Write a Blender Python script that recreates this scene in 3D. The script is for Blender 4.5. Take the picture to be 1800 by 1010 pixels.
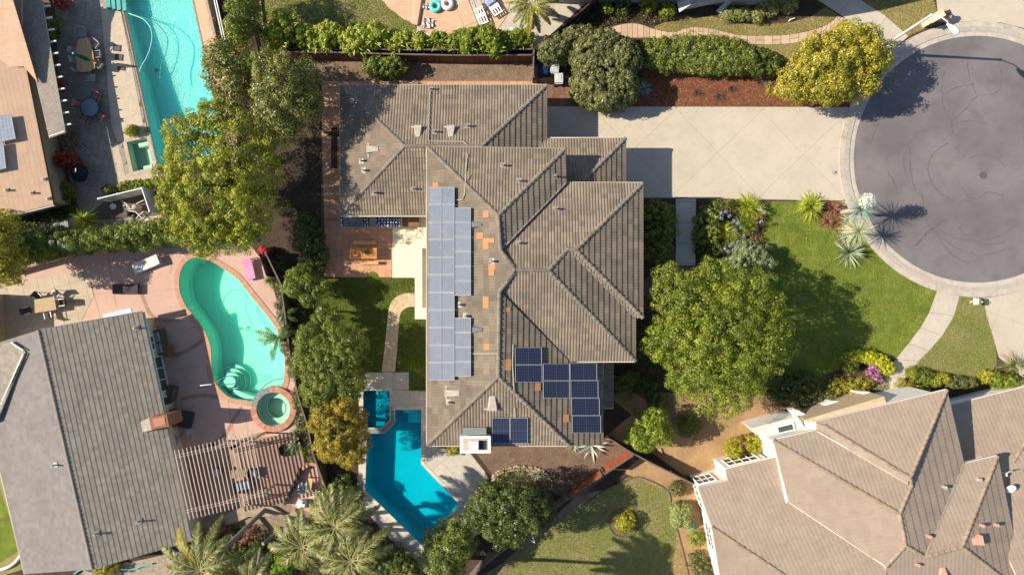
import bpy, bmesh, math, random
import numpy as np
from mathutils import Vector as V, Matrix
from mathutils.geometry import tessellate_polygon

# ------------------------------------------------------------------ camera, light
S = 0.045            # metres per photo pixel on the ground
H = 54.75            # height of the camera above the ground
sc = bpy.context.scene
for o in list(bpy.data.objects): bpy.data.objects.remove(o)
cam_d = bpy.data.cameras.new('camera'); cam = bpy.data.objects.new('camera', cam_d)
sc.collection.objects.link(cam); sc.camera = cam
cam.location = (0, 0, H); cam.rotation_euler = (0, 0, 0)
cam_d.sensor_fit = 'HORIZONTAL'; cam_d.angle = 2*math.atan(900*S/H)
cam_d.clip_start = 0.5; cam_d.clip_end = 2000
ELEV = math.radians(36.9)
SUNV = V((-math.cos(ELEV)*0.9985, math.cos(ELEV)*0.055, math.sin(ELEV)))
w = bpy.data.worlds.new('World'); sc.world = w; w.use_nodes = True
nt = w.node_tree; bg = nt.nodes['Background']
sky = nt.nodes.new('ShaderNodeTexSky'); sky.sky_type = 'NISHITA'; sky.sun_disc = False
sky.sun_elevation = ELEV
sky.sun_rotation = math.atan2(SUNV.x, SUNV.y)
sky.air_density = 1.0; sky.dust_density = 0.6
nt.links.new(sky.outputs[0], bg.inputs[0]); bg.inputs[1].default_value = 0.088
sd = bpy.data.lights.new('sun', 'SUN'); so = bpy.data.objects.new('sun', sd)
sc.collection.objects.link(so); sd.energy = 4.6; sd.angle = math.radians(0.5); sd.color = (1.0, 0.91, 0.755)
so.rotation_euler = SUNV.to_track_quat('Z', 'Y').to_euler(); so.location = SUNV*60
sc.view_settings.view_transform = 'Standard'; sc.view_settings.look = 'None'
sc.view_settings.gamma = 1.0; sc.view_settings.exposure = 0.70; sc.view_settings.use_curve_mapping = False
sc.render.engine = 'CYCLES'
sc.cycles.transparent_max_bounces = 8

rng = np.random.default_rng(7); random.seed(7)
COL = sc.collection

# ------------------------------------------------------------------ coordinates
def P(x, y, z=0.0):
    f = 1 - z/H
    return V(((x-900)*S*f, (505-y)*S*f, z))
def PZ(ox, oy, sc_, pts):
    return [(ox+a/sc_, oy+b/sc_) for a, b in pts]
def xy(pts, z=0.0):
    return [tuple(P(a, b, z)[:2]) for a, b in pts]

# ------------------------------------------------------------------ materials
def srgb(c): return tuple(((v/255+0.055)/1.055)**2.4 if v > 10 else v/255/12.92 for v in c)
MATS = {}
def mat(name, c1, c2=None, scale=1.5, rough=0.85, bump=0.0, bscale=30, metal=0.0, rnd=0.0, objrnd=0.0, c3=None, scale3=8, spec=0.3, detail=4, amt3=.5):
    """principled material: two-colour noise, optional fine third colour, per-face 'rnd' and per-object variation"""
    if name in MATS: return MATS[name]
    m = bpy.data.materials.new(name); m.use_nodes = True; MATS[name] = m
    t = m.node_tree; n = t.nodes; L = t.links
    b = n['Principled BSDF']; b.inputs['Roughness'].default_value = rough; b.inputs['Metallic'].default_value = metal
    b.inputs['Specular IOR Level'].default_value = spec
    geo = n.new('ShaderNodeNewGeometry')
    def noise(s, d=detail):
        x = n.new('ShaderNodeTexNoise'); x.inputs['Scale'].default_value = s; x.inputs['Detail'].default_value = d
        L.new(geo.outputs['Position'], x.inputs['Vector']); return x
    def mix(fac, a, bcol):
        x = n.new('ShaderNodeMix'); x.data_type = 'RGBA'
        if isinstance(fac, float): x.inputs[0].default_value = fac
        else: L.new(fac, x.inputs[0])
        for k, s_ in ((6, a), (7, bcol)):
            if isinstance(s_, tuple): x.inputs[k].default_value = (*s_, 1)
            else: L.new(s_, x.inputs[k])
        return x.outputs[2]
    def ramp(src, lo, hi):
        x = n.new('ShaderNodeMapRange'); x.inputs['From Min'].default_value = lo; x.inputs['From Max'].default_value = hi
        L.new(src, x.inputs['Value']); return x.outputs[0]
    col = c1
    if c2: col = mix(ramp(noise(scale).outputs[0], .34, .66), c1, c2)
    if c3: col = mix(ramp(noise(scale3, 6).outputs[0], .5, .5+.2/max(amt3, .1)), col, c3)
    if rnd or objrnd:
        if rnd:
            a = n.new('ShaderNodeAttribute'); a.attribute_name = 'rnd'; src = a.outputs['Fac']; k = rnd
        else:
            a = n.new('ShaderNodeObjectInfo'); src = a.outputs['Random']; k = objrnd
        mr = n.new('ShaderNodeMapRange'); mr.inputs['To Min'].default_value = 1-k; mr.inputs['To Max'].default_value = 1+k
        L.new(src, mr.inputs['Value'])
        h = n.new('ShaderNodeHueSaturation')
        if isinstance(col, tuple): h.inputs['Color'].default_value = (*col, 1)
        else: L.new(col, h.inputs['Color'])
        L.new(mr.outputs[0], h.inputs['Value']); col = h.outputs[0]
    if isinstance(col, tuple): b.inputs['Base Color'].default_value = (*col, 1)
    else: L.new(col, b.inputs['Base Color'])
    if bump:
        bp = n.new('ShaderNodeBump'); bp.inputs['Strength'].default_value = bump; bp.inputs['Distance'].default_value = 0.05
        L.new(noise(bscale, 5).outputs[0], bp.inputs['Height']); L.new(bp.outputs[0], b.inputs['Normal'])
    return m
def leafmat(name, c1, c2, c3=None, trans=0.35, gain=1.7):
    """leaf: colour by per-leaf random value, diffuse + translucent + a little gloss"""
    if name in MATS: return MATS[name]
    gain = 1.0 if max(c2) > .4 else gain
    c1, c2 = (tuple(min(.8, v*gain) for v in c) for c in (c1, c2)); c3 = tuple(min(.8, v*gain) for v in c3) if c3 else None
    m = bpy.data.materials.new(name); m.use_nodes = True; MATS[name] = m
    t = m.node_tree; n = t.nodes; L = t.links; n.remove(n['Principled BSDF'])
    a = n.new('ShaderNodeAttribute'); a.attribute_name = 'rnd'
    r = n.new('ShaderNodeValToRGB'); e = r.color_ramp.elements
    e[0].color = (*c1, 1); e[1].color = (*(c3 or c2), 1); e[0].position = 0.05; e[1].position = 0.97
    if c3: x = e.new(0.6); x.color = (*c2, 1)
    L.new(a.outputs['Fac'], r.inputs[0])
    d = n.new('ShaderNodeBsdfDiffuse'); tr = n.new('ShaderNodeBsdfTranslucent'); g = n.new('ShaderNodeBsdfGlossy')
    g.inputs['Roughness'].default_value = 0.45; g.inputs['Color'].default_value = (1, 1, 1, 1)
    L.new(r.outputs[0], d.inputs[0]); L.new(r.outputs[0], tr.inputs[0])
    m1 = n.new('ShaderNodeMixShader'); m1.inputs[0].default_value = trans; L.new(d.outputs[0], m1.inputs[1]); L.new(tr.outputs[0], m1.inputs[2])
    m2 = n.new('ShaderNodeMixShader'); m2.inputs[0].default_value = 0.035; L.new(m1.outputs[0], m2.inputs[1]); L.new(g.outputs[0], m2.inputs[2])
    L.new(m2.outputs[0], n['Material Output'].inputs[0]); return m
def watermat(name, tint, bump=.25, bscale=1.6):
    m = bpy.data.materials.new(name); m.use_nodes = True; t = m.node_tree; n = t.nodes; L = t.links
    n.remove(n['Principled BSDF'])
    tr = n.new('ShaderNodeBsdfTransparent'); tr.inputs[0].default_value = (*tint, 1)
    g = n.new('ShaderNodeBsdfGlossy'); g.inputs['Roughness'].default_value = 0.06
    lw_ = n.new('ShaderNodeLayerWeight'); lw_.inputs[0].default_value = .5
    pw_ = n.new('ShaderNodeMath'); pw_.operation = 'POWER'; pw_.inputs[1].default_value = 5; L.new(lw_.outputs['Facing'], pw_.inputs[0])
    fr = n.new('ShaderNodeMath'); fr.operation = 'ADD'; fr.inputs[1].default_value = .022; fr.use_clamp = True; L.new(pw_.outputs[0], fr.inputs[0])
    geo = n.new('ShaderNodeNewGeometry'); no = n.new('ShaderNodeTexNoise'); no.inputs['Scale'].default_value = bscale; no.inputs['Detail'].default_value = 3
    L.new(geo.outputs['Position'], no.inputs['Vector'])
    bp = n.new('ShaderNodeBump'); bp.inputs['Strength'].default_value = bump; bp.inputs['Distance'].default_value = .03
    L.new(no.outputs[0], bp.inputs['Height']); L.new(bp.outputs[0], g.inputs['Normal'])
    m1 = n.new('ShaderNodeMixShader'); L.new(fr.outputs[0], m1.inputs[0]); L.new(tr.outputs[0], m1.inputs[1]); L.new(g.outputs[0], m1.inputs[2])
    L.new(m1.outputs[0], n['Material Output'].inputs[0]); return m
def poolmat(name, col, rad, sss=.5, caust=.12, cscale=2.2, col2=None):
    """pool plaster: water-coloured, with subsurface spread standing for the scattering of the water body, faint caustic web"""
    m = bpy.data.materials.new(name); m.use_nodes = True; t = m.node_tree; n = t.nodes; L = t.links
    b = n['Principled BSDF']; b.inputs['Roughness'].default_value = .8; b.inputs['Specular IOR Level'].default_value = 0
    b.subsurface_method = 'BURLEY'
    b.inputs['Subsurface Weight'].default_value = sss; b.inputs['Subsurface Radius'].default_value = rad; b.inputs['Subsurface Scale'].default_value = 1.0
    geo = n.new('ShaderNodeNewGeometry')
    no = n.new('ShaderNodeTexNoise'); no.inputs['Scale'].default_value = .35; L.new(geo.outputs['Position'], no.inputs['Vector'])
    mx = n.new('ShaderNodeMix'); mx.data_type = 'RGBA'; L.new(no.outputs[0], mx.inputs[0])
    mx.inputs[6].default_value = (*col, 1); mx.inputs[7].default_value = (*(col2 or tuple(v*.9 for v in col)), 1)
    L.new(mx.outputs[2], b.inputs['Base Color'])
    if caust:
        vo = n.new('ShaderNodeTexNoise'); vo.inputs['Scale'].default_value = cscale*3; vo.inputs['Detail'].default_value = 2; vo.inputs['Distortion'].default_value = 1.2
        L.new(geo.outputs['Position'], vo.inputs['Vector'])
        bp = n.new('ShaderNodeBump'); bp.inputs['Strength'].default_value = caust; bp.inputs['Distance'].default_value = .2
        L.new(vo.outputs[0], bp.inputs['Height']); L.new(bp.outputs[0], b.inputs['Normal'])
    return m

# ------------------------------------------------------------------ objects
def tag(o, label=None, cat=None, group=None, kind=None):
    if label: o['label'] = label
    if cat: o['category'] = cat
    if group: o['group'] = group
    if kind: o['kind'] = kind
    return o
def thing(name, label, cat, loc=(0, 0, 0), rz=0, group=None):
    o = bpy.data.objects.new(name, None); COL.objects.link(o); o.empty_display_size = .2
    o.location = loc; o.rotation_euler = (0, 0, rz); tag(o, label, cat, group)
    return o
def link(name, me, parent=None, local=False):
    o = bpy.data.objects.new(name, me); COL.objects.link(o)
    if parent is not None:
        o.parent = parent
        if not local and parent.type == 'EMPTY':
            o.matrix_parent_inverse = Matrix.LocRotScale(parent.location, parent.rotation_euler, None).inverted()
    return o
def copy_tree(o, parent=None):
    c = o.copy(); COL.objects.link(c)
    if parent is not None:
        mpi = o.matrix_parent_inverse.copy(); c.parent = parent; c.matrix_parent_inverse = mpi
    for ch in list(o.children): copy_tree(ch, c)
    return c
class MB:
    def __init__(s): s.v = []; s.f = []
    def add(s, vs, fs):
        k = len(s.v); s.v += [tuple(a) for a in vs]; s.f += [tuple(i+k for i in f) for f in fs]; return s
    def box(s, c, d, rz=0, taper=1.0):
        cx, cy, cz = c; dx, dy, dz = d[0]/2, d[1]/2, d[2]/2; co, si = math.cos(rz), math.sin(rz); vs = []
        for zz, tp in ((-dz, 1), (dz, taper)):
            for a, b in ((-dx, -dy), (dx, -dy), (dx, dy), (-dx, dy)):
                a *= tp; b *= tp; vs.append((cx+a*co-b*si, cy+a*si+b*co, cz+zz))
        return s.add(vs, [(3, 2, 1, 0), (4, 5, 6, 7), (0, 1, 5, 4), (1, 2, 6, 5), (2, 3, 7, 6), (3, 0, 4, 7)])
    def beam(s, a, b, w_, h_):
        a = V(a); b = V(b); d = (b-a).normalized(); up = V((0, 0, 1))
        if abs(d.z) > .98: up = V((1, 0, 0))
        r = d.cross(up).normalized()*w_/2; u = r.cross(d).normalized()*h_/2
        vs = [a-r-u, a+r-u, a+r+u, a-r+u, b-r-u, b+r-u, b+r+u, b-r+u]
        return s.add(vs, [(0, 1, 2, 3), (7, 6, 5, 4), (0, 4, 5, 1), (1, 5, 6, 2), (2, 6, 7, 3), (3, 7, 4, 0)])
    def prism(s, pts, z0, z1, cap0=True):
        n = len(pts)
        ar = sum(pts[i][0]*pts[(i+1) % n][1]-pts[(i+1) % n][0]*pts[i][1] for i in range(n))
        if ar < 0: pts = pts[::-1]
        vs = [(p[0], p[1], z0) for p in pts]+[(p[0], p[1], z1) for p in pts]
        tr = tessellate_polygon([[V((p[0], p[1], 0)) for p in pts]]) if n > 4 else [tuple(range(n))]
        fs = []
        for t_ in tr:
            t_ = list(t_)
            if n > 4:
                a, b, c = [pts[i] for i in t_]
                if (b[0]-a[0])*(c[1]-a[1])-(b[1]-a[1])*(c[0]-a[0]) < 0: t_ = t_[::-1]
            fs.append(tuple(i+n for i in t_))
            if cap0: fs.append(tuple(t_[::-1]))
        fs += [(i, (i+1) % n, (i+1) % n+n, i+n) for i in range(n)]
        return s.add(vs, fs)
    def tube(s, pts, r, n=6, close=False):
        pts = [V(p) for p in pts]; m = len(pts); rs = r if isinstance(r, (list, tuple)) else [r]*m; vs = []
        ref = V((0, 0, 1))
        for i, p in enumerate(pts):
            if close: d = pts[(i+1) % m]-pts[i-1]
            else: d = pts[min(i+1, m-1)]-pts[max(i-1, 0)]
            d = d.normalized() if d.length > 1e-9 else V((0, 0, 1))
            q = ref if abs(d.dot(ref)) < .95 else V((1, 0, 0))
            a = d.cross(q).normalized(); b = a.cross(d).normalized()
            for k in range(n):
                t_ = 2*math.pi*k/n; vs.append(p+(a*math.cos(t_)+b*math.sin(t_))*rs[i])
        fs = []
        for i in range(m if close else m-1):
            j = (i+1) % m
            for k in range(n): fs.append((i*n+k, i*n+(k+1) % n, j*n+(k+1) % n, j*n+k))
        if not close: fs += [tuple(range(n)), tuple(range((m-1)*n, m*n))[::-1]]
        return s.add(vs, fs)
    def lathe(s, c, prof, n=16, cap=True):
        """prof: list of (radius, z)"""
        vs = []; m = len(prof)
        for r, z in prof:
            for k in range(n):
                t_ = 2*math.pi*k/n; vs.append((c[0]+r*math.cos(t_), c[1]+r*math.sin(t_), c[2]+z))
        fs = []
        for i in range(m-1):
            for k in range(n): fs.append((i*n+k, i*n+(k+1) % n, (i+1)*n+(k+1) % n, (i+1)*n+k))
        if cap: fs += [tuple(range(n))[::-1], tuple(range((m-1)*n, m*n))]
        return s.add(vs, fs)
    def build(s, name, m, parent=None, local=False, smooth=False, **kw):
        me = bpy.data.meshes.new(name); me.from_pydata(s.v, [], s.f); me.update()
        if smooth: me.polygons.foreach_set('use_smooth', [True]*len(me.polygons))
        me.materials.append(m); o = link(name, me, parent, local)
        if kw: tag(o, **kw)
        return o
    def sliver(s): pass
def sheet(name, pts, z, m, holes=(), parent=None, kind='structure', th=0.0):
    """flat polygon (world xy) with holes"""
    loops = [pts]+list(holes)
    tri = tessellate_polygon([[V((p[0], p[1], 0)) for p in l] for l in loops])
    flat = [p for l in loops for p in l]
    fs = []
    for t_ in tri:
        a, b, c = [flat[i] for i in t_]
        ar = (b[0]-a[0])*(c[1]-a[1])-(b[1]-a[1])*(c[0]-a[0])
        if abs(ar) < 1e-9: continue
        fs.append(tuple(t_) if ar > 0 else tuple(t_[::-1]))
    mb = MB(); mb.add([(p[0], p[1], z) for p in flat], fs)
    if th:
        k = 0
        for l in loops:
            n = len(l); mb.add([(p[0], p[1], z) for p in l]+[(p[0], p[1], z-th) for p in l], [(i, i+n, (i+1) % n+n, (i+1) % n) for i in range(n)])
    o = mb.build(name, m, parent)
    if parent is None and kind: o['kind'] = kind
    return o
def clip_half(poly, a, n_):
    out = []; k = len(poly)
    for i in range(k):
        p, q = poly[i], poly[(i+1) % k]
        dp = (p[0]-a[0])*n_[0]+(p[1]-a[1])*n_[1]; dq = (q[0]-a[0])*n_[0]+(q[1]-a[1])*n_[1]
        if dp >= 0: out.append(p)
        if dp*dq < 0: t_ = dp/(dp-dq); out.append((p[0]+(q[0]-p[0])*t_, p[1]+(q[1]-p[1])*t_))
    return out
def area(p): return abs(sum(p[i][0]*p[(i+1) % len(p)][1]-p[(i+1) % len(p)][0]*p[i][1] for i in range(len(p))))/2
def slabs(parent, poly, ang, su, sv, ou, ov, gap, z0, z1, m, name='slab', minarea=.02, jit=0.0, maxn=300, holes=(), stagger=0):
    """cut the polygon (world xy) into a grid of separate slabs; returns how many"""
    co, si = math.cos(ang), math.sin(ang); U = (co, si); W = (-si, co)
    us = [p[0]*co+p[1]*si for p in poly]; vs = [-p[0]*si+p[1]*co for p in poly]
    cnt = 0; extra = MB()
    j0 = int(math.floor((min(vs)-ov)/sv)); j1 = int(math.ceil((max(vs)-ov)/sv))
    for j in range(j0, j1):
        off = stagger*su*(j % 2)
        for i in range(int(math.floor((min(us)-ou-off)/su)), int(math.ceil((max(us)-ou-off)/su))):
            u0 = ou+off+i*su+gap/2; u1 = ou+off+(i+1)*su-gap/2; v0 = ov+j*sv+gap/2; v1 = ov+(j+1)*sv-gap/2
            c = poly
            for (a, b, s_) in ((u0, 0, 1), (u1, 0, -1)):
                c = clip_half(c, (a*U[0], a*U[1]), (U[0]*s_, U[1]*s_))
                if len(c) < 3: break
            if len(c) >= 3:
                for (a, s_) in ((v0, 1), (v1, -1)):
                    c = clip_half(c, (a*W[0], a*W[1]), (W[0]*s_, W[1]*s_))
                    if len(c) < 3: break
            if len(c) < 3 or area(c) < minarea: continue
            cx = sum(p[0] for p in c)/len(c); cy = sum(p[1] for p in c)/len(c)
            if any(inside(cx, cy, h) for h in holes): continue
            dz = random.uniform(-jit, jit)
            cnt += 1
            if cnt <= maxn:
                MB().prism([(p[0]-cx, p[1]-cy) for p in c], z0, z1+dz, False).build(name, m, parent, local=True).location = (cx, cy, 0)
            else: extra.prism(c, z0, z1+dz, False)
    if extra.v: extra.build(name, m, parent)['kind'] = 'stuff'
    return cnt
def inside(x, y, poly):
    c = False; n = len(poly)
    for i in range(n):
        a, b = poly[i], poly[(i+1) % n]
        if (a[1] > y) != (b[1] > y) and x < (b[0]-a[0])*(y-a[1])/(b[1]-a[1])+a[0]: c = not c
    return c
def smooth_line(pts, k=6, closed=False):
    """Catmull-Rom through 2D or 3D points"""
    out = []; n = len(pts)
    for i in range(n if closed else n-1):
        p0 = pts[(i-1) % n] if closed or i > 0 else pts[0]; p1 = pts[i]; p2 = pts[(i+1) % n]
        p3 = pts[(i+2) % n] if closed or i < n-2 else pts[-1]
        for j in range(k):
            t = j/k
            out.append(tuple(.5*((2*b)+(-a+c)*t+(2*a-5*b+4*c-d)*t*t+(-a+3*b-3*c+d)*t**3) for a, b, c, d in zip(p0, p1, p2, p3)))
    if not closed: out.append(tuple(pts[-1]))
    return out
def offset_poly(poly, d):
    """outward (d>0) offset of a closed polygon of world xy points"""
    n = len(poly); ar = sum(poly[i][0]*poly[(i+1) % n][1]-poly[(i+1) % n][0]*poly[i][1] for i in range(n)); sg = 1 if ar > 0 else -1
    out = []
    for i in range(n):
        a, b, c = poly[i-1], poly[i], poly[(i+1) % n]
        n1 = V((b[1]-a[1], a[0]-b[0])); n2 = V((c[1]-b[1], b[0]-c[0]))
        if n1.length < 1e-9 or n2.length < 1e-9: out.append(b); continue
        n1.normalize(); n2.normalize(); m_ = n1+n2; k = max(m_.length_squared/2, .35)
        out.append((b[0]+m_.x/k*d*sg, b[1]+m_.y/k*d*sg))
    return out

# ------------------------------------------------------------------ foliage
def leaf_mesh(name, C, N, size, rnd, aspect, m, parent=None, local=False, curl=0.0):
    n = len(C); R = rng.normal(size=(n, 3)); T = np.cross(N, R); T /= np.linalg.norm(T, axis=1)[:, None]+1e-9
    B = np.cross(N, T); s = (size/2)[:, None]; a = aspect
    v = np.stack([C-T*s, C+B*s*a+N*s*curl, C+T*s, C-B*s*a+N*s*curl], 1).reshape(-1, 3).astype(np.float32)
    me = bpy.data.meshes.new(name); me.vertices.add(4*n); me.vertices.foreach_set('co', v.ravel())
    me.loops.add(4*n); me.loops.foreach_set('vertex_index', np.arange(4*n, dtype=np.int32))
    me.polygons.add(n); me.polygons.foreach_set('loop_start', np.arange(0, 4*n, 4, dtype=np.int32))
    me.update(calc_edges=True)
    at = me.attributes.new('rnd', 'FLOAT', 'FACE'); at.data.foreach_set('value', np.clip(rnd, 0, 1).astype(np.float32))
    me.materials.append(m); return link(name, me, parent, local)
def unit(a): return a/(np.linalg.norm(a, axis=1)[:, None]+1e-9)
def crown_points(lobes, clump, per, seed=0, inner=.28, zmin=-.35, rough=.22):
    """lobes: (x,y,z,rx,ry,rz) in world. Leaf clumps on the uneven shell of every lobe + some inside leaves."""
    g = np.random.default_rng(seed); CC = []; NN = []; RR = []
    L_ = np.array(lobes, float)
    for (x, y, z, rx, ry, rz) in lobes:
        ar = 4*math.pi*(((rx*ry)**1.6+(rx*rz)**1.6+(ry*rz)**1.6)/3)**(1/1.6)*.7
        k = max(6, int(ar/(clump*clump*1.5)))
        i = np.arange(k)+.5; zz = 1-(1-zmin)*i/k; th = math.pi*(1+5**.5)*i+g.random()*6
        d = np.stack([np.cos(th)*np.sqrt(1-zz**2), np.sin(th)*np.sqrt(1-zz**2), zz], 1)+g.normal(size=(k, 3))*.12; d = unit(d)
        ph = g.random(6)*6
        un = np.sin(d[:, 0]*5+ph[0])*np.sin(d[:, 1]*5+ph[1])+.6*np.sin(d[:, 2]*9+ph[2]+d[:, 0]*7)
        rad = .9+rough*.45*un+g.normal(size=k)*rough*.5
        c = np.array([x, y, z])+d*np.array([rx, ry, rz])*rad[:, None]
        # drop clumps deep inside another lobe
        keep = np.ones(k, bool)
        for q in L_:
            if (q == np.array([x, y, z, rx, ry, rz])).all(): continue
            e = ((c-q[:3])/q[3:]); keep &= (e**2).sum(1) > .62
        c = c[keep]; d = d[keep]; k = len(c)
        if k == 0: continue
        cr = clump*(.55+.7*g.random(k)); tone = g.random(k)*.45+.25
        idx = np.repeat(np.arange(k), per); nn = len(idx)
        u = unit(g.normal(size=(nn, 3))+d[idx]*.75+np.array([0, 0, .25]))
        r = cr[idx]*(.55+.5*g.random(nn)**.6)
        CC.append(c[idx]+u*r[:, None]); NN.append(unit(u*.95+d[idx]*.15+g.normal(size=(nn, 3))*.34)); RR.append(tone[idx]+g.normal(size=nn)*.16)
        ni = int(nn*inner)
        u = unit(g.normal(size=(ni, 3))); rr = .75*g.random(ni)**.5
        CC.append(np.array([x, y, z])+u*np.array([rx, ry, rz])*rr[:, None]); NN.append(unit(u+g.normal(size=(ni, 3))*.6+np.array([0, 0, .6]))); RR.append(g.random(ni)*.4)  # inside leaves toned darker, painting the shade within the crown
    return np.concatenate(CC), np.concatenate(NN), np.concatenate(RR)
def foliage(name, lobes, leaf, m, parent, clump=.4, per=40, seed=1, aspect=.6, **kw):
    leaf *= .76; per = int(per*1.38*1.62); clump *= 1.36
    C, N, R = crown_points(lobes, clump, per, seed, **kw); n = len(C); g = np.random.default_rng(seed+99)
    keep = C[:, 2] > .02; C = C[keep]; N = N[keep]; R = R[keep]; n = len(C)
    return leaf_mesh(name, C, N, leaf*(.65+.7*g.random(n)), R, aspect, m, parent)
BARK = mat('bark', (.10, .075, .05), (.05, .035, .025), 6, .95, .6, 25)
def trunk(parent, base, lobes, r=.16, name='trunk', m=None, seed=0):
    g = random.Random(seed); mb = MB(); b = V(base); top = V(lobes[0][:3])
    fork = b.lerp(top, .45)+V((g.uniform(-.15, .15), g.uniform(-.15, .15), 0))
    mb.tube([b+V((0, 0, -.1)), b.lerp(fork, .5)+V((g.uniform(-.05, .05), .03, 0)), fork], [r*1.35, r*1.05, r*.85], 8)
    for l in lobes:
        for q in range(2 if len(lobes) > 2 else 4):
            e = V(l[:3])+V((g.uniform(-.6, .6)*l[3], g.uniform(-.6, .6)*l[4], g.uniform(-.1, .6)*l[5]))
            mid = fork.lerp(e, .5)+V((g.uniform(-.15, .15), g.uniform(-.15, .15), .1))
            mb.tube([fork, mid, e], [r*.6, r*.34, r*.1], 5)
    return mb.build(name, m or BARK, parent)
def lobe(x, y, r, z, rz, ry=None):
    p = P(x, y, z); f = (1-z/H)*S
    return (p.x, p.y, z, r*f, (ry or r)*f, rz)
def tree(label, circles, zc, rz, leaf, m, name='tree', cat='tree', clump=.45, per=42, seed=1, r=.16, group=None, base=None, split=None, **kw):
    """circles: (px, py, r[, ry, dz]) crown lobes as seen in the photo at height zc"""
    zc += .22*rz; rz *= 1.38
    lobes = [lobe(c[0], c[1], c[2]*.93, zc+(c[4] if len(c) > 4 else 0), rz*min(1, c[2]/circles[0][2]*1.2), c[3]*.93 if len(c) > 3 else None) for c in circles]
    b = V((lobes[0][0], lobes[0][1], 0)) if base is None else P(*base)
    t = thing(name, label, cat, b, 0, group)
    trunk(t, b, lobes, r, seed=seed)
    if split:
        foliage('crown', [l for i, l in enumerate(lobes) if i not in split[1]], leaf, m, t, clump, per, seed, **kw); foliage('crown', [l for i, l in enumerate(lobes) if i in split[1]], leaf, split[0], t, clump, per, seed+1, **kw)
    else: foliage('crown', lobes, leaf, m, t, clump, per, seed, **kw)
    return t
def shrub(label, circles, h, leaf, m, name='shrub', cat='shrub', clump=.22, per=34, seed=1, group=None, z0=0, **kw):
    """low plant: foliage from the ground up to h (metres)"""
    lobes = []
    for c in circles:
        zc = z0+h*.5; lobes.append(lobe(c[0], c[1], c[2], zc, h*.55, c[3] if len(c) > 3 else None))
    kw.setdefault('zmin', -.6); leaf *= .8; per = int(per*1.3*1.3); clump *= 1.2
    C, N, R = crown_points(lobes, clump, per, seed, **kw); g = np.random.default_rng(seed+5)
    keep = C[:, 2] > z0+.01; C = C[keep]; N = N[keep]; R = R[keep]
    b = V((lobes[0][0], lobes[0][1], z0))
    t = thing(name, label, cat, b, 0, group)
    leaf_mesh('foliage', C, N, leaf*(.65+.7*g.random(len(C))), R, kw.get('aspect', .6) if 'aspect' in kw else .6, m, t)
    mb = MB(); rr = random.Random(seed)
    for l in lobes:
        for q in range(3):
            mb.tube([(l[0], l[1], z0-.02), (l[0]+rr.uniform(-.3, .3)*l[3], l[1]+rr.uniform(-.3, .3)*l[4], z0+h*.6)], [.03, .012], 5)
    mb.build('stem', BARK, t)
    return t
def blades(specs, seed=0):
    """specs: list of (base xyz, azimuth, elevation, length, width, droop). Returns arrays for strip leaves."""
    mb = MB(); 
    for (b, az, el, ln, wd, dr) in specs:
        p = V(b); n = 4; d0 = V((math.cos(az)*math.cos(el), math.sin(az)*math.cos(el), math.sin(el))); side = V((-math.sin(az), math.cos(az), 0))
        vs = []
        for i in range(n+1):
            t = i/n; q = p+d0*ln*t+V((0, 0, -dr*ln*t*t)); ww = wd*(1-t)**.6*(.6+.4*min(1, t*5)) if i < n else .004
            vs += [q-side*ww/2, q+V((0, 0, -ww*.18)), q+side*ww/2]
        fs = []
        for i in range(n): a = i*3; fs += [(a, a+1, a+4, a+3), (a+1, a+2, a+5, a+4)]
        mb.add(vs, fs)
    return mb
def rnd_faces(o, per=8, seed=0):
    me = o.data; n = len(me.polygons); g = np.random.default_rng(seed); a = g.random(n//per+1)
    at = me.attributes.new('rnd', 'FLOAT', 'FACE'); at.data.foreach_set('value', np.repeat(a, per)[:n].astype(np.float32)); return o
def rosette(label, x, y, r, m, n=40, wd=.06, el=(.1, 1.3), droop=.5, z0=0.0, name='rosette_plant', cat='plant', seed=0, group=None, heads=1, spread=0, leafname='leaves', t=None):
    """spiky plant seen from above; r in photo pixels"""
    g = random.Random(seed); b = P(x, y, z0); R_ = r*S; sp = []
    for h in range(heads):
        o_ = V((g.uniform(-spread, spread)*S, g.uniform(-spread, spread)*S, 0))
        for i in range(n):
            az = i*2.39996+g.uniform(-.2, .2); e = el[0]+(el[1]-el[0])*(i/n)**1.5+g.uniform(-.12, .12)
            ln = R_*(1.08 if e < .6 else 1.0)*g.uniform(.8, 1.15)
            sp.append((b+o_+V((math.cos(az)*.03, math.sin(az)*.03, .03+.15*R_*i/n)), az, e, ln, wd*g.uniform(.8, 1.2), droop*g.uniform(.6, 1.3)*(math.cos(e))))
    own = t is None
    if own: t = thing(name, label, cat, b, 0, group)
    o = blades(sp).build(leafname, m, t); rnd_faces(o, 8, seed)
    if own: MB().lathe(b, [(R_*.14, -.02), (R_*.10, .05+.1*R_), (R_*.04, .1+.2*R_)], 8).build('root_base', BARK, t)
    return t
# ------------------------------------------------------------------ materials of the setting
M_soil = mat('soil', (.075, .05, .033), (.045, .030, .021), 1.2, .95, .6, 14, c3=(.16, .115, .075), scale3=9)
M_dirt = mat('dry_dirt', (.427, .261, .130), (.317, .191, .097), .8, .95, .5, 10, c3=(.244, .151, .081), scale3=5)
M_dirt2 = mat('back_dirt', (.24, .165, .11), (.16, .11, .075), .9, .95, .6, 12, c3=(.30, .21, .14), scale3=7)
M_mulch = mat('red_mulch', (.20, .075, .038), (.13, .045, .022), 3, .95, .9, 22, c3=(.28, .12, .06), scale3=16)
M_bark = mat('bark_mulch', (.21, .135, .09), (.15, .095, .062), 1.5, .95, .8, 20, c3=(.11, .07, .045), scale3=9)
M_conc = mat('driveway_concrete', (.541, .465, .363), (.494, .423, .335), .5, .85, .1, 20, c3=(.439, .372, .294), scale3=1.3, objrnd=.03)
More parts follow.
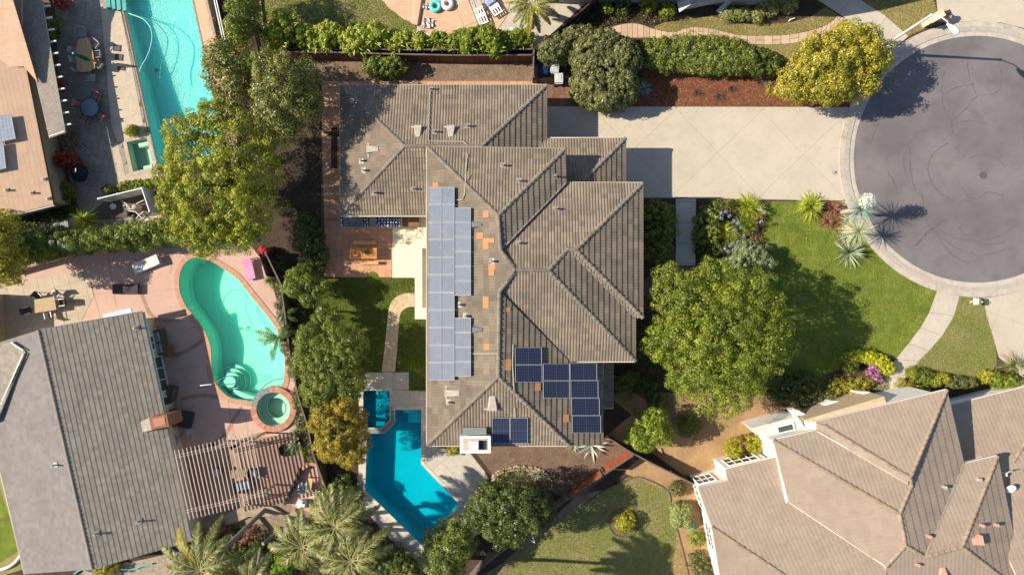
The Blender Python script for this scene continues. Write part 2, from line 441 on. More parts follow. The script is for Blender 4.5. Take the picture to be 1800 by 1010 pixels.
M_conc2 = mat('pale_concrete', (.540, .473, .386), (.486, .428, .350), .9, .85, .12, 20, c3=(.414, .355, .285), scale3=2.5, objrnd=.05)
M_gutter = mat('gutter_concrete', (.53, .46, .38), (.44, .38, .32), 1.4, .85, .2, 20, c3=(.34, .29, .245), scale3=3, objrnd=.05)
M_kerb = mat('kerb_concrete', (.47, .41, .345), (.40, .35, .30), 2.2, .85, .2, 20, c3=(.33, .285, .25), scale3=4)
M_joint = mat('joint_dark', (.13, .105, .085), None, 1, .95)
M_joint2 = mat('joint_light', (.33, .28, .22), None, 1, .95)
M_lawn = mat('lawn_grass', (.180, .228, .028), (.114, .164, .017), .9, .95, .9, 45, c3=(.304, .302, .067), scale3=1.6, detail=8)
M_lawn2 = mat('dry_grass', (.33, .265, .105), (.26, .235, .075), .7, .95, .8, 45, c3=(.38, .30, .16), scale3=3, detail=8)
M_lawn3 = mat('mixed_grass', (.20, .215, .05), (.30, .245, .11), .5, .95, .8, 45, c3=(.17, .19, .04), scale3=2.5, detail=8)
M_lawn4 = mat('deep_lawn', (.125, .155, .016), (.085, .115, .012), .9, .95, .8, 45, c3=(.15, .175, .022), scale3=3, detail=8)
M_asph = mat('asphalt', (.206, .186, .186), (.145, .133, .136), .28, .9, .35, 60, c3=(.114, .106, .111), scale3=.7, detail=10, amt3=.45)
M_terra = mat('terracotta_tile', (.56, .30, .175), (.50, .265, .15), 2, .75, .1, 20, objrnd=.10)
M_cream = mat('cream_tile', (.80, .71, .54), (.76, .66, .48), 2, .7, .05, 20, objrnd=.05)
M_pool_deck = mat('travertine_deck', (.56, .50, .42), (.50, .44, .36), 2.2, .8, .1, 20, c3=(.42, .36, .29), scale3=4, objrnd=.05)
M_coping = mat('coping_stone', (.62, .54, .44), (.55, .48, .39), 3, .75, .1, 20, objrnd=.07)
M_peach = mat('peach_concrete', (.60, .40, .265), (.55, .365, .24), .6, .85, .12, 20, c3=(.66, .45, .31), scale3=2)
M_pink = mat('pink_concrete', (.551, .359, .284), (.505, .330, .258), .6, .85, .12, 20, c3=(.588, .393, .314), scale3=2, objrnd=.05)
M_pinkb = mat('pink_band', (.40, .235, .17), (.34, .20, .145), 3, .85, .2, 20, objrnd=.1)
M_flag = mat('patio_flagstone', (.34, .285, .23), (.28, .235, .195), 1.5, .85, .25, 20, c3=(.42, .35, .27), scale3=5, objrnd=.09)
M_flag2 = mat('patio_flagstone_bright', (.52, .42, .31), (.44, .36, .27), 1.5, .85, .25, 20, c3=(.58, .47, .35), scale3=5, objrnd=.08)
M_pathstone = mat('path_flagstone', (.56, .41, .28), (.50, .35, .24), 2.5, .85, .2, 20, objrnd=.12)
M_paver = mat('paver_stone', (.64, .49, .30), (.56, .43, .27), 3, .85, .2, 20, objrnd=.12)

# ------------------------------------------------------------------ pool outlines
POOL_L = xy([(206, -20), (214, 22), (278, 294), (398, 266), (372, 165), (330, -30)])
POOL_L = xy([(208, -24), (278, 293), (396, 268), (331, -30)])
SPA_L = xy([(223, 250), (258, 242), (270, 293.5), (234.5, 302)])
_k = [(345, 453), (368, 458), (392, 472), (414, 487), (432, 508), (448, 528), (462, 545), (480, 568), (493, 596), (500, 630), (500, 655), (497, 676), (486, 677.5), (474, 679.5), (457, 686), (445, 703), (432, 703), (405, 698), (388, 684), (376, 664), (372, 640), (371, 612), (362, 585), (345, 560), (326, 535), (316, 508), (317, 480), (328, 460)]
POOL_K = smooth_line([tuple(P(a, b)[:2]) for a, b in _k], 4, True)
def circle(x, y, r, n=40, a0=0): p = P(x, y); return [(p.x+r*S*math.cos(2*math.pi*i/n+a0), p.y+r*S*math.sin(2*math.pi*i/n+a0)) for i in range(n)]
SPA_K = circle(482, 718, 29)
POOL_M = xy([(694, 720), (740.5, 719.5), (740, 815), (807, 885), (740.5, 955.5), (642, 860.6), (645.5, 761), (677, 761), (694, 742)])
SPA_M = xy([(638.8, 686), (685, 685.5), (685, 737), (671, 751), (638.8, 751)])
HOLES = [POOL_L, SPA_L, POOL_K, SPA_K, POOL_M, SPA_M]
Z = lambda k: 0.006*k
# ground with openings only where the pools are dug
G0 = 140
sheet('ground', [(-G0, -G0), (G0, -G0), (G0, G0), (-G0, G0)], 0, M_soil, HOLES)

def flatpoly(name, px, k, m, holes=(), th=0.0): return sheet(name, xy(px), Z(k), m, holes, th=th)
def holed(poly, hs):  # keep only the holes lying inside
    return [h for h in hs if all(inside(q[0], q[1], poly) for q in h[:: max(1, len(h)//8)])]

# ---- cul-de-sac
RC = (1717, 280); RR = 216.5
def ring(r0, r1, z0, z1, name, m, a0=0, a1=360, step=9, parent=None, gap=.004, drop=None):
    c = P(*RC); n = 0
    a = a0
    while a < a1-.1:
        b = min(a+step, a1); k = 4; pts = []
        g = gap/(r1*S)
        for i in range(k+1): t = math.radians(a+(b-a)*i/k)+(g if i == 0 else -g if i == k else 0); pts.append((c.x+r1*S*math.cos(t), c.y+r1*S*math.sin(t)))
        for i in range(k, -1, -1): t = math.radians(a+(b-a)*i/k)+(g if i == 0 else -g if i == k else 0); pts.append((c.x+r0*S*math.cos(t), c.y+r0*S*math.sin(t)))
        MB().prism(pts, z0, z1, False).build(name, m, parent); a = b
flatpoly_c = circle(RC[0], RC[1], RR, 96)
road = sheet('road', flatpoly_c, Z(2), M_asph); 
road2 = sheet('road_arm', [tuple(P(1900, 180)[:2]), tuple(P(1900, 380)[:2]), tuple(P(2600, 380)[:2]), tuple(P(2600, 180)[:2])], Z(1), M_asph)
kerb = sheet('kerb_bed', circle(RC[0], RC[1], 243, 96), Z(1)-.002, M_joint2)
ring(216.5, 225, 0, .03, 'gutter_slab', M_gutter, 0, 360, 9, kerb)
ring(225, 233, 0, .075, 'kerb_segment', M_kerb, 0, 360, 9, kerb)
ring(233, 242, 0, .085, 'kerb_top', M_gutter, 0, 360, 9, kerb)
# cracks, sealed seams and manhole of the asphalt
M_seal = mat('crack_sealant', (.105, .095, .097), None, 1, .7)
M_seal2 = mat('faint_crack', (.100, .093, .093), None, 1, .9)
RZ = [0]
def ribbon(mb, pts, wd, z):
    RZ[0] = (RZ[0]+1) % 12; z += RZ[0]*.0004
    pts = [V((p[0], p[1], z)) for p in pts]; n = len(pts); vs = []
    for i, p in enumerate(pts):
        d = (pts[min(i+1, n-1)]-pts[max(i-1, 0)]).normalized(); s = V((-d.y, d.x, 0))*wd/2*random.uniform(.5, 1.2)
        vs += [p-s, p+s]
    mb.add(vs, [(2*i, 2*i+2, 2*i+3, 2*i+1) for i in range(n-1)])
def wig(px, amp=1.5, k=6):
    p = smooth_line(px, k); return [tuple(P(a+random.uniform(-amp, amp), b+random.uniform(-amp, amp))[:2]) for a, b in p]
mb = MB()
for pl in [[(1655, 160), (1662, 195), (1672, 212), (1700, 190), (1716, 170), (1755, 160), (1760, 120)], [(1660, 125), (1656, 165), (1690, 152), (1715, 148)], [(1607, 432), (1635, 405), (1659, 387)], [(1540, 140), (1548, 200), (1530, 250)], [(1716, 165), (1705, 140), (1700, 110)], [(1672, 212), (1675, 235)], [(1597, 250), (1602, 310), (1612, 335)], [(1620, 340), (1625, 380), (1640, 405)], [(1660, 420), (1690, 440), (1730, 448), (1770, 436)], [(1560, 300), (1575, 330)], [(1690, 330), (1712, 350), (1740, 338), (1765, 345)]]:
    ribbon(mb, wig(pl), .045, Z(2)+.004)
mb.build('crack_seam', M_seal2, road)
mb = MB(); ribbon(mb, wig([(1608, 430), (1635, 406), (1658, 388)], .8), .06, Z(2)+.008); mb.build('tar_patch', M_seal, road)
mb = MB()
for cx, cy, r, a0, a1 in ((1700, 300, 68, 120, 250), (1712, 345, 95, 215, 330), (1728, 305, 40, 20, 130), (1708, 255, 52, 60, 150), (1740, 380, 60, 200, 300), (1690, 290, 100, 130, 200), (1725, 400, 78, 190, 260)):
    ribbon(mb, [tuple(P(cx+r*(1+.03*math.sin(t/20))*math.cos(math.radians(t)), cy-r*.82*math.sin(math.radians(t)))[:2]) for t in range(a0, a1, 5)], .13, Z(2)+.005)
M_tyre = mat('tyre_mark', (.141, .132, .132), None, 1, .9)
mb.build('tyre_mark', M_tyre, road)
mh = thing('manhole_cover', 'round iron manhole cover near the middle of the grey cul-de-sac', 'manhole cover', P(1728, 308, Z(2)))
MB().lathe(P(1728, 308, Z(2)), [(.36, 0), (.36, .012), (.33, .016)], 24).build('rim_ring', M_asph, mh)
MB().lathe(P(1728, 308, Z(2)), [(.30, 0), (.30, .02), (.12, .024), (.11, .02)], 24).build('lid', mat('iron', (.13, .12, .12), (.09, .083, .083), 9, .8, .3, 60), mh)

# ---- main driveway: big diagonal panels
dv = flatpoly('driveway', [(945, 187), (1490, 188), (1503, 200), (1480, 262), (1479, 300), (1491, 353), (1182, 348), (1050, 348), (945, 330)], 1, M_joint2)
DR = xy([(945, 187.5), (1493, 188.5), (1484, 215), (1476, 262), (1476, 300), (1483, 330), (1491, 352.5), (1225, 348), (1183, 347), (1060, 347), (945, 330)])
c0 = P(1262, 268); a = math.atan2((190-269)*-1, (1345-1262)); u0 = c0.x*math.cos(a)+c0.y*math.sin(a); v0 = -c0.x*math.sin(a)+c0.y*math.cos(a)
sp = 106*S
slabs(dv, DR, a, sp, sp, u0-6*sp, v0-6*sp, .016, 0, Z(3), M_conc, 'concrete_panel', .05)
kt = MB().box(P(1467, 303, Z(3)+.008), (.46, .40, .016)).build('utility_cover', M_kerb, tag(thing('utility_box', 'small square grey utility lid set in the driveway close to the kerb', 'utility cover', P(1467, 303)), None))
MB().lathe(P(1469, 303, Z(3)+.016), [(.09, 0), (.09, .008)], 12).build('keyhole', M_seal, kt)

# ---- front walk
fw = flatpoly('front_walk', [(1187, 347), (1224, 347), (1222, 470), (1150, 520), (1105, 520), (1187, 440)], 1, M_joint)
slabs(fw, xy([(1188, 349), (1223, 349), (1222, 466), (1188, 466)]), 0, 2.2, 36*S, P(1186, 0).x, P(0, 463).y, .03, 0, Z(3), M_conc2)
# ---- lawns
def tufts(name, poly, n, m, z, seed, h=.06, hs=(), parent=None):
    g = np.random.default_rng(seed); pts = []
    xs = [p[0] for p in poly]; ys = [p[1] for p in poly]; x0, x1, y0, y1 = min(xs), max(xs), min(ys), max(ys)
    while len(pts) < n:
        x, y = g.uniform(x0, x1), g.uniform(y0, y1)
        if inside(x, y, poly) and not any(inside(x, y, q) for q in hs): pts.append((x, y))
    C = np.array([(x, y, z+h*.4) for x, y in pts]); C[:, :2] += g.normal(size=(n, 2))*.045; N = unit(g.normal(size=(n, 3))+np.array([0, 0, 1.2]))
    cl = np.array([.5+.3*math.sin(x*1.3+y*.7)*math.sin(y*1.7-x*.4) for x, y in pts])
    o = leaf_mesh(name, C, N, h*1.9*(.6+.8*g.random(n)), cl*.7+g.random(n)*.45-.08, .35, m, parent); o['kind'] = 'stuff'; return o
G_lawn = leafmat('grass_blade', (.06, .085, .008), (.15, .165, .018), (.29, .27, .06), .3)
G_dry = leafmat('dry_blade', (.16, .15, .04), (.25, .21, .08), (.33, .26, .13), .3)
G_mix = leafmat('mixed_blade', (.11, .13, .025), (.17, .18, .045), (.27, .22, .10), .3)
G_deep = leafmat('deep_blade', (.045, .07, .006), (.075, .105, .010), (.12, .15, .018), .3)
c = P(*RC)
def arc_px(r, a0, a1, n=14): return [(RC[0]+r*math.cos(math.radians(a0+(a1-a0)*i/n)), RC[1]-r*math.sin(math.radians(a0+(a1-a0)*i/n))) for i in range(n+1)]
LF = [(1350, 354), (1494, 354.5)]+arc_px(242, 199, 252)+[(1647, 511), (1633, 549), (1618, 575), (1597, 603), (1574, 631), (1540, 618), (1505, 622), (1490, 640), (1452, 660), (1440, 690), (1385, 700), (1300, 690), (1235, 610), (1220, 520), (1225, 470), (1290, 450), (1338, 410)]
flatpoly('front_lawn', LF, 1, M_lawn)
flatpoly('mulch_patch', [(1432, 355), (1492, 355), (1496, 385), (1500, 420), (1478, 432), (1470, 405), (1440, 398), (1436, 380)], 2, M_mulch)
tufts('lawn_grass', xy(LF), 36000, G_lawn, Z(1), 3, .05)
PR = [(1647, 510), (1633, 549), (1618, 575), (1597, 603), (1574, 631), (1546, 667), (1530, 700), (1556, 720), (1577, 680), (1597, 657), (1615, 634), (1633, 616), (1656, 590), (1677, 555), (1687, 519)]
pt = flatpoly('curved_path', PR, 1, M_joint)
for i in range(6):
    a_ = PR[i]; b_ = PR[i+1]; d_ = PR[13-i] if i < 6 else PR[8]; c_ = PR[14-i]
    pp = [a_, b_, PR[13-i], PR[14-i]]; q = offset_poly(xy(pp), -.012)
    MB().prism(q, 0, Z(3), False).build('concrete_slab', M_conc2, pt)
LR = [(1687, 519.5), (1729, 525), (1733, 550), (1745, 590), (1752, 624), (1752, 640), (1735, 662), (1700, 672), (1650, 668), (1610, 660), (1597, 657), (1615, 634), (1633, 616), (1656, 590), (1677, 555)]
flatpoly('side_lawn', LR, 1, M_lawn3); tufts('side_lawn_grass', xy(LR), 12000, G_mix, Z(1), 4, .05)
dr2 = flatpoly('neighbour_driveway', [(1729, 525)]+arc_px(243, 272, 292, 6)+[(1900, 430), (1900, 700), (1800, 665), (1756, 628), (1745, 590), (1733, 550)], 2, M_joint2)
slabs(dr2, xy([(1729, 525), (1760, 519), (1800, 508), (1900, 470), (1900, 700), (1800, 665), (1756, 628), (1745, 590), (1733, 550)]), math.radians(-20), 5.2, 5.2, .4, .7, .02, 0, Z(4), M_conc, 'concrete_panel')
# ---- top right
dr3 = flatpoly('upper_driveway', [(1641, -60), (1950, -60), (1950, 120), (1870, 90), (1800, 50), (1760, 40), (1717, 37), (1690, 39), (1662, 44), (1648, 20)], 1, M_joint2)
slabs(dr3, xy([(1641, -60), (1950, -60), (1950, 120), (1880, 95), (1835, 68), (1800, 50), (1760, 40), (1717, 37), (1690, 38), (1664, 44), (1648, 20)]), math.radians(-62), 6.3, 6.3, 1.1, 3.0, .025, 0, Z(3), M_conc, 'concrete_panel')
wk = flatpoly('upper_walk', [(1425, -20), (1500, -20), (1512, 0), (1553, 26), (1597, 64), (1563, 92), (1528, 64), (1486, 32), (1437, 0)], 1, M_joint)
slabs(wk, xy([(1425, -20), (1500, -20), (1512, 0), (1553, 26), (1597, 64), (1563, 92), (1528, 64), (1486, 32), (1437, 0)]), math.radians(-38), 3.1, 6, .9, 1.2, .02, 0, Z(3), M_conc2)
UL = [(1512, -1), (1641, -1), (1645, 17), (1655, 42), (1622, 52), (1597, 63), (1553, 26)]
flatpoly('upper_lawn', UL, 1, M_lawn2); tufts('upper_lawn_grass', xy(UL), 7000, G_dry, Z(1), 5, .05)
# curved flagstone path of the top neighbour
up = [(1019, 38), (1052, 53), (1092, 43), (1121, 42), (1152, 52), (1183, 57), (1201, 51), (1219, 48), (1245, 50), (1272, 56), (1301, 62), (1343, 63), (1388, 61), (1435, 51), (1461, 39), (1471, 27)]
dn = [(1012, 52), (1048, 74), (1092, 68), (1121, 67), (1152, 68), (1183, 71), (1201, 66), (1219, 63), (1245, 64), (1272, 70), (1301, 77), (1343, 79), (1388, 77), (1430, 69), (1458, 57), (1486, 33)]
ups, dns = smooth_line(up, 3), smooth_line(dn, 3)
fp = flatpoly('flagstone_path', ups+dns[::-1], 2, M_joint)
for i in range(len(ups)-1):
    q = offset_poly(xy([ups[i], ups[i+1], dns[i+1], dns[i]]), -.018)
    if i % 2 == 0 and i > 14:
        m_ = [((ups[j][0]+dns[j][0])/2, (ups[j][1]+dns[j][1])/2) for j in (i, i+1)]
        for qq in ([ups[i], ups[i+1], m_[1], m_[0]], [m_[0], m_[1], dns[i+1], dns[i]]): MB().prism(offset_poly(xy(qq), -.018), 0, Z(4), False).build('flagstone', M_pathstone, fp)
    else: MB().prism(q, 0, Z(4), False).build('flagstone', M_pathstone, fp)
TG = [(1150, 48), (1162, 42), (1186, 37), (1215, 31), (1255, 30), (1290, 40), (1330, 44), (1390, 40), (1425, 30), (1452, 12), (1470, 25), (1461, 39), (1435, 51), (1388, 61), (1343, 63), (1301, 62), (1272, 56), (1245, 50), (1219, 48), (1201, 51), (1183, 57), (1152, 52)]
flatpoly('grass_strip', TG, 1, M_lawn2); tufts('strip_grass', xy(TG), 9000, G_dry, Z(1), 6, .05)
TG2 = [(1330, 80), (1388, 77), (1430, 69), (1458, 57), (1486, 33), (1528, 66), (1560, 92), (1540, 110), (1330, 110)]
flatpoly('verge_grass', TG2, 1, M_lawn2); tufts('verge_blades', xy(TG2), 6000, G_dry, Z(1), 8, .05)
flatpoly('mulch_bed', [(1100, 120), (1560, 100), (1560, 150), (1500, 187), (945, 187), (945, 110)], 1, M_mulch)
def chips(name, px, n, m, seed, s=(.03, .09), z=.01):
    poly = xy(px); g = random.Random(seed); xs = [p[0] for p in poly]; ys = [p[1] for p in poly]; C = []
    while len(C) < n:
        x, y = g.uniform(min(xs), max(xs)), g.uniform(min(ys), max(ys))
        if inside(x, y, poly): C.append((x, y, z))
    C = np.array(C); gg = np.random.default_rng(seed)
    o = leaf_mesh(name, C, unit(gg.normal(size=(n, 3))*.45+np.array([0, 0, 1])), gg.uniform(s[0], s[1], n), gg.random(n), .5, m); o['kind'] = 'stuff'; return o
chips('mulch_chips', [(1100, 120), (1560, 100), (1560, 150), (1500, 186), (1095, 186)], 9000, leafmat('chip_red', (.10, .03, .015), (.20, .075, .035), (.42, .25, .15), 0), 11)
# house-front planting soil stays ground; gutter sidewalk under the tree

# ---- top middle: neighbour's yard, lawn and deck
TL = [(462, -20), (668, -20), (671, 0), (682, 13), (707, 33), (732, 45), (731, 84), (470, 84), (452, 40)]
flatpoly('top_lawn', TL, 1, M_lawn3); tufts('top_lawn_grass', xy(TL), 22000, G_mix, Z(1), 9, .05)
pd = flatpoly('peach_deck', [(668, -30), (671, 0), (682, 13), (707, 33), (732, 45), (745, 0), (745, -30)], 1, M_peach)
TD = [(748, -30), (1060, -30), (1036, 0), (940, 86), (731, 86), (734, 45)]
pd2 = flatpoly('pool_side_deck', TD, 1, M_joint2)
slabs(pd2, xy([(748, -30), (905, -30), (890, 30), (850, 86), (758, 60), (736, 45)]), math.radians(-68), 7, 3.2, .5, 1.0, .025, 0, Z(4), M_peach, 'concrete_panel')
slabs(pd2, xy([(907, -30), (1060, -30), (1036, 0), (940, 86), (852, 86), (892, 30)]), math.radians(-30), 4.4, 4.4, .5, 1.0, .025, 0, Z(4), M_conc2, 'concrete_panel')
slabs(pd2, xy([(733, 46), (757, 60), (800, 72), (850, 86), (731, 86)]), 0, 5.4, 5, .5, 1.0, .025, 0, Z(4), M_conc2, 'concrete_panel')
st = MB(); st.beam(P(748, -30, .06), P(735, 44, .06), .16, .16); st.build('step_edge', mat('step_brown', (.12, .06, .045)), pd2)
MB().beam(P(741, -30, .08), P(729, 44, .08), .42, .14).build('step_tread', M_peach, pd2)

# ---- strip behind the main house
flatpoly('back_dirt', [(487, 104), (942, 104), (942, 143), (560, 143), (530, 130), (487, 120)], 1, M_dirt2)
chips('leaf_litter', [(500, 106), (940, 106), (940, 142), (560, 142)], 2600, leafmat('litter', (.10, .06, .035), (.20, .14, .09), (.36, .27, .18), 0), 12, (.03, .08))
pt1 = flatpoly('tile_strip', [(565, 142), (945, 142), (945, 165), (1005, 165), (1005, 187), (940, 187), (600, 187), (600, 490), (565, 490)], 2, M_joint)
slabs(pt1, xy([(566, 142.5), (945, 142.5), (945, 165), (601, 165), (601, 385), (570, 385), (566, 250)]), 0, 12.2*S, 12.2*S, P(566, 0).x, P(0, 142.5).y, .014, 0, Z(4), M_terra, 'floor_tile', .02)
pt1b = flatpoly('gate_pavement', [(940, 112), (1000, 112), (1004, 187), (940, 187)], 3, M_joint)
slabs(pt1b, xy([(943, 112), (1000, 112), (1004, 187), (943, 187)]), 0, 10*S, 10*S, P(943, 0).x, P(0, 187).y, .014, 0, Z(5), mat('brown_paver', (.23, .125, .085), (.17, .09, .06), 3, .85, .2, 20, objrnd=.15), 'paver', .02)
# main patio: terracotta and cream fields
pt2 = flatpoly('patio', [(569, 376), (752, 376), (752, 560), (729, 560), (729, 488), (569, 488)], 2, M_joint)
slabs(pt2, xy([(570, 386), (689, 386), (689, 487), (570, 487)]), 0, 12.3*S, 12.3*S, P(689, 0).x, P(0, 487).y, .012, 0, Z(5), M_terra, 'floor_tile', .02)
pt3 = flatpoly('cream_patio', [(689.5, 377), (756, 377), (756, 560), (729, 560), (729, 488), (689.5, 488)], 3, mat('cream_joint', (.50, .42, .29), None))
slabs(pt3, xy([(690, 377), (755, 377), (755, 560.5), (729.5, 560.5), (729.5, 487.5), (690, 487.5)]), 0, 12.3*S, 12.3*S, P(690, 0).x, P(0, 377).y, .012, 0, Z(6), M_cream, 'floor_tile', .02)
# back lawn with the semicircle bite and the curved paver path
sem = [(668+10.5*math.cos(math.radians(t)), 489-8*math.sin(math.radians(t))) for t in range(180, -1, -15)]
BL = [(540, 488), (600, 488)]+[(652, 488)]+[(x-13, y) for x, y in sem]+[(729, 488), (729, 517), (712, 517), (695, 525), (685, 540), (680, 560), (671, 652), (560, 652)]
flatpoly('back_lawn', BL, 2, M_lawn4); tufts('back_lawn_grass', xy(BL), 20000, G_deep, Z(2), 14, .05)
MB().prism(circle(655, 488, 11, 24), 0, Z(8), False).build('round_turf', M_lawn4)['kind'] = 'structure'
BL2 = [(729, 539), (729, 561), (754, 561), (754, 686), (719, 686), (719, 653), (697, 653), (700, 575), (702, 558), (710, 545)]
flatpoly('side_turf', BL2, 2, M_lawn4); tufts('side_turf_grass', xy(BL2), 9000, G_deep, Z(2), 15, .05)
ou = smooth_line([(729, 515), (712, 515), (694, 523), (684, 540), (680, 570), (676, 610), (671, 653)], 5)
inn = smooth_line([(729, 539), (717, 540), (706, 548), (702, 562), (700, 590), (698, 620), (694, 653)], 5)
pp = flatpoly('paver_path', ou+inn[::-1], 3, M_joint2)
for i in range(len(ou)-1):
    for k in range(3):
        L_ = lambda j, t: (ou[j][0]+(inn[j][0]-ou[j][0])*t, ou[j][1]+(inn[j][1]-ou[j][1])*t)
        q = offset_poly(xy([L_(i, k/3), L_(i+1, k/3), L_(i+1, (k+1)/3), L_(i, (k+1)/3)]), -.01)
        MB().prism(q, 0, Z(6), False).build('paver', M_paver, pp)

# ---- main pool deck
deck_px = [(640, 654), (719, 654), (719, 687), (752, 687), (752, 790), (800, 790), (828, 797), (860, 838), (830, 880), (845, 930), (790, 1000), (752, 1006), (735, 1000), (632, 880), (640, 760), (630, 700)]
dk = sheet('pool_deck', xy(deck_px), Z(1), M_joint2, [POOL_M, SPA_M])
def deck_cells(parent, px, ang, su, sv, m, hs, name='deck_slab', ou=0, ov=0, k=3, gap=.02):
    slabs(parent, xy(px), ang, su, sv, ou, ov, gap, 0, Z(k), m, name, holes=hs)
deck_cells(dk, [(640, 654), (719, 654), (719, 684), (640, 684)], 0, 25*S, 3, M_pool_deck, [], ou=P(640, 0).x, ov=P(0, 684).y)
deck_cells(dk, [(686, 684.5), (752, 687), (752, 716), (691, 716), (688, 690)], 0, 33*S, 3, M_pool_deck, [], ou=P(687, 0).x, ov=P(0, 716).y)
deck_cells(dk, [(744, 717), (752, 717), (752, 783), (826, 797), (860, 838), (812, 885), (744, 815)], math.radians(-45), 58*S, 58*S, M_pool_deck, [], ou=.6, ov=1.9)
deck_cells(dk, [(812, 887), (845, 850), (850, 930), (760, 1000), (735, 1000), (690, 950), (632, 885), (638, 862), (740, 961)], math.radians(-45), 60*S, 60*S, M_pool_deck, [], ou=.6, ov=1.4)
deck_cells(dk, [(630, 684), (635, 684), (635, 752), (641, 765), (637, 860), (628, 860), (632, 760)], 0, 30*S, 30*S, M_pool_deck, [])
# copings
def coping(name_parent, poly, wd, seg, m, z1=.045, out=True, z0=-.05):
    n = len(poly); ar = sum(poly[i][0]*poly[(i+1) % n][1]-poly[(i+1) % n][0]*poly[i][1] for i in range(n)); sg = 1 if ar > 0 else -1
    for i in range(n):
        a, b = V(poly[i]), V(poly[(i+1) % n]); 
        L_ = (b-a).length
        if L_ < .02: continue
        ao, bo = V(OUTP[i]), V(OUTP[(i+1) % n]); k = max(1, round(L_/seg))
        for j in range(k):
            q = [a.lerp(b, j/k), a.lerp(b, (j+1)/k), ao.lerp(bo, (j+1)/k), ao.lerp(bo, j/k)]
            q = offset_poly([tuple(v) for v in q], -.006)
            MB().prism(q, z0, z1, False).build('coping_stone', m, name_parent)
def do_coping(parent, poly, wd, seg, m, **k):
    global OUTP; OUTP = offset_poly(poly, wd); coping(parent, poly, wd, seg, m, **k)

# ---- basins and water
def basin(name, poly, depth, m_floor, water_m, zl=-.09, label=None, shallow=None, cat='pool'):
    ylo = min(p[1] for p in poly); yhi = max(p[1] for p in poly)
    D = lambda p: depth if shallow is None else shallow+(depth-shallow)*min(1, max(0, (yhi-p[1])/(yhi-ylo)))
    t = thing(name, label, cat, (sum(p[0] for p in poly)/len(poly), sum(p[1] for p in poly)/len(poly), 0))
    mb = MB(); n = len(poly)
    ar = sum(poly[i][0]*poly[(i+1) % n][1]-poly[(i+1) % n][0]*poly[i][1] for i in range(n)); pl = poly if ar > 0 else poly[::-1]
    # rounded cove between wall and floor
    ins = offset_poly(pl, -.22)
    vs = [(p[0], p[1], 0) for p in pl]+[(p[0], p[1], -D(p)*.88) for p in pl]+[(p[0], p[1], -D(p)) for p in ins]
    fs = [(i, i+n, (i+1) % n+n, (i+1) % n) for i in range(n)]+[(i+n, i+2*n, (i+1) % n+2*n, (i+1) % n+n) for i in range(n)]
    mb.add(vs, fs)
    tri = tessellate_polygon([[V((p[0], p[1], 0)) for p in ins]]); base = len(mb.v); fl = []
    for t_ in tri:
        a, b, c = [ins[i] for i in t_]; s_ = (b[0]-a[0])*(c[1]-a[1])-(b[1]-a[1])*(c[0]-a[0])
        if abs(s_) > 1e-9: fl.append(tuple(t_) if s_ > 0 else tuple(t_[::-1]))
    mb.add([(p[0], p[1], -D(p)) for p in ins], fl)
    mb.build('basin', m_floor, t)
    o = sheet('water', pl, zl, water_m, parent=t, kind=None)
    return t
M_plK = poolmat('aqua_plaster', (.33, .84, .64), (.02, 2.4, 1.7), .82, .05)
M_plL = poolmat('turquoise_plaster', (.30, .86, .80), (.02, 2.6, 2.4), .8, 1.0, 2.6)
M_plM = poolmat('blue_plaster', (.003, .46, .56), (.005, .5, .7), .5, .04, col2=(.002, .40, .50))
M_plS = poolmat('pale_spa_plaster', (.42, .66, .50), (.05, .3, .25), .3, .1)
M_plSM = poolmat('dark_spa_plaster', (.004, .26, .36), (.01, .4, .6), .35, .1)
W_K = watermat('aqua_water', (.85, 1, .98)); W_L = watermat('turquoise_water', (.9, 1, 1), .5, 5); W_M = watermat('blue_water', (.45, .97, 1))
W_S = watermat('spa_water', (.95, 1, .98))
pK = basin('kidney_pool', POOL_K, 1.25, M_plK, W_K, shallow=1.95, label='turquoise kidney-shaped swimming pool with curved steps in the pink patio')
pL = basin('lap_pool', POOL_L, 2.0, M_plL, W_L, shallow=.85, label='long pale turquoise swimming pool with straight sides at the upper left')
pM = basin('angular_pool', POOL_M, 1.5, M_plM, W_M, label='deep blue angular swimming pool beside the tiled house')
sK = basin('round_spa', SPA_K, 1.0, M_plS, W_S, label='round pale green spa ringed with pink brick beside the kidney pool', cat='hot tub')
sL = basin('square_spa', SPA_L, .8, M_plS, W_S, label='square pale green spa in the stone deck beside the long pool', cat='hot tub')
sM = basin('square_spa', SPA_M, .9, M_plSM, W_M, label='dark blue spa with one cut corner above the angular pool', cat='hot tub')
# main pool details
do_coping(pM, POOL_M, .27, .55, M_coping); do_coping(sM, SPA_M, .22, .5, M_coping)
spill = xy([(638.8, 753), (671, 753), (687, 738), (687, 722), (693, 721), (693, 741.5), (677, 760), (646, 760.5), (639, 757)])
MB().prism(spill, -1.4, .05, True).build('spillway_wall', mat('grey_stone', (.26, .25, .24), (.20, .19, .185), 6, .5, .2, 30), pM)
for (x0, y0, x1, y1, zz) in ((716, 721, 739.5, 744, -.35), (720, 721, 739.5, 739, -.3), (708, 721, 739.5, 727, -.25)):
    MB().prism(xy([(x0, y0), (x1, y0), (x1, y1), (x0, y1)]), -1.45, zz-.01*x0/100, True).build('pool_step', poolmat('step_blue', (.03, .58, .66), (.02, .4, .5), .35, .05), pM)
MB().prism(offset_poly(SPA_M, -.02), -.95, -.62).build('spa_bench', M_plSM, sM)
for x, y in ((668, 711), (663, 690), (643, 700), (643, 735), (680, 735)): MB().lathe(P(x, y, -.6), [(.10, 0), (.10, .02), (.04, .03)], 12).build('jet', M_coping, sM)
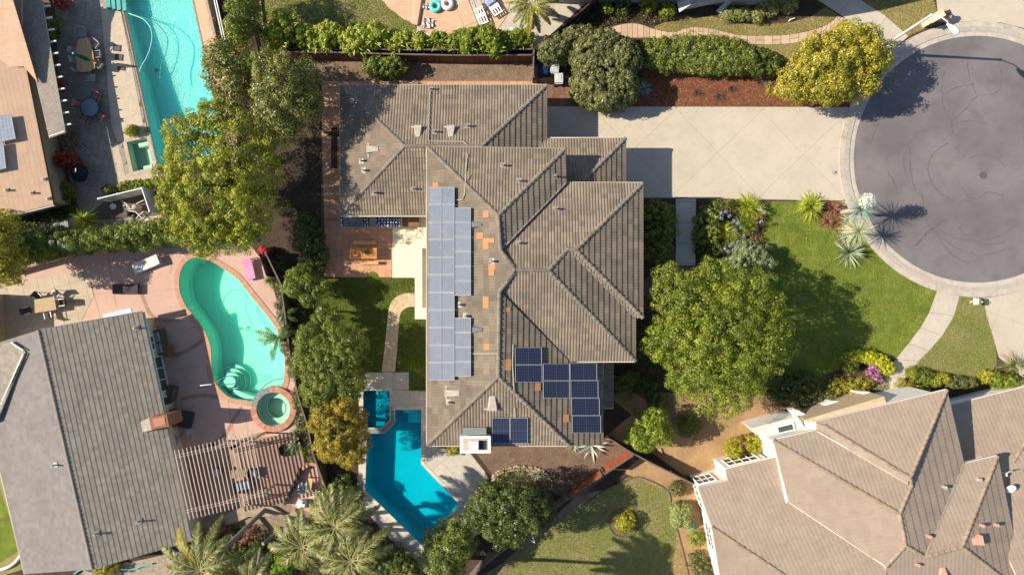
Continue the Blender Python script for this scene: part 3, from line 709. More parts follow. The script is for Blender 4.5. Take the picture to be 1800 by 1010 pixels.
# kidney pool details
do_coping(pK, POOL_K, .42, .62, mat('pink_coping', (.56, .31, .20), (.47, .25, .165), 4, .8, .15, 20, objrnd=.08))
M_stepK = poolmat('step_aqua', (.40, .80, .62), (.04, .3, .25), .3, .03); M_line = mat('tile_line', (.03, .16, .14), None, rough=.5)
cs = P(401, 672)
for i, (r, zz) in enumerate(((48, -1.05), (37, -.8), (27, -.56), (17, -.34))):
    a0 = math.radians(-95); arc = [(cs.x+r*.62*S*math.cos(a0+math.radians(t)), cs.y+r*.62*S*math.sin(a0+math.radians(t))) for t in range(0, 215, 9)]
    cc_ = [p for p in arc if inside(p[0], p[1], POOL_K)]
    if len(cc_) > 3:
        o = MB().prism(cc_+[tuple(P(384, 676)[:2])] if inside(*P(388, 676)[:2], POOL_K) else cc_, -1.3, zz, True).build('pool_step', M_stepK, pK)
        MB().tube([(p[0], p[1], zz+.015) for p in cc_], .022, 4).build('step_line', M_line, o)
shelf = [tuple(P(a, b)[:2]) for a, b in smooth_line([(499, 667), (482, 668), (468, 674), (457, 684), (449, 693), (443, 697), (425, 691), (407, 684)], 3)]+[tuple(P(a, b)[:2]) for a, b in [(404, 694), (428, 702), (455, 703), (474, 692), (490, 681), (496, 668)]]
o = MB().prism(shelf, -1.3, -.45).build('pool_shelf', M_stepK, pK)
MB().tube([(p[0], p[1], -.435) for p in shelf[:22]], .022, 4).build('shelf_line', M_line, o)
o = MB().tube([tuple(P(a, b, .75)) for a, b in [(352, 677)]]+[tuple(P(355, 687, .9)), tuple(P(372, 675, .95)), tuple(P(392, 664, .9)), tuple(P(401, 660, .1))][1:], .03, 6).build('handrail', mat('steel', (.7, .7, .7), None, rough=.25, metal=1), pK)
# brick ring of the round spa
M_brick = mat('pink_brick', (.52, .26, .18), (.42, .20, .14), 5, .85, .25, 25, objrnd=.16)
ctr = P(482, 718)
for r0, r1, z1, nn in ((29.5, 39.8, .22, 46),):
    for i in range(nn):
        a0 = 2*math.pi*i/nn; a1 = 2*math.pi*(i+1)/nn; g_ = .012; q = []
        for t, r in ((a0+g_/2/(r0*S), r0), (a1-g_/2/(r0*S), r0), (a1-g_/2/(r1*S), r1), (a0+g_/2/(r1*S), r1)): q.append((ctr.x+r*S*math.cos(t), ctr.y+r*S*math.sin(t)))
        dg = math.degrees(a0) % 360
        m_ = mat('mosaic_grey', (.30, .33, .33), (.12, .14, .15), 9, .5, .1, 30) if 95 < dg < 165 else M_brick
        MB().prism(q, -.9 if 80 < dg < 175 else 0, z1, False).build('brick', m_, sK)
MB().lathe((ctr.x, ctr.y, 0), [(29.4*S, -.80), (29.4*S, -.42), (17.5*S, -.42), (17.5*S, -.80)], 36, False).build('spa_bench', M_plS, sK)
MB().tube([(ctr.x+17.5*S*math.cos(t/20*6.2832), ctr.y+17.5*S*math.sin(t/20*6.2832), -.41) for t in range(20)], .022, 4, True).build('bench_line', M_line, sK)
# square spa details
do_coping(sL, SPA_L, .3, .55, M_flag2)
MB().prism(xy([(224, 251), (244, 246), (256, 298), (235, 301)]), -.8, -.72).build('spa_floor', mat('spa_green', (.16, .30, .22)), sL)
for q in ([(239, 251), (257, 247), (258, 254), (241, 258)], [(248, 291), (267, 287), (268.5, 292), (249, 297)], [(259, 247), (261, 247), (269, 290), (264, 291)]):
    MB().prism(xy(q), -.8, -.3).build('spa_step', mat('spa_pale', (.48, .60, .47)), sL)
# long pool details
do_coping(pL, POOL_L, .12, .8, mat('grey_coping', (.32, .28, .24), (.25, .22, .19), 4, .8, .2, 20, objrnd=.08), z1=.03)
for i, x in enumerate((188, 196, 205, 214)):
    MB().prism(xy([(x-1, -26), (x+6, -26), (x+9.5, 16+i), (x+2.5, 18+i)]), 0, .25-.05*i).build('entry_step', mat('teal_step', (.10, .42, .38), (.07, .33, .30), 3, .6), pL)
for par, x, y, zz in ((pM, 775, 885, -1.49), (pK, 432, 575, -1.5), (pL, 330, 180, -1.66)):
    MB().lathe(P(x, y, zz), [(.14, 0), (.14, .02), (.10, .03)], 14).build('floor_drain', M_coping, par)
def hose(label, px, z, r, m, parent=None, name='pool_hose', cat='hose'):
    pts = [tuple(P(a, b, z)) for a, b in smooth_line(px, 5)]
    t = thing(name, label, cat, pts[0]); MB().tube(pts, r, 6).build('hose_tube', m, t); return t
M_hose1 = mat('hose_teal', (.07, .32, .30), None, rough=.5); M_hose2 = mat('hose_pale', (.45, .78, .74), None, rough=.5)
t = hose('thin dark cleaner hose looping through the long turquoise pool', [(218, 20), (240, 28), (262, 35), (280, 46), (292, 62), (295, 75), (291, 95), (283, 115), (281, 140)], -.05, .035, M_hose1)
t2 = hose('pale hose curving along the shaded side of the long turquoise pool', [(226, 24), (250, 33), (262, 45), (267, 60), (265, 80), (258, 100), (248, 118), (243, 135), (243, 160), (258, 240), (270, 268), (277, 292)], -.045, .032, M_hose2)
v = thing('pool_cleaner', 'small dark pool cleaner on the floor of the long turquoise pool', 'pool cleaner', P(277, 124, -1.4))
MB().lathe(P(277, 124, -1.48), [(.16, 0), (.2, .08), (.12, .2), (.04, .24)], 12).build('cleaner_body', M_hose1, v)
MB().box(P(281, 124, -1.38), (.3, .06, .05), .5).build('cleaner_wing', M_hose1, v)
hose('dark cleaner hose coiled through the turquoise kidney pool', [(461, 583), (450, 583), (430, 578), (410, 568), (398, 555), (391, 540), (395, 522), (405, 512), (420, 509), (432, 516), (440, 530)], -.05, .022, M_hose1)
hose('short dark hose drifting at the right side of the kidney pool', [(434, 517), (432, 530), (434, 548), (440, 562), (441, 578)], -.05, .02, M_hose1)
# ---- left neighbours' stone deck
LP_ = [(70, -30), (212, -30), (278, 294), (340, 285), (345, 340), (330, 375), (235, 395), (150, 415), (60, 420), (60, 200)]
lp = sheet('stone_patio', xy(LP_), Z(1), M_joint, [SPA_L])
slabs(lp, xy([(95, -30), (200, -30), (234, 110), (272, 292), (288, 320), (205, 325), (205, 335), (148, 385), (128, 340), (108, 240)]), math.radians(-13), 13*S, 13*S, .2, .3, .014, 0, Z(3), M_flag, 'flagstone', .08, holes=[offset_poly(SPA_L, .2)])
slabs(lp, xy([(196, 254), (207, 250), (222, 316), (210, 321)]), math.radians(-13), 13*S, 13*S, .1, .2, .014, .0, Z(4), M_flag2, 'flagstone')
MB().prism(xy([(177, 6), (189, 16), (213, 22), (256, 240), (252, 241), (223, 247), (207, 250), (196, 220)]), 0, Z(5), False).build('sunlit_tone_deck', M_flag2, lp)  # lighter copy of the patio stone paints the sunlit strip by the pool
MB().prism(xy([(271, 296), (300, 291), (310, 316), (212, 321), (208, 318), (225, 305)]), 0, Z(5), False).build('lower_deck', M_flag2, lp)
flatpoly('right_coping_deck', [(333, -30), (366, -30), (410, 180), (420, 290), (397, 282), (373, 165)], 1, M_peach)
flatpoly('narrow_walk', [(30, 400), (150, 372), (155, 388), (330, 375), (330, 395), (240, 410), (160, 405), (45, 432)], 2, M_flag)
sw = bpy.data.objects['narrow_walk']
slabs(sw, xy([(40, 398), (134, 372), (140, 390), (44, 418)]), math.radians(15), 32*S, 3, .2, 0, .02, 0, Z(4), mat('walk_slab', (.33, .33, .31), (.28, .28, .27), 2, .85, objrnd=.07), 'slab')
MB().prism(xy([(200, 402), (290, 375), (300, 385), (240, 400), (205, 408)]), 0, Z(5), False).build('gravel_edge', M_pathstone, sw)
# ---- SW neighbour's pink patio with brick bands
PP = [(-30, 500), (30, 478), (215, 430), (330, 420), (440, 430), (470, 470), (490, 540), (525, 640), (545, 780), (560, 880), (480, 900), (330, 930), (230, 600), (-30, 600)]
pk = sheet('pink_patio', xy(PP), Z(1), mat('pink_joint', (.40, .27, .205), None), [POOL_K, SPA_K])
OK_ = offset_poly(POOL_K, .38); OS_ = offset_poly(SPA_K, .55)
slabs(pk, xy(PP), math.radians(15), 60*S, 60*S, .4, 1.1, .02, Z(1)-.002, Z(3), M_pink, 'patio_panel', holes=[]) if False else None
mb = MB()
seg = [[(160, 497), (177, 560)], [(242, 497), (262, 560)], [(300, 480), (303, 440)], [(157, 520), (262, 500)], [(306, 652), (360, 640)], [(330, 420), (315, 452)], [(355, 735), (430, 775)], [(400, 700), (412, 770)], [(268, 566), (340, 540)], [(280, 600), (352, 570)], [(240, 515), (310, 508)], [(430, 720), (436, 760)], [(290, 560), (300, 620)], [(190, 450), (205, 540)], [(235, 440), (250, 505)]]
mb2 = MB()
for a_, b_ in seg: ribbon(mb2, xy([a_, ((a_[0]+b_[0])/2, (a_[1]+b_[1])/2), b_]), .03, Z(1)+.005)
mb2.build('saw_cut', mat('pink_joint2', (.34, .22, .17), None), pk)
pk.data.materials[0] = M_pink
def band(px, wd, z1=Z(3), seg=.5):
    pts = smooth_line([tuple(P(a, b)[:2]) for a, b in px], 5); d = 0
    for i in range(len(pts)-1):
        a, b = V(pts[i]), V(pts[i+1]); t = (b-a).normalized(); s_ = V((-t.y, t.x))*wd/2
        MB().prism([tuple(a-s_+t*.01), tuple(b-s_-t*.01), tuple(b+s_-t*.01), tuple(a+s_+t*.01)], 0, z1, False).build('brick_band', M_pinkb, pk)
band([(306, 625), (325, 618), (345, 606), (357, 596)], .30)
band([(318, 702), (340, 696), (365, 695), (382, 697)], .30)
band([(360, 790), (385, 772), (398, 760), (412, 735), (425, 715)], .28)
band([(242, 497), (262, 548), (285, 562), (308, 562), (333, 550)], .26)
band([(405, 788), (440, 768), (470, 760), (505, 752)], .28)
slabs(pk, xy([(-30, 515), (60, 490), (150, 478), (160, 500), (165, 520), (140, 570), (60, 600), (-30, 600)]), math.radians(15), 27*S, 27*S, .3, .8, .02, 0, Z(4), M_flag2, 'stone_slab', holes=[])
slabs(pk, xy([(325, 790), (420, 770), (545, 760), (560, 870), (470, 880), (345, 905)]), math.radians(13), 64*S, 64*S, .3, .8, .02, 0, Z(3), mat('rose_patio', (.38, .235, .175), (.33, .20, .145), 1.5, .85, .15, objrnd=.06), 'patio_panel')
# ---- bottom middle and right
flatpoly('mulch_yard', [(830, 787), (1062, 772), (1125, 790), (1010, 880), (960, 860), (940, 838), (900, 822), (870, 838)], 1, M_bark)
chips('bark_chips', [(830, 787), (1062, 772), (1120, 790), (1010, 875), (940, 838), (870, 835)], 5000, leafmat('chip_brown', (.08, .05, .03), (.18, .12, .08), (.33, .24, .17), 0), 21)
flatpoly('side_dirt', [(1062, 690), (1150, 760), (1220, 850), (1350, 800), (1400, 700), (1330, 690), (1200, 690)], 1, M_dirt)
flatpoly('dry_yard', [(1060, 770), (1120, 720), (1180, 690), (1400, 690), (1400, 860), (1215, 845), (1140, 790)], 2, M_dirt)
flatpoly('lower_yard', [(1130, 800), (1215, 848), (1235, 900), (1270, 1030), (1180, 1030), (1190, 930), (1178, 880), (1170, 862), (1120, 840), (1095, 830)], 2, M_dirt)
LB = [(905, 1030), (850, 1010), (930, 960), (1000, 905), (1062, 862), (1105, 838), (1140, 843), (1168, 860), (1178, 880), (1190, 930), (1212, 1030)]
flatpoly('lower_lawn', LB, 1, M_lawn3); tufts('lower_lawn_grass', xy(LB), 26000, G_mix, Z(1), 31, .05)
MB().tube([tuple(P(a, b, .03)) for a, b in smooth_line([(1056, 864), (1085, 850), (1118, 838), (1140, 843), (1165, 855), (1177, 868), (1180, 885)], 5)], .06, 5).build('lawn_edging', M_joint)['kind'] = 'structure'
MB().tube([tuple(P(a, b, .03)) for a, b in smooth_line([(1190, 928), (1200, 965), (1212, 1015)], 5)], .05, 5).build('dirt_edging', M_joint)['kind'] = 'structure'
ringc = P(1096, 918)
MB().prism(circle(1096, 918, 26, 32), 0, Z(4), False).build('round_bed', M_bark)['kind'] = 'structure'
re_ = thing('bed_edging', 'round dark edging ring around the yellow bush in the lower lawn', 'edging', ringc)
MB().tube([(ringc.x+26*S*math.cos(t/36*6.2832), ringc.y+25*S*math.sin(t/36*6.2832), .05) for t in range(36)], .05, 6, True).build('edging_ring', M_joint, re_)
flatpoly('left_lawn', [(-60, 800), (0, 830), (40, 1000), (0, 1012), (-60, 1012)], 1, M_lawn2); flatpoly('bottom_left_lawn', [(-60, 800), (0, 860), (36, 965), (0, 988), (-60, 988)], 2, M_lawn)
flatpoly('fence_side_bed', [(855, 1015), (1015, 870), (1060, 860), (1000, 905), (930, 962), (880, 1015)], 2, M_dirt2)
# ------------------------------------------------------------------ roofs
def plane3(a, b, c):
    A, B, C = P(*a), P(*b), P(*c); n = (B-A).cross(C-A).normalized()
    if n.z < 0: n = -n
    return (A, n)
def hit(px, py, pl):
    A, n = pl; o = V((0, 0, H)); d = V(((px-900)*S, (505-py)*S, -H)); t = (A-o).dot(n)/d.dot(n); return o+d*t
def on(x, y, pl):   # vertical projection of a world xy point
    A, n = pl; return V((x, y, A.z-(n.x*(x-A.x)+n.y*(y-A.y))/n.z))
def frame(pl):
    A, n = pl; U = V((0, 0, 1)).cross(n).normalized(); Vv = n.cross(U).normalized()   # U along the eave, Vv uphill
    if Vv.z < 0: Vv = -Vv; U = -U
    return U, Vv, n
def tile_field(mb_out, pl, poly3, per, amp, crs, th, seg=4, u0=None, v0=None):
    """real tile relief on the roof plane clipped to the polygon; appends verts/faces and tile ids"""
    U, W, n = frame(pl); A = pl[0]
    uv = [((p-A).dot(U), (p-A).dot(W)) for p in poly3]
    conv = True; s0 = 0; k = len(uv)
    for i in range(k):
        a, b, c = uv[i], uv[(i+1) % k], uv[(i+2) % k]; cr = (b[0]-a[0])*(c[1]-b[1])-(b[1]-a[1])*(c[0]-b[0])
        if abs(cr) < 1e-6: continue
        if s0 == 0: s0 = 1 if cr > 0 else -1
        elif s0*cr < 0: conv = False; break
    polys = [uv] if conv else [[uv[i] for i in t] for t in tessellate_polygon([[V((a, b, 0)) for a, b in uv]])]
    ids = []
    for q in polys:
        if area(q) < .01: continue
        ar = sum(q[i][0]*q[(i+1) % len(q)][1]-q[(i+1) % len(q)][0]*q[i][1] for i in range(len(q)))
        if ar < 0: q = q[::-1]
        us = [p[0] for p in q]; vs_ = [p[1] for p in q]; st = per/seg if amp > 0 else per
        i0 = math.floor(min(us)/st)-1; i1 = math.ceil(max(us)/st)+1; j0 = math.floor(min(vs_)/crs)-1; j1 = math.ceil(max(vs_)/crs)+1
        ne = len(q); en = []
        for e in range(ne):
            a, b = q[e], q[(e+1) % ne]; d = math.hypot(b[0]-a[0], b[1]-a[1])
            if d < 1e-6: continue
            en.append((a[0], a[1], -(b[1]-a[1])/d, (b[0]-a[0])/d))
        bm = bmesh.new(); cache = {}
        def vert(i, j, up):
            kk = (i, j, up)
            if kk not in cache:
                wv = (amp*abs(math.sin(math.pi*i*st/per)) if amp > 0 else 0)+(th if up else 0)
                jt = ((i*7+j*13) % 5-2)*.0
                cache[kk] = bm.verts.new((i*st, j*crs, wv+jt))
            return cache[kk]
        mrg = (st+crs)*.8
        for j in range(j0, j1):
            for i in range(i0, i1):
                cx, cy = (i+.5)*st, (j+.5)*crs
                if any((cx-a)*nx+(cy-b)*ny < -mrg for a, b, nx, ny in en): continue
                bm.faces.new((vert(i, j, 1), vert(i+1, j, 1), vert(i+1, j+1, 0), vert(i, j+1, 0)))
                bm.faces.new((vert(i, j, 0), vert(i+1, j, 0), vert(i+1, j, 1), vert(i, j, 1))) if True else None
        for a, b, nx, ny in en:
            geom = bm.verts[:]+bm.edges[:]+bm.faces[:]
            bmesh.ops.bisect_plane(bm, geom=geom, dist=1e-5, plane_co=(a, b, 0), plane_no=(-nx, -ny, 0), clear_outer=True)
        bm.verts.index_update(); base = len(mb_out.v)
        for v in bm.verts: mb_out.v.append(tuple(A+U*v.co.x+W*v.co.y+n*(v.co.z+.01)))
        for f in bm.faces:
            mb_out.f.append(tuple(base+v.index for v in f.verts)); c = f.calc_center_median()
            ids.append((math.floor(c.x/(per*(2 if amp > 0 else 1))+.001), math.floor(c.y/crs+.001)))
        bm.free()
    return ids
def roof_face(parent, pl, px, m, per=.21, amp=.04, crs=.43, th=.05, name='roof_tiles', drop=.16, seg=4):
    poly3 = [hit(a, b, pl) for a, b in px]; mb = MB(); ids = tile_field(mb, pl, poly3, per, amp, crs, th, seg)
    o = mb.build(name, m, parent); o['kind'] = 'stuff'
    h = np.array([((a*73856093) ^ (b*19349663)) % 1000/1000 for a, b in ids], np.float32)
    at = o.data.attributes.new('rnd', 'FLOAT', 'FACE'); at.data.foreach_set('value', h)
    return poly3
def solid_under(parent, polys3, m, drop=.16, name='roof_deck'):
    mb = MB()
    for p3 in polys3:
        n = len(p3); ar = sum(p3[i].x*p3[(i+1) % n].y-p3[(i+1) % n].x*p3[i].y for i in range(n)); q = p3 if ar > 0 else p3[::-1]
        top = [tuple(v+V((0, 0, -.02))) for v in q]; bot = [tuple(v+V((0, 0, -drop))) for v in q]
        tr = tessellate_polygon([[V((v.x, v.y, 0)) for v in q]]); fs = []
        for t in tr:
            a, b, c = [q[i] for i in t]; s_ = (b.x-a.x)*(c.y-a.y)-(b.y-a.y)*(c.x-a.x)
            if abs(s_) < 1e-7: continue
            t = tuple(t) if s_ > 0 else tuple(t[::-1]); fs.append(t); fs.append(tuple(i+n for i in t[::-1]))
        fs += [(i, i+n, (i+1) % n+n, (i+1) % n) for i in range(n)]
        mb.add(top+bot, fs)
    return mb.build(name, m, parent)
CAPME = {}
def cap_line(parent, a, b, m, seg=.40, r=.13, name='ridge_tile', single=True, lift=.03):
    """overlapping half-round cap tiles from a (low) to b (high)"""
    a = V(a)+V((0, 0, lift)); b = V(b)+V((0, 0, lift)); 
    if a.z > b.z: a, b = b, a
    d = b-a; L_ = d.length; k = max(1, round(L_/seg)); d.normalize()
    side = d.cross(V((0, 0, 1))).normalized(); up = side.cross(d).normalized(); st = L_/k
    key = (round(r, 3), round(st, 2), m.name)
    if key not in CAPME:
        mb = MB(); ns = 6; vs = []
        for (yy, rr, zz) in ((0, r*1.18, .03), (st*1.0, r*.92, 0)):
            for i in range(ns+1):
                t = math.pi*i/ns; vs.append((-rr*math.cos(t), yy, zz+rr*.75*math.sin(t)-.02))
        fs = [(i, i+1, i+ns+2, i+ns+1) for i in range(ns)]+[tuple(range(ns+1))[::-1]]
        mb.add(vs, fs); me = bpy.data.meshes.new(name); me.from_pydata(mb.v, [], mb.f); me.update(); me.materials.append(m); CAPME[key] = me
    me = CAPME[key]
    rot = Matrix((side, d, up)).transposed().to_4x4()
    if single:
        for i in range(k):
            o = link(name, me, parent, True); o.matrix_local = Matrix.Translation(a+d*st*i-(parent.location if parent.type == 'EMPTY' else V((0, 0, 0))))@rot
    else:
        mb = MB(); tpl = [v.co.copy() for v in me.vertices]; fs = [tuple(p.vertices) for p in me.polygons]
        for i in range(k): M_ = Matrix.Translation(a+d*st*i)@rot; mb.add([M_@c for c in tpl], fs)
        o = mb.build(name, m, parent); o['kind'] = 'stuff'
def walls(parent, rect, ztop, m, name='wall', inset=.45, z=3.1, poly=False):
    pts = [P(a, b, z)[:2] for a, b in rect]; q = offset_poly([tuple(p) for p in pts], -inset)
    return MB().prism(q, -.05, ztop, True).build(name, m, parent)

M_tile = mat('grey_brown_tile', (.239, .187, .137), (.200, .158, .118), .45, .85, .25, 40, rnd=.17, c3=(.153, .128, .101), scale3=.8, amt3=.6)
M_tileP = M_tile
M_cap = mat('ridge_cap', (.248, .212, .166), (.184, .156, .124), 4, .85, .3, 30, objrnd=.14)
M_orange = mat('orange_tile', (.52, .25, .11), (.46, .215, .095), 3, .8, .1, 30)
M_wall = mat('stucco_cream', (.62, .54, .42), (.56, .49, .39), 2, .9, .2, 60)
M_gw = mat('white_gutter', (.60, .57, .53), None, rough=.6)
M_white = mat('white_paint', (.80, .77, .72), None, rough=.6)
M_fascia = mat('fascia_beige', (.60, .52, .42), None, rough=.7)
M_grey = mat('grey_metal', (.30, .31, .31), (.25, .26, .26), 4, .5, .1, 30, metal=.4)
M_vent = mat('vent_paint', (.50, .44, .36), (.40, .35, .29), 5, .7, .1, 30)
hs = thing('house', 'large two-storey house with many-hipped grey brown tile roof and solar panels in the centre', 'house', P(880, 500))
E1, E2 = 3.1, 5.6
FACES = dict(
 AN=(((599, 150, E1), (961, 150, E1), (711, 257, 4.87)), [(599, 150), (961, 150), (847, 257.5), (711, 257.5)]),
 AW=(((599, 150, E1), (599, 378, E1), (711, 257, 4.87)), [(599, 150), (711, 257), (599, 378)]),
 AS=(((599, 378, E1), (752, 378, E1), (711, 257, 4.87)), [(599, 378), (711, 257), (770, 257), (770, 378)]),
 AE=(((961, 150, E1), (961, 243, E1), (847, 257, 4.87)), [(961, 150), (961, 245), (940, 300), (847, 300), (847, 257)]),
 GN=(((961, 243, 3.05), (1100, 243, 3.05), (1022, 321, 4.3)), [(944, 262), (961, 244), (1100, 243), (1018, 325), (944, 325)]),
 GE=(((1100, 243, 3.05), (1100, 321, 3.05), (1022, 321, 4.3)), [(1100, 243), (1100, 340), (1005, 340), (1018, 325)]),
 BW=(((751, 258, E2), (751, 782, E2), (876, 378, 7.35)), [(751, 258), (876, 378), (880, 440), (907, 474), (878, 512), (876, 662), (751, 782)]),
 BN=(((751, 258, E2), (993, 262, E2), (876, 378, 7.35)), [(751, 258), (993, 262), (876, 378)]),
 BE=(((993, 262, E2), (995, 321, E2), (876, 378, 7.35)), [(993, 262), (995, 321), (880, 440), (876, 378)]),
 DN=(((995, 321, 5.4), (1130, 322, 5.4), (908, 473, 7.6)), [(995, 321), (1130, 322), (1012, 439), (998, 438), (964, 475), (907, 475), (880, 440)]),
 DE=(((1130, 322, 5.4), (1130, 555, 5.4), (1012, 438, 7.1)), [(1130, 322), (1130, 557), (1012, 438)]),
 DS=(((1130, 558, 5.4), (1117, 558, 5.4), (1012, 440, 7.1)), [(1130, 558), (1117, 559), (1002, 443), (1012, 438)]),
 DL=(((1117, 560, 5.4), (1117, 634, 5.4), (964, 475, 7.6)), [(998, 438), (1003, 443), (1117, 559), (1117, 634), (964, 475)]),
 CS=(((1117, 634, 5.5), (1000, 634, 5.5), (908, 475, 7.6)), [(907, 475), (964, 475), (1117, 634), (999, 634), (878, 512)]),
 BE2=(((878, 512, 7.35), (876, 662, 7.35), (1060, 700, 4.65)), [(878, 512), (1000, 634), (1060, 634), (1060, 782), (1000, 782), (876, 662)]),
 BS=(((751, 782, E2), (1000, 782, E2), (876, 662, 7.35)), [(751, 782), (1000, 782), (876, 662)]),
 LW=(((1078, 634, 2.9), (1078, 715, 2.9), (1050, 715, 3.35)), [(1078, 630), (1078, 716), (1040, 716), (1040, 630)]),
 SW=(((743, 436, 2.8), (743, 541, 2.8), (760, 541, 3.1)), [(743, 436), (743, 541), (765, 541), (765, 436)]),
)
PLN = {}; deck = []
for k_, (tri, px) in FACES.items():
    pl = plane3(*tri); PLN[k_] = pl
    deck.append(roof_face(hs, pl, px, M_tile))
solid_under(hs, deck, M_fascia)
T = lambda k, x, y: hit(x, y, PLN[k])
for a, b in ((T('AN', 599, 150), T('AN', 711, 257)), (T('AS', 599, 378), T('AS', 711, 257)), (T('AN', 961, 150), T('AN', 847, 257)), (T('AN', 711, 257), T('AN', 847, 257)),
             (T('GN', 1100, 243), T('GN', 1025, 318)), (T('BN', 751, 258), T('BN', 876, 378)), (T('BE', 993, 262), T('BE', 876, 378)),
             (T('BW', 876, 378), T('BW', 880, 440)), (T('BW', 880, 440), T('DN', 907, 474)), (T('DN', 907, 474), T('DN', 964, 475)), (T('CS', 907, 475), T('BW', 878, 512)),
             (T('BW', 878, 512), T('BW', 876, 662)), (T('DN', 1130, 322), T('DN', 1012, 439)), (T('DS', 1130, 558), T('DE', 1012, 439)), (T('DN', 1012, 439), T('DN', 998, 438)),
             (T('DN', 998, 438), T('DN', 964, 475)), (T('DL', 1117, 634), T('DL', 964, 475)), (T('BS', 751, 782), T('BS', 876, 662)), (T('BS', 1000, 782), T('BS', 876, 662))):
    cap_line(hs, a, b, M_cap)
M_valley = mat('valley_metal', (.42, .38, .32), (.32, .28, .23), 5, .6, .1, metal=.2)
for a, b in ((T('AE', 961, 245), T('AE', 945, 262)), (T('BE', 995, 321), T('BE', 880, 440)), (T('DL', 1117, 559), T('DL', 1003, 443)), (T('CS', 999, 634), T('CS', 878, 512))):
    MB().beam(a+V((0, 0, .05)), b+V((0, 0, .05)), .10, .05).build('valley_flashing', M_valley, hs)
# gutters
def gutter(parent, pts, m=M_fascia, w_=.10, h_=.12, dz=-.10, name='gutter'):
    for a, b in zip(pts[:-1], pts[1:]): MB().beam(V(a)+V((0, 0, dz)), V(b)+V((0, 0, dz)), w_, h_).build(name, m, parent)
for k, a, b in (('AN', (599, 149), (961, 149)), ('AW', (598, 149), (598, 379)), ('AS', (599, 379.5), (751, 379.5)), ('GN', (962, 242), (1101, 242)), ('BN', (750, 257.5), (994, 261.5)), ('BW', (750, 258), (750, 783)), ('DN', (995, 320.5), (1131, 321)), ('CS', (1000, 635.5), (1118, 635.5)), ('BS', (751, 783.5), (1000, 783.5)), ('LW', (1040, 717), (1078, 717))):
    gutter(hs, [T(k, *a), T(k, *b)])
# walls below the roofs
walls(hs, [(599, 150), (961, 150), (961, 378), (599, 378)], 3.0, M_wall, inset=.5)
walls(hs, [(900, 243), (1100, 243), (1100, 345), (900, 345)], 2.95, M_wall, inset=.4)
walls(hs, [(756, 265), (990, 265), (990, 778), (756, 778)], 5.5, M_wall, z=5.6, inset=.3)
walls(hs, [(900, 328), (1128, 328), (1115, 556), (1115, 632), (900, 632)], 5.3, M_wall, z=5.4, inset=.4)
walls(hs, [(960, 600), (1056, 600), (1056, 776), (960, 776)], 4.5, M_wall, z=4.6, inset=.3)
walls(hs, [(1030, 600), (1074, 600), (1074, 712), (1030, 712)], 2.8, M_wall, z=2.9, inset=.3)
# windows and doors on the main house walls
M_glass = mat('window_glass', (.06, .08, .09), None, rough=.08, spec=.6)
def window(parent, a, b, z0, z1, out, m_frame=M_white, mull=1, name='window', rows=1):
    """window on a vertical wall running a->b (world xy), frame proud of the wall towards 'out'"""
    a = V((a[0], a[1], 0)); b = V((b[0], b[1], 0)); d = (b-a).normalized(); o = V((out[0], out[1], 0)).normalized()
    mb = MB(); w_ = .07
    for (p, q) in ((a+V((0, 0, z0)), b+V((0, 0, z0))), (a+V((0, 0, z1)), b+V((0, 0, z1)))): mb.beam(p-d*.03+o*.04, q+d*.03+o*.04, .08, w_)
    for i in range(mull+2): p = a.lerp(b, i/(mull+1)); mb.beam(p+V((0, 0, z0))+o*.04, p+V((0, 0, z1))+o*.04, .08 if i in (0, mull+1) else .05, .06)
    for r_ in range(1, rows): zz = z0+(z1-z0)*r_/rows; mb.beam(a+o*.035+V((0, 0, zz)), b+o*.035+V((0, 0, zz)), .05, .04)
    f = mb.build(name, m_frame, parent)
    g = MB(); e = o*.015; g.add([a+e+V((0, 0, z0)), b+e+V((0, 0, z0)), b+e+V((0, 0, z1)), a+e+V((0, 0, z1))], [(0, 1, 2, 3)]); g.build('pane', M_glass, f)
    return f
def wxy(x, y, z=0): return P(x, y, z)
def wall_win(parent, x0, y0, x1, y1, z, inset, z0, z1, out, **k):
    a = P(x0, y0, z); b = P(x1, y1, z); o = V((out[0], out[1], 0)); window(parent, (a-o*inset)[:2], (b-o*inset)[:2], z0, z1, out, **k)
for y0, y1 in ((180, 205), (290, 330)): wall_win(hs, 599, y0, 599, y1, 3.1, .5, .3, 2.3, (-1, 0))
for x0, x1 in ((640, 700), (715, 745)): wall_win(hs, x0, 378, x1, 378, 3.1, .5, .1, 2.2, (0, -1), mull=2)
for x0, x1 in ((650, 690), (760, 800), (880, 910)): wall_win(hs, x0, 150, x1, 150, 3.1, .5, 1, 2.1, (0, 1))
for y0, y1 in ((400, 430), (600, 640), (700, 740)): wall_win(hs, 756, y0, 756, y1, 5.6, .3, 3.4, 4.7, (-1, 0)); wall_win(hs, 756, y0, 756, y1, 5.6, .3, .1, 2.2, (-1, 0))
for y0, y1 in ((355, 385), (430, 470)): wall_win(hs, 1127, y0, 1124, y1, 5.4, .4, 3.4, 4.7, (1, 0))
gdo = MB().beam(P(1100, 262, 3.05)-V((.35, 0, 3.05-1.1)), P(1100, 330, 3.05)-V((.35, 0, 3.05-1.1)), .06, 2.2).build('garage_door', M_white, hs)
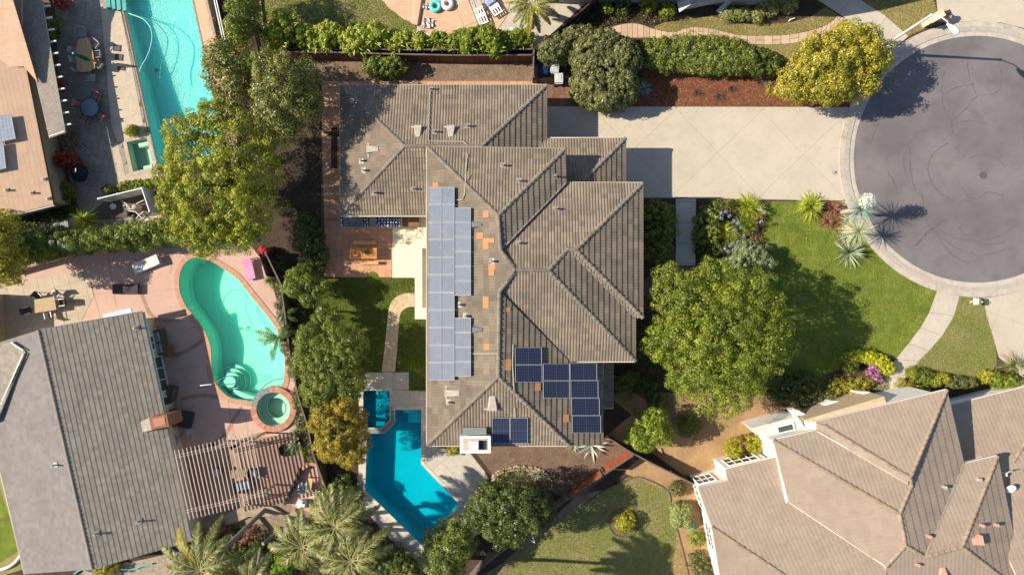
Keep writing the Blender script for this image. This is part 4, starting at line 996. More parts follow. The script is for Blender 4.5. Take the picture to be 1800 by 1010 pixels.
# orange replacement tiles: one slab per tile
def patch_tile(k, x0, y0, x1, y1):
    A, n = PLN[k]; pl = (A+n*.07, n); q = [hit(a, b, pl) for a, b in ((x0, y0), (x1, y0), (x1, y1), (x0, y1))]
    per = .21; mb = MB(); U, W, n = frame(pl)
    us = [(p-A).dot(U) for p in q]; vs = [(p-A).dot(W) for p in q]; u0, u1, v0, v1 = min(us), max(us), min(vs), max(vs)
    nu = max(4, int((u1-u0)/per*4)); vv = []
    for j in range(2):
        for i in range(nu+1): u = u0+(u1-u0)*i/nu; vv.append(A+U*u+W*(v0+(v1-v0)*j)+n*(.05+.035*abs(math.sin(math.pi*u/per))+(.03 if j == 0 else 0)))
    mb.add(vv, [(i, i+1, i+nu+2, i+nu+1) for i in range(nu)]); lo = [p-n*.07 for p in vv[:nu+1]]
    mb.add(vv[:nu+1]+lo, [(i, i+nu+1, i+nu+2, i+1) for i in range(nu)])
    mb.build('orange_tile', M_orange, hs)
for k, r_ in (('BW', [(761, 321, 771, 328), (849, 371, 859, 382), (838, 409, 849, 420), (849, 419, 869, 426), (849, 426, 859, 438), (859, 464, 870, 474), (859, 474, 869, 484), (849, 521, 859, 531), (849, 531, 859, 541), (850, 604, 860, 615)]),
              ('BE2', [(888, 631, 898, 650), (940, 673, 950, 686), (990, 728, 1000, 741), (890, 548, 897, 540)])):
    for q in r_: patch_tile(k, *q)
# solar panels
def solar_mat(name, c, line, metal=.0, rough=.22):
    return mat(name, c, tuple(v*.85 for v in c), 3, rough, 0, 30, spec=.6)
M_pvl = mat('pv_cell_sheen', (.150, .175, .225), (.132, .155, .202), 3, .6, 0, 30, spec=.12, objrnd=.09, c3=(.20, .21, .235), scale3=1.4); M_pvd = solar_mat('pv_cell_dark', (.018, .024, .055), None, rough=.3)  # pale cell colour paints the sun's sheen on the west-tilted panels
M_pvf = mat('pv_frame', (.40, .41, .44), None, rough=.6, spec=.2); M_line1 = mat('pv_busbar_pale', (.28, .29, .33), None, rough=.7, spec=.1); M_line2 = mat('pv_busbar', (.10, .12, .175), None, rough=.4)
def panel(k, q, m, nu, nv, m_line, parent=hs, mid=None, th=.05, lift=.16, lw=.02):
    """q: four photo corners; a module: laminate with frame and a grid of cell gaps"""
    A, n = PLN[k]; pl = (A+n*lift, n); c = [hit(a, b, pl) for a, b in q]
    mb = MB(); mb.add([p for p in c]+[p-n*th for p in c], [(0, 1, 2, 3), (0, 4, 5, 1), (1, 5, 6, 2), (2, 6, 7, 3), (3, 7, 4, 0)] )
    o = mb.build('solar_panel', m, parent)
    me = o.data
    if me.polygons[0].normal.dot(n) < 0: me.flip_normals()
    f = MB(); up = n*.012
    for a, b in zip(c, c[1:]+c[:1]):
        i_ = (sum(c, V((0, 0, 0)))/4-(a+b)/2).normalized()*.02; f.beam(a+i_+up, b+i_+up, .028, .03)
    f.build('frame', M_pvf, o)
    g = MB(); L_ = lambda u, v: (c[0].lerp(c[1], u)).lerp(c[3].lerp(c[2], u), v)+n*.004
    def strip(a, b, w_):
        d = (b-a).normalized(); s = d.cross(n).normalized()*w_/2; g.add([a-s, b-s, b+s, a+s], [(0, 1, 2, 3)])
    for i in range(1, nu): strip(L_(i/nu, .02), L_(i/nu, .98), lw)
    for i in range(1, nv): strip(L_(.02, i/nv), L_(.98, i/nv), lw)
    if mid == 'u': strip(L_(.5, .02)+n*.002, L_(.5, .98)+n*.002, lw*2.2)
    if mid == 'v': strip(L_(.02, .5)+n*.002, L_(.98, .5)+n*.002, lw*2.2)
    g.build('cell_grid', m_line, o)
    rl = MB(); 
    for u in (.25, .75): rl.beam(L_(u, 0)-n*(lift-.02), L_(u, 1)-n*(lift-.02), .04, .06)
    rl.build('rail', M_grey, o)
ys = [328.5+i*30.85 for i in range(12)]
for i in range(11):
    for x0, x1 in ((753.4, 776), (776.4, 799)):
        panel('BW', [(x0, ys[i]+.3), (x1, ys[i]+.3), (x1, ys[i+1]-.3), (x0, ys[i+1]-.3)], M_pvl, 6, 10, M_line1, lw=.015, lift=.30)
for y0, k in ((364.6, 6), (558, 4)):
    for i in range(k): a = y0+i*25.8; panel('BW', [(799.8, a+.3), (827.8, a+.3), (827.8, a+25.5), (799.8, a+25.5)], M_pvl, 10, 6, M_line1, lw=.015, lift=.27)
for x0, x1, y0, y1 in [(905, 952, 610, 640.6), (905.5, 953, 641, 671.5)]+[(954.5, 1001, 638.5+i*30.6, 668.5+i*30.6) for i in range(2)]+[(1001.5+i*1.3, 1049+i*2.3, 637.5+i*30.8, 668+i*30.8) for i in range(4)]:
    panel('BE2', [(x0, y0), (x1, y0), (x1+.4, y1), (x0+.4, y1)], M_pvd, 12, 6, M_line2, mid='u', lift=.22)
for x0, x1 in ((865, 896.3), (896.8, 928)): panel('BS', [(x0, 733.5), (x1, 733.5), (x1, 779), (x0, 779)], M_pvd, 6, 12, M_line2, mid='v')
# vents, pipes and conduits
def dormer(k, x, y, w_=14, l_=18, ang=None, m=M_vent):
    U, W, n = frame(PLN[k]); p = T(k, x, y); w_ *= S; l_ *= S
    top = p+W*l_/2; lo = p-W*l_/2
    vs = [top-U*w_*.33+n*.03, top+U*w_*.33+n*.03, lo+U*w_*.5+n*.06, lo-U*w_*.5+n*.06, lo+U*w_*.42+n*.36, lo-U*w_*.42+n*.36, top+U*w_*.22+n*.10, top-U*w_*.22+n*.10]
    o = MB().add(vs, [(7, 6, 4, 5), (0, 7, 5, 3), (6, 1, 2, 4), (0, 1, 6, 7), (5, 4, 2, 3)]).build('roof_vent', m, hs)
    MB().beam(lo-U*w_*.85+n*.06-W*.03, lo+U*w_*.85+n*.06-W*.03, .12, .05).build('vent_apron', M_vent, o)
def pipe(k, x, y, h=.45, r=.07, m=M_grey, parent=None, base=.4, pl=None):
    p = hit(x, y, pl or PLN[k]); o = MB().lathe(p, [(r, -.1), (r, h), (r*1.3, h), (r*1.3, h+.06)], 10).build('vent_pipe', m, parent or hs)
    U, W, n = frame(pl or PLN[k]); q = [p+n*.07-U*base/2-W*base/2, p+n*.07+U*base/2-W*base/2, p+n*.07+U*base/2+W*base/2, p+n*.07-U*base/2+W*base/2]
    MB().add(q+[v-n*.05 for v in q], [(0, 1, 2, 3), (0, 4, 5, 1), (1, 5, 6, 2), (2, 6, 7, 3), (3, 7, 4, 0)]).build('flashing', M_valley, o)
dormer('AN', 735, 233, m=M_vent); dormer('AN', 793, 233); dormer('BS', 866, 706, 16, 22); dormer('BW', 797, 690, 14, 22); dormer('AW', 657, 263, 14, 18)
dormer('BW', 840, 395, 10, 14, m=M_grey); dormer('BW', 841, 579, 10, 14, m=M_grey)
for k, x, y in (('AN', 764, 232), ('AN', 822, 222), ('AN', 757, 157), ('AW', 636, 283), ('AW', 640, 300), ('AS', 658, 339), ('AS', 726, 332), ('BN', 912, 318), ('BN', 884, 291), ('BE', 975, 310), ('DN', 976, 367), ('DN', 911, 427), ('BW', 865, 459), ('BW', 808, 535), ('BW', 819, 555), ('BW', 789, 706)): pipe(k, x, y)
def conduit(k, px, r=.035):
    A, n = PLN[k]; pl = (A+n*.12, n); MB().tube([hit(a, b, pl) for a, b in px], r, 5).build('conduit', mat('conduit', (.45, .40, .34)), hs)
conduit('AN', [(756, 160), (754.5, 200), (753, 247), (775, 248.5), (815, 249), (822, 255)])
conduit('BN', [(822, 270), (819, 300)]); conduit('BW', [(819, 305), (817, 340), (813, 350), (800, 352)]); conduit('BW', [(828, 621), (875, 621)])
conduit('BE2', [(902, 605), (901, 640), (904, 690)]); conduit('BS', [(905, 716), (906, 733)])
# chimney
ch = P(835, 781, 6.6)
def boxp(x0, y0, x1, y1, z0, z1): return [tuple(P(a, b, z1)[:2]) for a, b in ((x0, y0), (x1, y0), (x1, y1), (x0, y1))], z0, z1
q, z0, z1 = boxp(810, 767, 861, 794, 0, 6.9)
ck = MB().prism(q, 0, 6.9).build('chimney', M_white, hs)
q2 = offset_poly(q, .06); MB().prism(q2, 6.9, 6.98).build('chimney_rim', M_white, ck)
MB().prism(boxp(814, 770, 857, 791, 0, 7.0)[0], 6.96, 7.0).build('chimney_top', mat('dusty_top', (.55, .44, .33), (.42, .33, .25), 5), ck)
MB().prism(boxp(826, 774, 841, 790, 0, 7.1)[0], 7.0, 7.28).build('chimney_flue', M_white, ck)
MB().prism(boxp(842, 774, 855, 790, 0, 7.1)[0], 7.0, 7.02).build('flue_shade_plate', mat('flue_shade', (.03, .035, .05)), ck)  # flat dark plate paints the shade inside the flue recess
MB().beam(P(813, 757, 6.3), P(855, 757, 6.3), .55, .3).build('chimney_cricket', M_grey, ck)

# ------------------------------------------------------------------ SE neighbour's house
M_tan = mat('tan_tile', (.360, .276, .209), (.320, .247, .188), .8, .85, .25, 30, rnd=.035, c3=(.270, .209, .157), scale3=2.5)
M_tan2 = M_tan
h2 = thing('house', 'large tan tile-roofed house with white walls in the lower right corner', 'house', P(1500, 860))
S2 = dict(per=.30, amp=.010, crs=.62, th=.035, seg=2)
R = dict(R1=(1664, 685, 5.1), R2=(1694, 814, 5.1), A=(1600, 839, 6.9), B=(1602, 853, 6.95), C=(1581, 902, 7.0), D=(1592, 958, 7.0), E=(1626, 977, 6.4), W1=(1432, 741, 5.1), W2=(1359, 772, 5.2), W3=(1385, 880, 5.2), G=(1753, 801, 5.1), Hh=(1691, 960, 6.7), L1=(1227, 856, 4.2), L2=(1364, 803, 4.2), J=(1557, 995, 6.3))
F2 = [((R['W1'], R['R1'], R['A']), [(1432, 741), (1664, 685), (1600, 839), (1448, 747)]),
      (((1437, 750, 5.15), (1437, 757, 5.1), (1597, 843, 6.85)), [(1434, 741), (1448, 747), (1600, 839), (1595, 849), (1436, 757)]),
      ((R['W2'], (1434, 757, 5.2), R['C']), [(1359, 773), (1436, 756), (1595, 849), (1602, 853), (1581, 902)]),
      ((R['W2'], R['W3'], R['C']), [(1359, 773), (1581, 902), (1592, 959), (1557, 995), (1386, 881)]),
      ((R['L1'], R['L2'], R['J']), [(1227, 856), (1279, 844), (1275, 824), (1364, 803), (1386, 881), (1557, 995), (1560, 1040), (1424, 1040), (1251, 925)]),
      (((1251, 925, 4.3), (1264, 1010, 4.3), (1378, 1010, 5.0)), [(1251, 925), (1424, 1040), (1270, 1040)]),
      ((R['R1'], R['R2'], R['C']), [(1664, 685), (1694, 814), (1626, 978), (1592, 958), (1581, 902), (1602, 853), (1600, 839)]),
      ((R['R2'], R['G'], R['Hh']), [(1694, 814), (1753, 801), (1691, 960), (1626, 978)]),
      ((R['G'], (1795, 1010, 5.1), R['Hh']), [(1753, 801), (1803, 1040), (1795, 1040), (1691, 960)]),
      (((1592, 958, 7.0), (1691, 960, 6.7), (1650, 1030, 5.7)), [(1592, 958), (1626, 978), (1691, 960), (1795, 1040), (1557, 1040), (1557, 995)])]
d2 = []; PL2 = []
for tri, px in F2:
    pl = plane3(*tri); PL2.append(pl); d2.append(roof_face(h2, pl, px, M_tan, **S2))
solid_under(h2, d2, M_fascia)
M_capt = mat('tan_cap', (.36, .27, .19), (.27, .20, .145), 4, .85, .3, 30, objrnd=.1)
def T2(i, x, y): return hit(x, y, PL2[i])
for a, b in ((T2(0, 1448, 747), T2(0, 1600, 839)), (T2(0, 1664, 685), T2(0, 1600, 839)), (T2(0, 1600, 839), T2(2, 1602, 853)), (T2(2, 1602, 853), T2(2, 1581, 902)), (T2(3, 1359, 773), T2(3, 1581, 902)), (T2(3, 1581, 902), T2(3, 1592, 958)), (T2(3, 1592, 958), T2(3, 1557, 995)), (T2(4, 1251, 925), T2(4, 1424, 1040)), (T2(7, 1753, 801), T2(7, 1691, 960)), (T2(8, 1691, 960), T2(8, 1795, 1040)), (T2(6, 1592, 958), T2(6, 1626, 978)), (T2(7, 1626, 978), T2(7, 1691, 960))):
    cap_line(h2, a, b, M_capt, .42, .12)
for a, b in ((T2(2, 1436, 757), T2(2, 1595, 849)), (T2(4, 1387, 882), T2(3, 1557, 995)), (T2(7, 1694, 814), T2(7, 1626, 978))):
    MB().beam(a+V((0, 0, .05)), b+V((0, 0, .05)), .09, .05).build('valley_flashing', M_gw if a.x < 30 else M_valley, h2)
for i, a, b in ((0, (1432, 741), (1664, 684)), (6, (1665, 685), (1695, 814)), (2, (1359, 772), (1434, 755)), (3, (1358, 773), (1385, 881)), (4, (1275, 823), (1364, 802)), (4, (1227, 857), (1279, 844)), (4, (1226, 856), (1250, 925)), (7, (1695, 814), (1753, 800)), (5, (1251, 925), (1270, 1040)), (8, (1754, 801), (1804, 1040))):
    gutter(h2, [T2(i, *a), T2(i, *b)], M_gw, w_=.08)
def wp(px, z, inset): return offset_poly([tuple(P(a, b, z)[:2]) for a, b in px], -inset)
MB().prism(wp([(1432, 741), (1664, 685), (1694, 814), (1753, 801), (1810, 1050), (1400, 1050), (1359, 773), (1434, 756)], 5.1, .3), 0, 4.95).build('wall', M_white, h2)
MB().prism(wp([(1227, 856), (1279, 844), (1275, 824), (1364, 803), (1420, 1050), (1275, 1050), (1251, 925)], 4.2, .3), 0, 4.1).build('wall', M_white, h2)
# lower white bays seen beside the eaves
def win2(ax, ay, bx, by, z, z0, z1, out, ins=.3, **k):
    a = P(ax, ay, z); b = P(bx, by, z); o = V((out[0], out[1], 0)).normalized(); window(h2, (a-o*ins)[:2], (b-o*ins)[:2], z0, z1, (o.x, o.y), **k)
nN = (-.235, .972); nW = (-.972, -.235)
win2(1290, 820, 1345, 807.5, 4.2, 1.0, 2.9, nN, mull=3, rows=2); win2(1236, 854, 1268, 846.5, 4.2, .9, 2.8, nN, mull=2, rows=2)
win2(1364, 795, 1376, 845, 5.2, 3.0, 4.2, nW, mull=3, rows=2); win2(1380, 768, 1412, 760, 5.1, 1.2, 2.6, nN, mull=1)
win2(1231, 868, 1245, 912, 4.2, .9, 2.9, nW, mull=3, rows=2); win2(1254, 942, 1262, 985, 4.3, .9, 2.6, nW, mull=2, rows=2)
bay = MB().prism([tuple(P(a, b, 2.6)[:2]) for a, b in [(1322, 752), (1350, 744), (1402, 731), (1415, 752), (1365, 790)]], 0, 2.6).build('bay_wing', M_white, h2)
MB().prism([tuple(P(a, b, 2.7)[:2]) for a, b in [(1322, 752), (1350, 744), (1402, 731), (1415, 752), (1365, 790)]], 2.6, 2.68).build('bay_roof', M_gw, bay)
sk = MB(); p = P(1380, 752, 2.7); sk.box((p.x, p.y, 2.74), (1.4, .62, .10), math.radians(14)); sk = sk.build('skylight', M_white, bay)
MB().box((p.x, p.y, 2.80), (1.1, .40, .02), math.radians(14)).build('skylight_glass', M_glass, sk)
bay2 = MB().prism([tuple(P(a, b, 2.3)[:2]) for a, b in [(1383, 717), (1393, 716), (1431, 735), (1436, 748), (1420, 756)]], 2.0, 2.3).build('porch_beam', M_white, h2)
bl = MB().prism([tuple(P(a, b, 3.6)[:2]) for a, b in [(1415, 737), (1554, 696), (1558, 708), (1424, 744)]], 0, 3.6).build('porch_parapet', mat('tan_stucco', (.56, .43, .28), (.5, .38, .25), 3, .9, .2), h2)
for q in ([(1447, 712), (1472, 716), (1500, 706), (1462, 704)], [(1503, 690), (1540, 695), (1528, 688), (1506, 687)], [(1212, 840), (1250, 800), (1275, 823), (1228, 856)][:0]):
    if q: MB().prism([tuple(P(a, b, 1.6)[:2]) for a, b in q], 0, 1.6).build('porch_pier', M_white, h2)
# lower garage roof on the right
g2 = plane3((1672, 712, 2.9), (1860, 665, 2.9), (1760, 860, 4.4)); PL2.append(g2)
d3 = [roof_face(h2, g2, [(1672, 712), (1860, 665), (1860, 1040), (1800, 1040), (1690, 800)], M_tan, **S2)]
solid_under(h2, d3, M_fascia); gutter(h2, [hit(1671, 712, g2), hit(1860, 664.5, g2)], M_gw, w_=.12)
MB().prism(wp([(1672, 712), (1860, 665), (1860, 1040), (1700, 1040)], 2.9, .35), 0, 2.8).build('wall', M_white, h2)
cap_line(h2, hit(1781, 812, g2), hit(1830, 730, g2), M_capt, .42, .11)
M_salmon = mat('salmon_vent', (.62, .33, .23), (.55, .29, .2), 5, .7)
def vent2(i, x, y, w_, l_, m, name='roof_vent', h_=.4):
    U, W, n = frame(PL2[i]); p = T2(i, x, y); w_ *= S; l_ *= S; top = p+W*l_/2; lo = p-W*l_/2
    vs = [top-U*w_*.3+n*.03, top+U*w_*.3+n*.03, lo+U*w_*.5+n*.05, lo-U*w_*.5+n*.05, lo+U*w_*.45+n*h_, lo-U*w_*.45+n*h_, top+U*w_*.2+n*.1, top-U*w_*.2+n*.1]
    MB().add(vs, [(7, 6, 4, 5), (0, 7, 5, 3), (6, 1, 2, 4), (0, 1, 6, 7), (5, 4, 2, 3)]).build(name, m, h2)
vent2(8, 1714, 949, 17, 14, M_salmon); vent2(9, 1656, 1003, 14, 17, M_salmon)
for i, x, y, m_ in ((8, 1723, 921, M_salmon), (8, 1748, 920, M_salmon), (6, 1657, 854, M_vent), (7, 1718, 841, M_vent), (6, 1630, 940, M_salmon), (9, 1610, 990, M_salmon)): pipe(None, x, y, .3, .10, m_, h2, .32, PL2[i])
# satellite dishes on the eave
for k, (x, y, az) in enumerate(((1770, 827, .3), (1773, 856, -.2))):
    p = P(x, y, 4.6)
    t = thing('satellite_dish', ['white satellite dish seen edge-on, the upper one beside the tan roof', 'white oval satellite dish, the lower one beside the tan roof'][k], 'satellite dish', p, group='satellite dishes on the tan house')
    mb = MB(); rr = [(.02, 0), (.18, .02), (.34, .08), (.36, .09)]; mb.lathe((0, 0, 0), rr, 18); o = mb.build('dish', M_white, t, local=True)
    o.rotation_euler = ((1.1 if k == 0 else .5), 0, az); o.location = (0, 0, .15)
    MB().tube([(-.35, -.12, 0), (-.1, -.25, .05), (.05, .02, .15)], .03, 6).build('mount_arm', M_white, t, local=True); MB().box((-.1, -.3, .05), (.16, .14, .1)).build('receiver', M_white, t, local=True)
    MB().beam((-.4, -.12, -.9), (-.4, -.12, 0), .05, .05).build('post', M_white, t, local=True)

# ------------------------------------------------------------------ SW neighbour's shingle house
M_sh = mat('grey_shingle', (.336, .290, .230), (.289, .249, .199), .8, .9, .3, 50, rnd=.12, c3=(.189, .162, .129), scale3=3)
M_shl = mat('shingle_sunlit_slope', (.257, .227, .210), (.227, .200, .186), .6, .9, .5, 60, rnd=.10, c3=(.200, .178, .165), scale3=5)  # second copy of the shingle, coloured for the sunlit west slope
h3 = thing('house', 'grey shingle-roofed single-storey house at the left edge beside the kidney pool', 'house', P(160, 760))
pe = plane3((250, 548, 2.45), (337, 948, 2.45), (70, 590, 4.7)); pw = plane3((-30, 720, 2.45), (40, 1012, 2.45), (70, 590, 4.7)); pw = plane3((70, 590, 4.7), (162, 1000, 4.7), (0, 826, 3.4))
PL3 = [pe, pw]
d = [roof_face(h3, pe, [(250, 548), (337, 950), (162, 1000), (67, 580)], M_sh, per=.30, amp=0, crs=.335, th=.019, seg=1, name='roof_shingles')]
d += [roof_face(h3, pw, [(67, 580), (162, 1000), (43, 1008), (0, 828), (-60, 620)], M_shl, per=.30, amp=0, crs=.335, th=.012, seg=1, name='roof_shingles')]
solid_under(h3, d, M_fascia, .2)
T3 = lambda i, x, y: hit(x, y, PL3[i])
cap_line(h3, T3(0, 67, 580), T3(0, 162, 1000), M_sh, .33, .10, single=True, name='ridge_shingle', lift=.0)
gutter(h3, [T3(0, 251, 547), T3(0, 338, 951)], M_gw, w_=.13); gutter(h3, [T3(0, 69, 579), T3(0, 250, 547)], M_grey, w_=.06); gutter(h3, [T3(1, 0, 830), T3(1, 43, 1009)], M_fascia, w_=.06, dz=-.04)
# small upper-left intersecting roof with white trim
pu = plane3((-60, 640, 3.6), (0, 735, 4.0), (45, 625, 4.5)); PL3.append(pu)
d = [roof_face(h3, pu, [(-60, 615), (24, 600), (45, 618), (-5, 740), (-60, 760)], M_sh, per=.30, amp=0, crs=.335, th=.03, seg=1, name='roof_shingles')]
solid_under(h3, d, M_fascia, .1)
for a, b in (((24, 601), (46, 615)), ((46, 620), (0, 724))): MB().beam(T3(1, *a)+V((0, 0, .28)), T3(1, *b)+V((0, 0, .28)), .10, .06).build('white_trim', M_gw, h3)
MB().prism(wp([(66, 582), (250, 548), (337, 950), (162, 1000), (40, 1010), (-40, 650)], 2.45, .45), 0, 2.4).build('wall', M_wall, h3)
o_ = (.977, .212)
def win3(y0, y1, z0, z1, mull=1):
    t0 = (y0-548)/402; t1 = (y1-548)/402; a = P(250+87*t0, y0, 2.45); b = P(250+87*t1, y1, 2.45); o = V((o_[0], o_[1], 0)); window(h3, (a-o*.45)[:2], (b-o*.45)[:2], z0, z1, o_, mull=mull)
win3(628, 690, .3, 2.1, 2); win3(590, 615, .9, 2.0); win3(700, 716, .05, 2.05, 0)
for x, y, h_ in ((99, 816, .5), (245, 915, .35), (170, 937, .3), (240, 576, .4)): pipe(None, x, y, h_, .06, M_grey, h3, .35, PL3[0 if x > 110 else 1])
cq = [(247, 741), (262, 733), (292, 729), (295, 750), (265, 756), (250, 759)]
o = MB().prism([tuple(P(a, b, 3.7)[:2]) for a, b in [(262, 733), (293, 728), (297, 749), (266, 755)]], 1.5, 3.7).build('chimney', mat('red_brick', (.33, .14, .08), (.26, .11, .065), 9, .9, .4, 30), h3)
MB().prism([tuple(P(a, b, 3.1)[:2]) for a, b in [(247, 741), (264, 733), (268, 755), (251, 759)]], 2.4, 3.1).build('chimney_saddle', M_valley, o)
MB().prism([tuple(P(a, b, 3.75)[:2]) for a, b in [(268, 736), (289, 732), (291, 746), (271, 750)]], 3.7, 3.74).build('chimney_crown', mat('crown', (.42, .20, .12)), o)
MB().box(P(207, 552, 2.3), (2.2, .5, .12), math.radians(12)).build('skylight_box', mat('bluish', (.55, .6, .66)), h3)

# ------------------------------------------------------------------ upper left house with patio cover
M_tan3 = mat('tan_shingle', (.580, .390, .265), (.538, .360, .243), .9, .9, .3, 40, rnd=.03, c3=(.497, .329, .221), scale3=2)
h4 = thing('house', 'tan flat-roofed house in the upper left corner with a pale wall', 'house', P(30, 240))
pa = plane3((42, 118, 2.8), (94, 359, 2.8), (-60, 230, 3.5)); pb = plane3((66, 144, 2.8), (-60, 122, 2.8), (23, 0, 3.8)); PL4 = [pa, pb]
d = [roof_face(h4, pa, [(42, 100), (94, 359), (-40, 392), (-60, 100)], M_tan3, per=.9, amp=0, crs=.33, th=.003, seg=1, name='roof_shingles'),
     roof_face(h4, pb, [(23, -30), (23, 0), (66, 144), (42, 117), (-60, 122), (-60, -30)], M_tan3, per=.30, amp=0, crs=.30, th=.02, seg=1, name='roof_shingles')]
solid_under(h4, d, mat('rust_edge', (.18, .09, .06)), .2)
gutter(h4, [hit(94, 360, pa), hit(22, 378, pa), hit(-40, 394, pa)], M_gw, w_=.14); gutter(h4, [hit(43, 118, pa), hit(95, 359, pa)], mat('rust_edge', (.18, .09, .06)), w_=.08)
MB().prism(wp([(44, -30), (44, 118), (94, 359), (-40, 392), (-60, -30)], 2.8, .35), 0, 2.7).build('wall', mat('tan_wall', (.42, .33, .24), (.38, .30, .22), 1.5, .9, .15), h4)
MB().prism(wp([(23, -30), (23, 0), (60, 135), (42, 117), (-60, 122), (-60, -30)], 2.9, .3), 2.4, 2.85).build('upper_wall', mat('tan_wall', (.42, .33, .24)), h4)
for x, y in ((57, 339), (13, 334), (79, 315), (86, 349)): pipe(None, x, y, .25, .07, M_vent, h4, .25, pa)
PLN['H4'] = pa
for q in ([(-14, 205), (20, 201), (28, 244), (-10, 252)], [(-20, 255), (6, 250), (11, 296), (-20, 302)]):
    panel('H4', q, mat('pv_cell_silver', (.36, .40, .46), (.32, .36, .42), 3, .3), 6, 7, M_line1, parent=h4, lw=.02, lift=.35)
# patio cover: fine slats and white rafter tails
pc = thing('patio_cover', 'long slatted patio cover with white rafter tails along the upper left house', 'patio cover', P(80, 120))
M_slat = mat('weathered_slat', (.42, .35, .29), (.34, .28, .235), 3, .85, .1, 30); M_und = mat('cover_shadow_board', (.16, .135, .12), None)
A0, B0 = P(22, -40, 2.5), P(88, 243, 2.5); A1, B1 = P(66, -40, 2.35), P(115, 233.5, 2.35)
mb = MB(); nsl = 15
for i in range(nsl+1):
    t = i/nsl; mb.beam(A0.lerp(A1, t), B0.lerp(B1, t), .075, .09)
o = mb.build('cover_slats', M_slat, pc); 
for i in range(9):
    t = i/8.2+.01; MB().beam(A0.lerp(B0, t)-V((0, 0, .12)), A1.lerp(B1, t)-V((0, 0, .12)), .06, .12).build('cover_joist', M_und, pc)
for i in range(13):
    t = (i+.4)/13.1; a = A1.lerp(B1, t); d_ = V((.97, .16, 0)); MB().beam(a-d_*.3-V((0, 0, .16)), a+d_*.46-V((0, 0, .16)), .10, .14).build('rafter_tail', M_white, pc)
MB().beam(A1+V((-1.3, 0, -.4)), B1+V((-1.3, 0, -.4)), .12, .2).build('cover_beam', M_white, pc)
for t in (.05, .35, .65, .97): a = A1.lerp(B1, t)+V((-1.3, 0, 0)); MB().beam((a.x, a.y, 0), (a.x, a.y, 2.4), .12, .12).build('post', M_white, pc)
for t in (.01, .99): MB().beam(A0.lerp(B0, t)+V((0, 0, .04)), A1.lerp(B1, t)+V((0, 0, .04)), .08, .08).build('end_board', M_white, pc)

# ------------------------------------------------------------------ top neighbour (only its feet are in view)
t = thing('house', 'dark grey corner of a neighbouring house cut off by the top edge', 'house', P(1240, -30))
MB().prism(xy([(930, -150), (930, 16), (1190, 20), (1330, 22), (1400, 10), (1482, -10), (1482, -150)]), 4.9, 5.1).build('roof', M_tan, t)
MB().prism(xy([(950, -150), (950, 5), (1190, 8), (1330, 10), (1400, -2), (1465, -20), (1465, -150)]), 0, 4.9).build('wall', mat('top_wall', (.36, .35, .36)), t)
# ------------------------------------------------------------------ fences and walls
M_wood = mat('red_brown_fence', (.20, .085, .055), (.14, .06, .042), 2.5, .9, .3, 25, rnd=.25)
M_woodred = mat('orange_red_fence', (.44, .115, .05), (.36, .09, .04), 2.5, .8, .2, 25, rnd=.2)
M_woodold = mat('grey_old_wood', (.22, .175, .14), (.15, .12, .10), 3, .9, .3, 25, rnd=.2)
M_wooddk = mat('dark_old_wood', (.085, .055, .042), (.06, .04, .03), 3, .9, .3, 25, rnd=.2)
def fence(label, px, h, m, z0=0, post=2.0, m2=None, pw=.14, cat='fence', name='wooden_fence', cap=True, group=None):
    t = thing(name, label, cat, P(*px[0]), group=group); pl = MB()
    pts = [P(a, b) for a, b in px]
    for a, b in zip(pts[:-1], pts[1:]):
        L_ = (b-a).length; k = max(1, int(L_/pw)); d = (b-a)/k; s = V((-d.y, d.x, 0)).normalized()
        for i in range(k):
            q = a+d*(i+.5)+s*random.uniform(-.008, .008); hh = h+random.uniform(-.03, .02)
            pl.beam((q.x, q.y, z0), (q.x, q.y, z0+hh), .025, .025) if False else pl.box((q.x, q.y, z0+hh/2), ((b-a).length/k-.012, .024, hh), math.atan2(d.y, d.x))
        ang = math.atan2(d.y, d.x)
        for zz in (.35, h-.3): MB().beam(a+s*.04+V((0, 0, z0+zz)), b+s*.04+V((0, 0, z0+zz)), .05, .09).build('rail', m, t)
        if cap:
            n = max(1, round(L_/3.2))
            for i in range(n): MB().beam(a.lerp(b, i/n)+V((0, 0, z0+h+.02)), a.lerp(b, (i+.985)/n)+V((0, 0, z0+h+.02+random.uniform(-.01, .01))), .11, .035).build('cap_board', m2 or m, t)
        n = max(1, round(L_/post))
        for i in range(n+1): q = a.lerp(b, i/n)+s*.07; MB().box((q.x, q.y, z0+h/2), (.09, .09, h+.06), ang).build('post', m2 or m, t)
    o = pl.build('planks', m, t); o['kind'] = 'stuff'
    me = o.data; g = np.random.default_rng(3); n = len(me.polygons); me.attributes.new('rnd', 'FLOAT', 'FACE').data.foreach_set('value', np.repeat(g.random(n//6+1), 6)[:n].astype(np.float32))
    return t
fence('long red brown wooden fence running behind the house below the top lawn', [(492, 104), (597, 105), (700, 108), (800, 110), (935, 109.5)], 1.7, M_wood, m2=M_woodold)
fence('second grey wooden fence line just behind the long red brown fence', [(470, 97), (600, 98), (735, 99), (830, 99), (935, 98)], 1.5, M_wooddk, m2=M_woodold)
fence('dark diagonal fence between the pale deck and the shrubs at top centre', [(937, 100), (985, 62), (1032, 22), (1075, -15)], 1.7, M_wooddk, m2=M_wooddk)
fence('short dark side fence beside the trash bins at the house corner', [(937, 101), (936, 146)], 1.6, M_wooddk, m2=M_woodold)
fence('orange red fence lit by the sun, its upper half, near the mulch yard', [(1057, 822), (1107, 790)], 1.75, M_woodred, m2=M_woodold)
fence('orange red fence lit by the sun, its lower half, ending at the round tree', [(1002, 861), (1054, 826)], 1.55, M_woodred, m2=M_woodold)
fence('thin grey fence running down right from the house corner to the white house', [(1066, 762), (1100, 784), (1130, 800), (1210, 840)], 1.7, M_wooddk, m2=M_woodold)
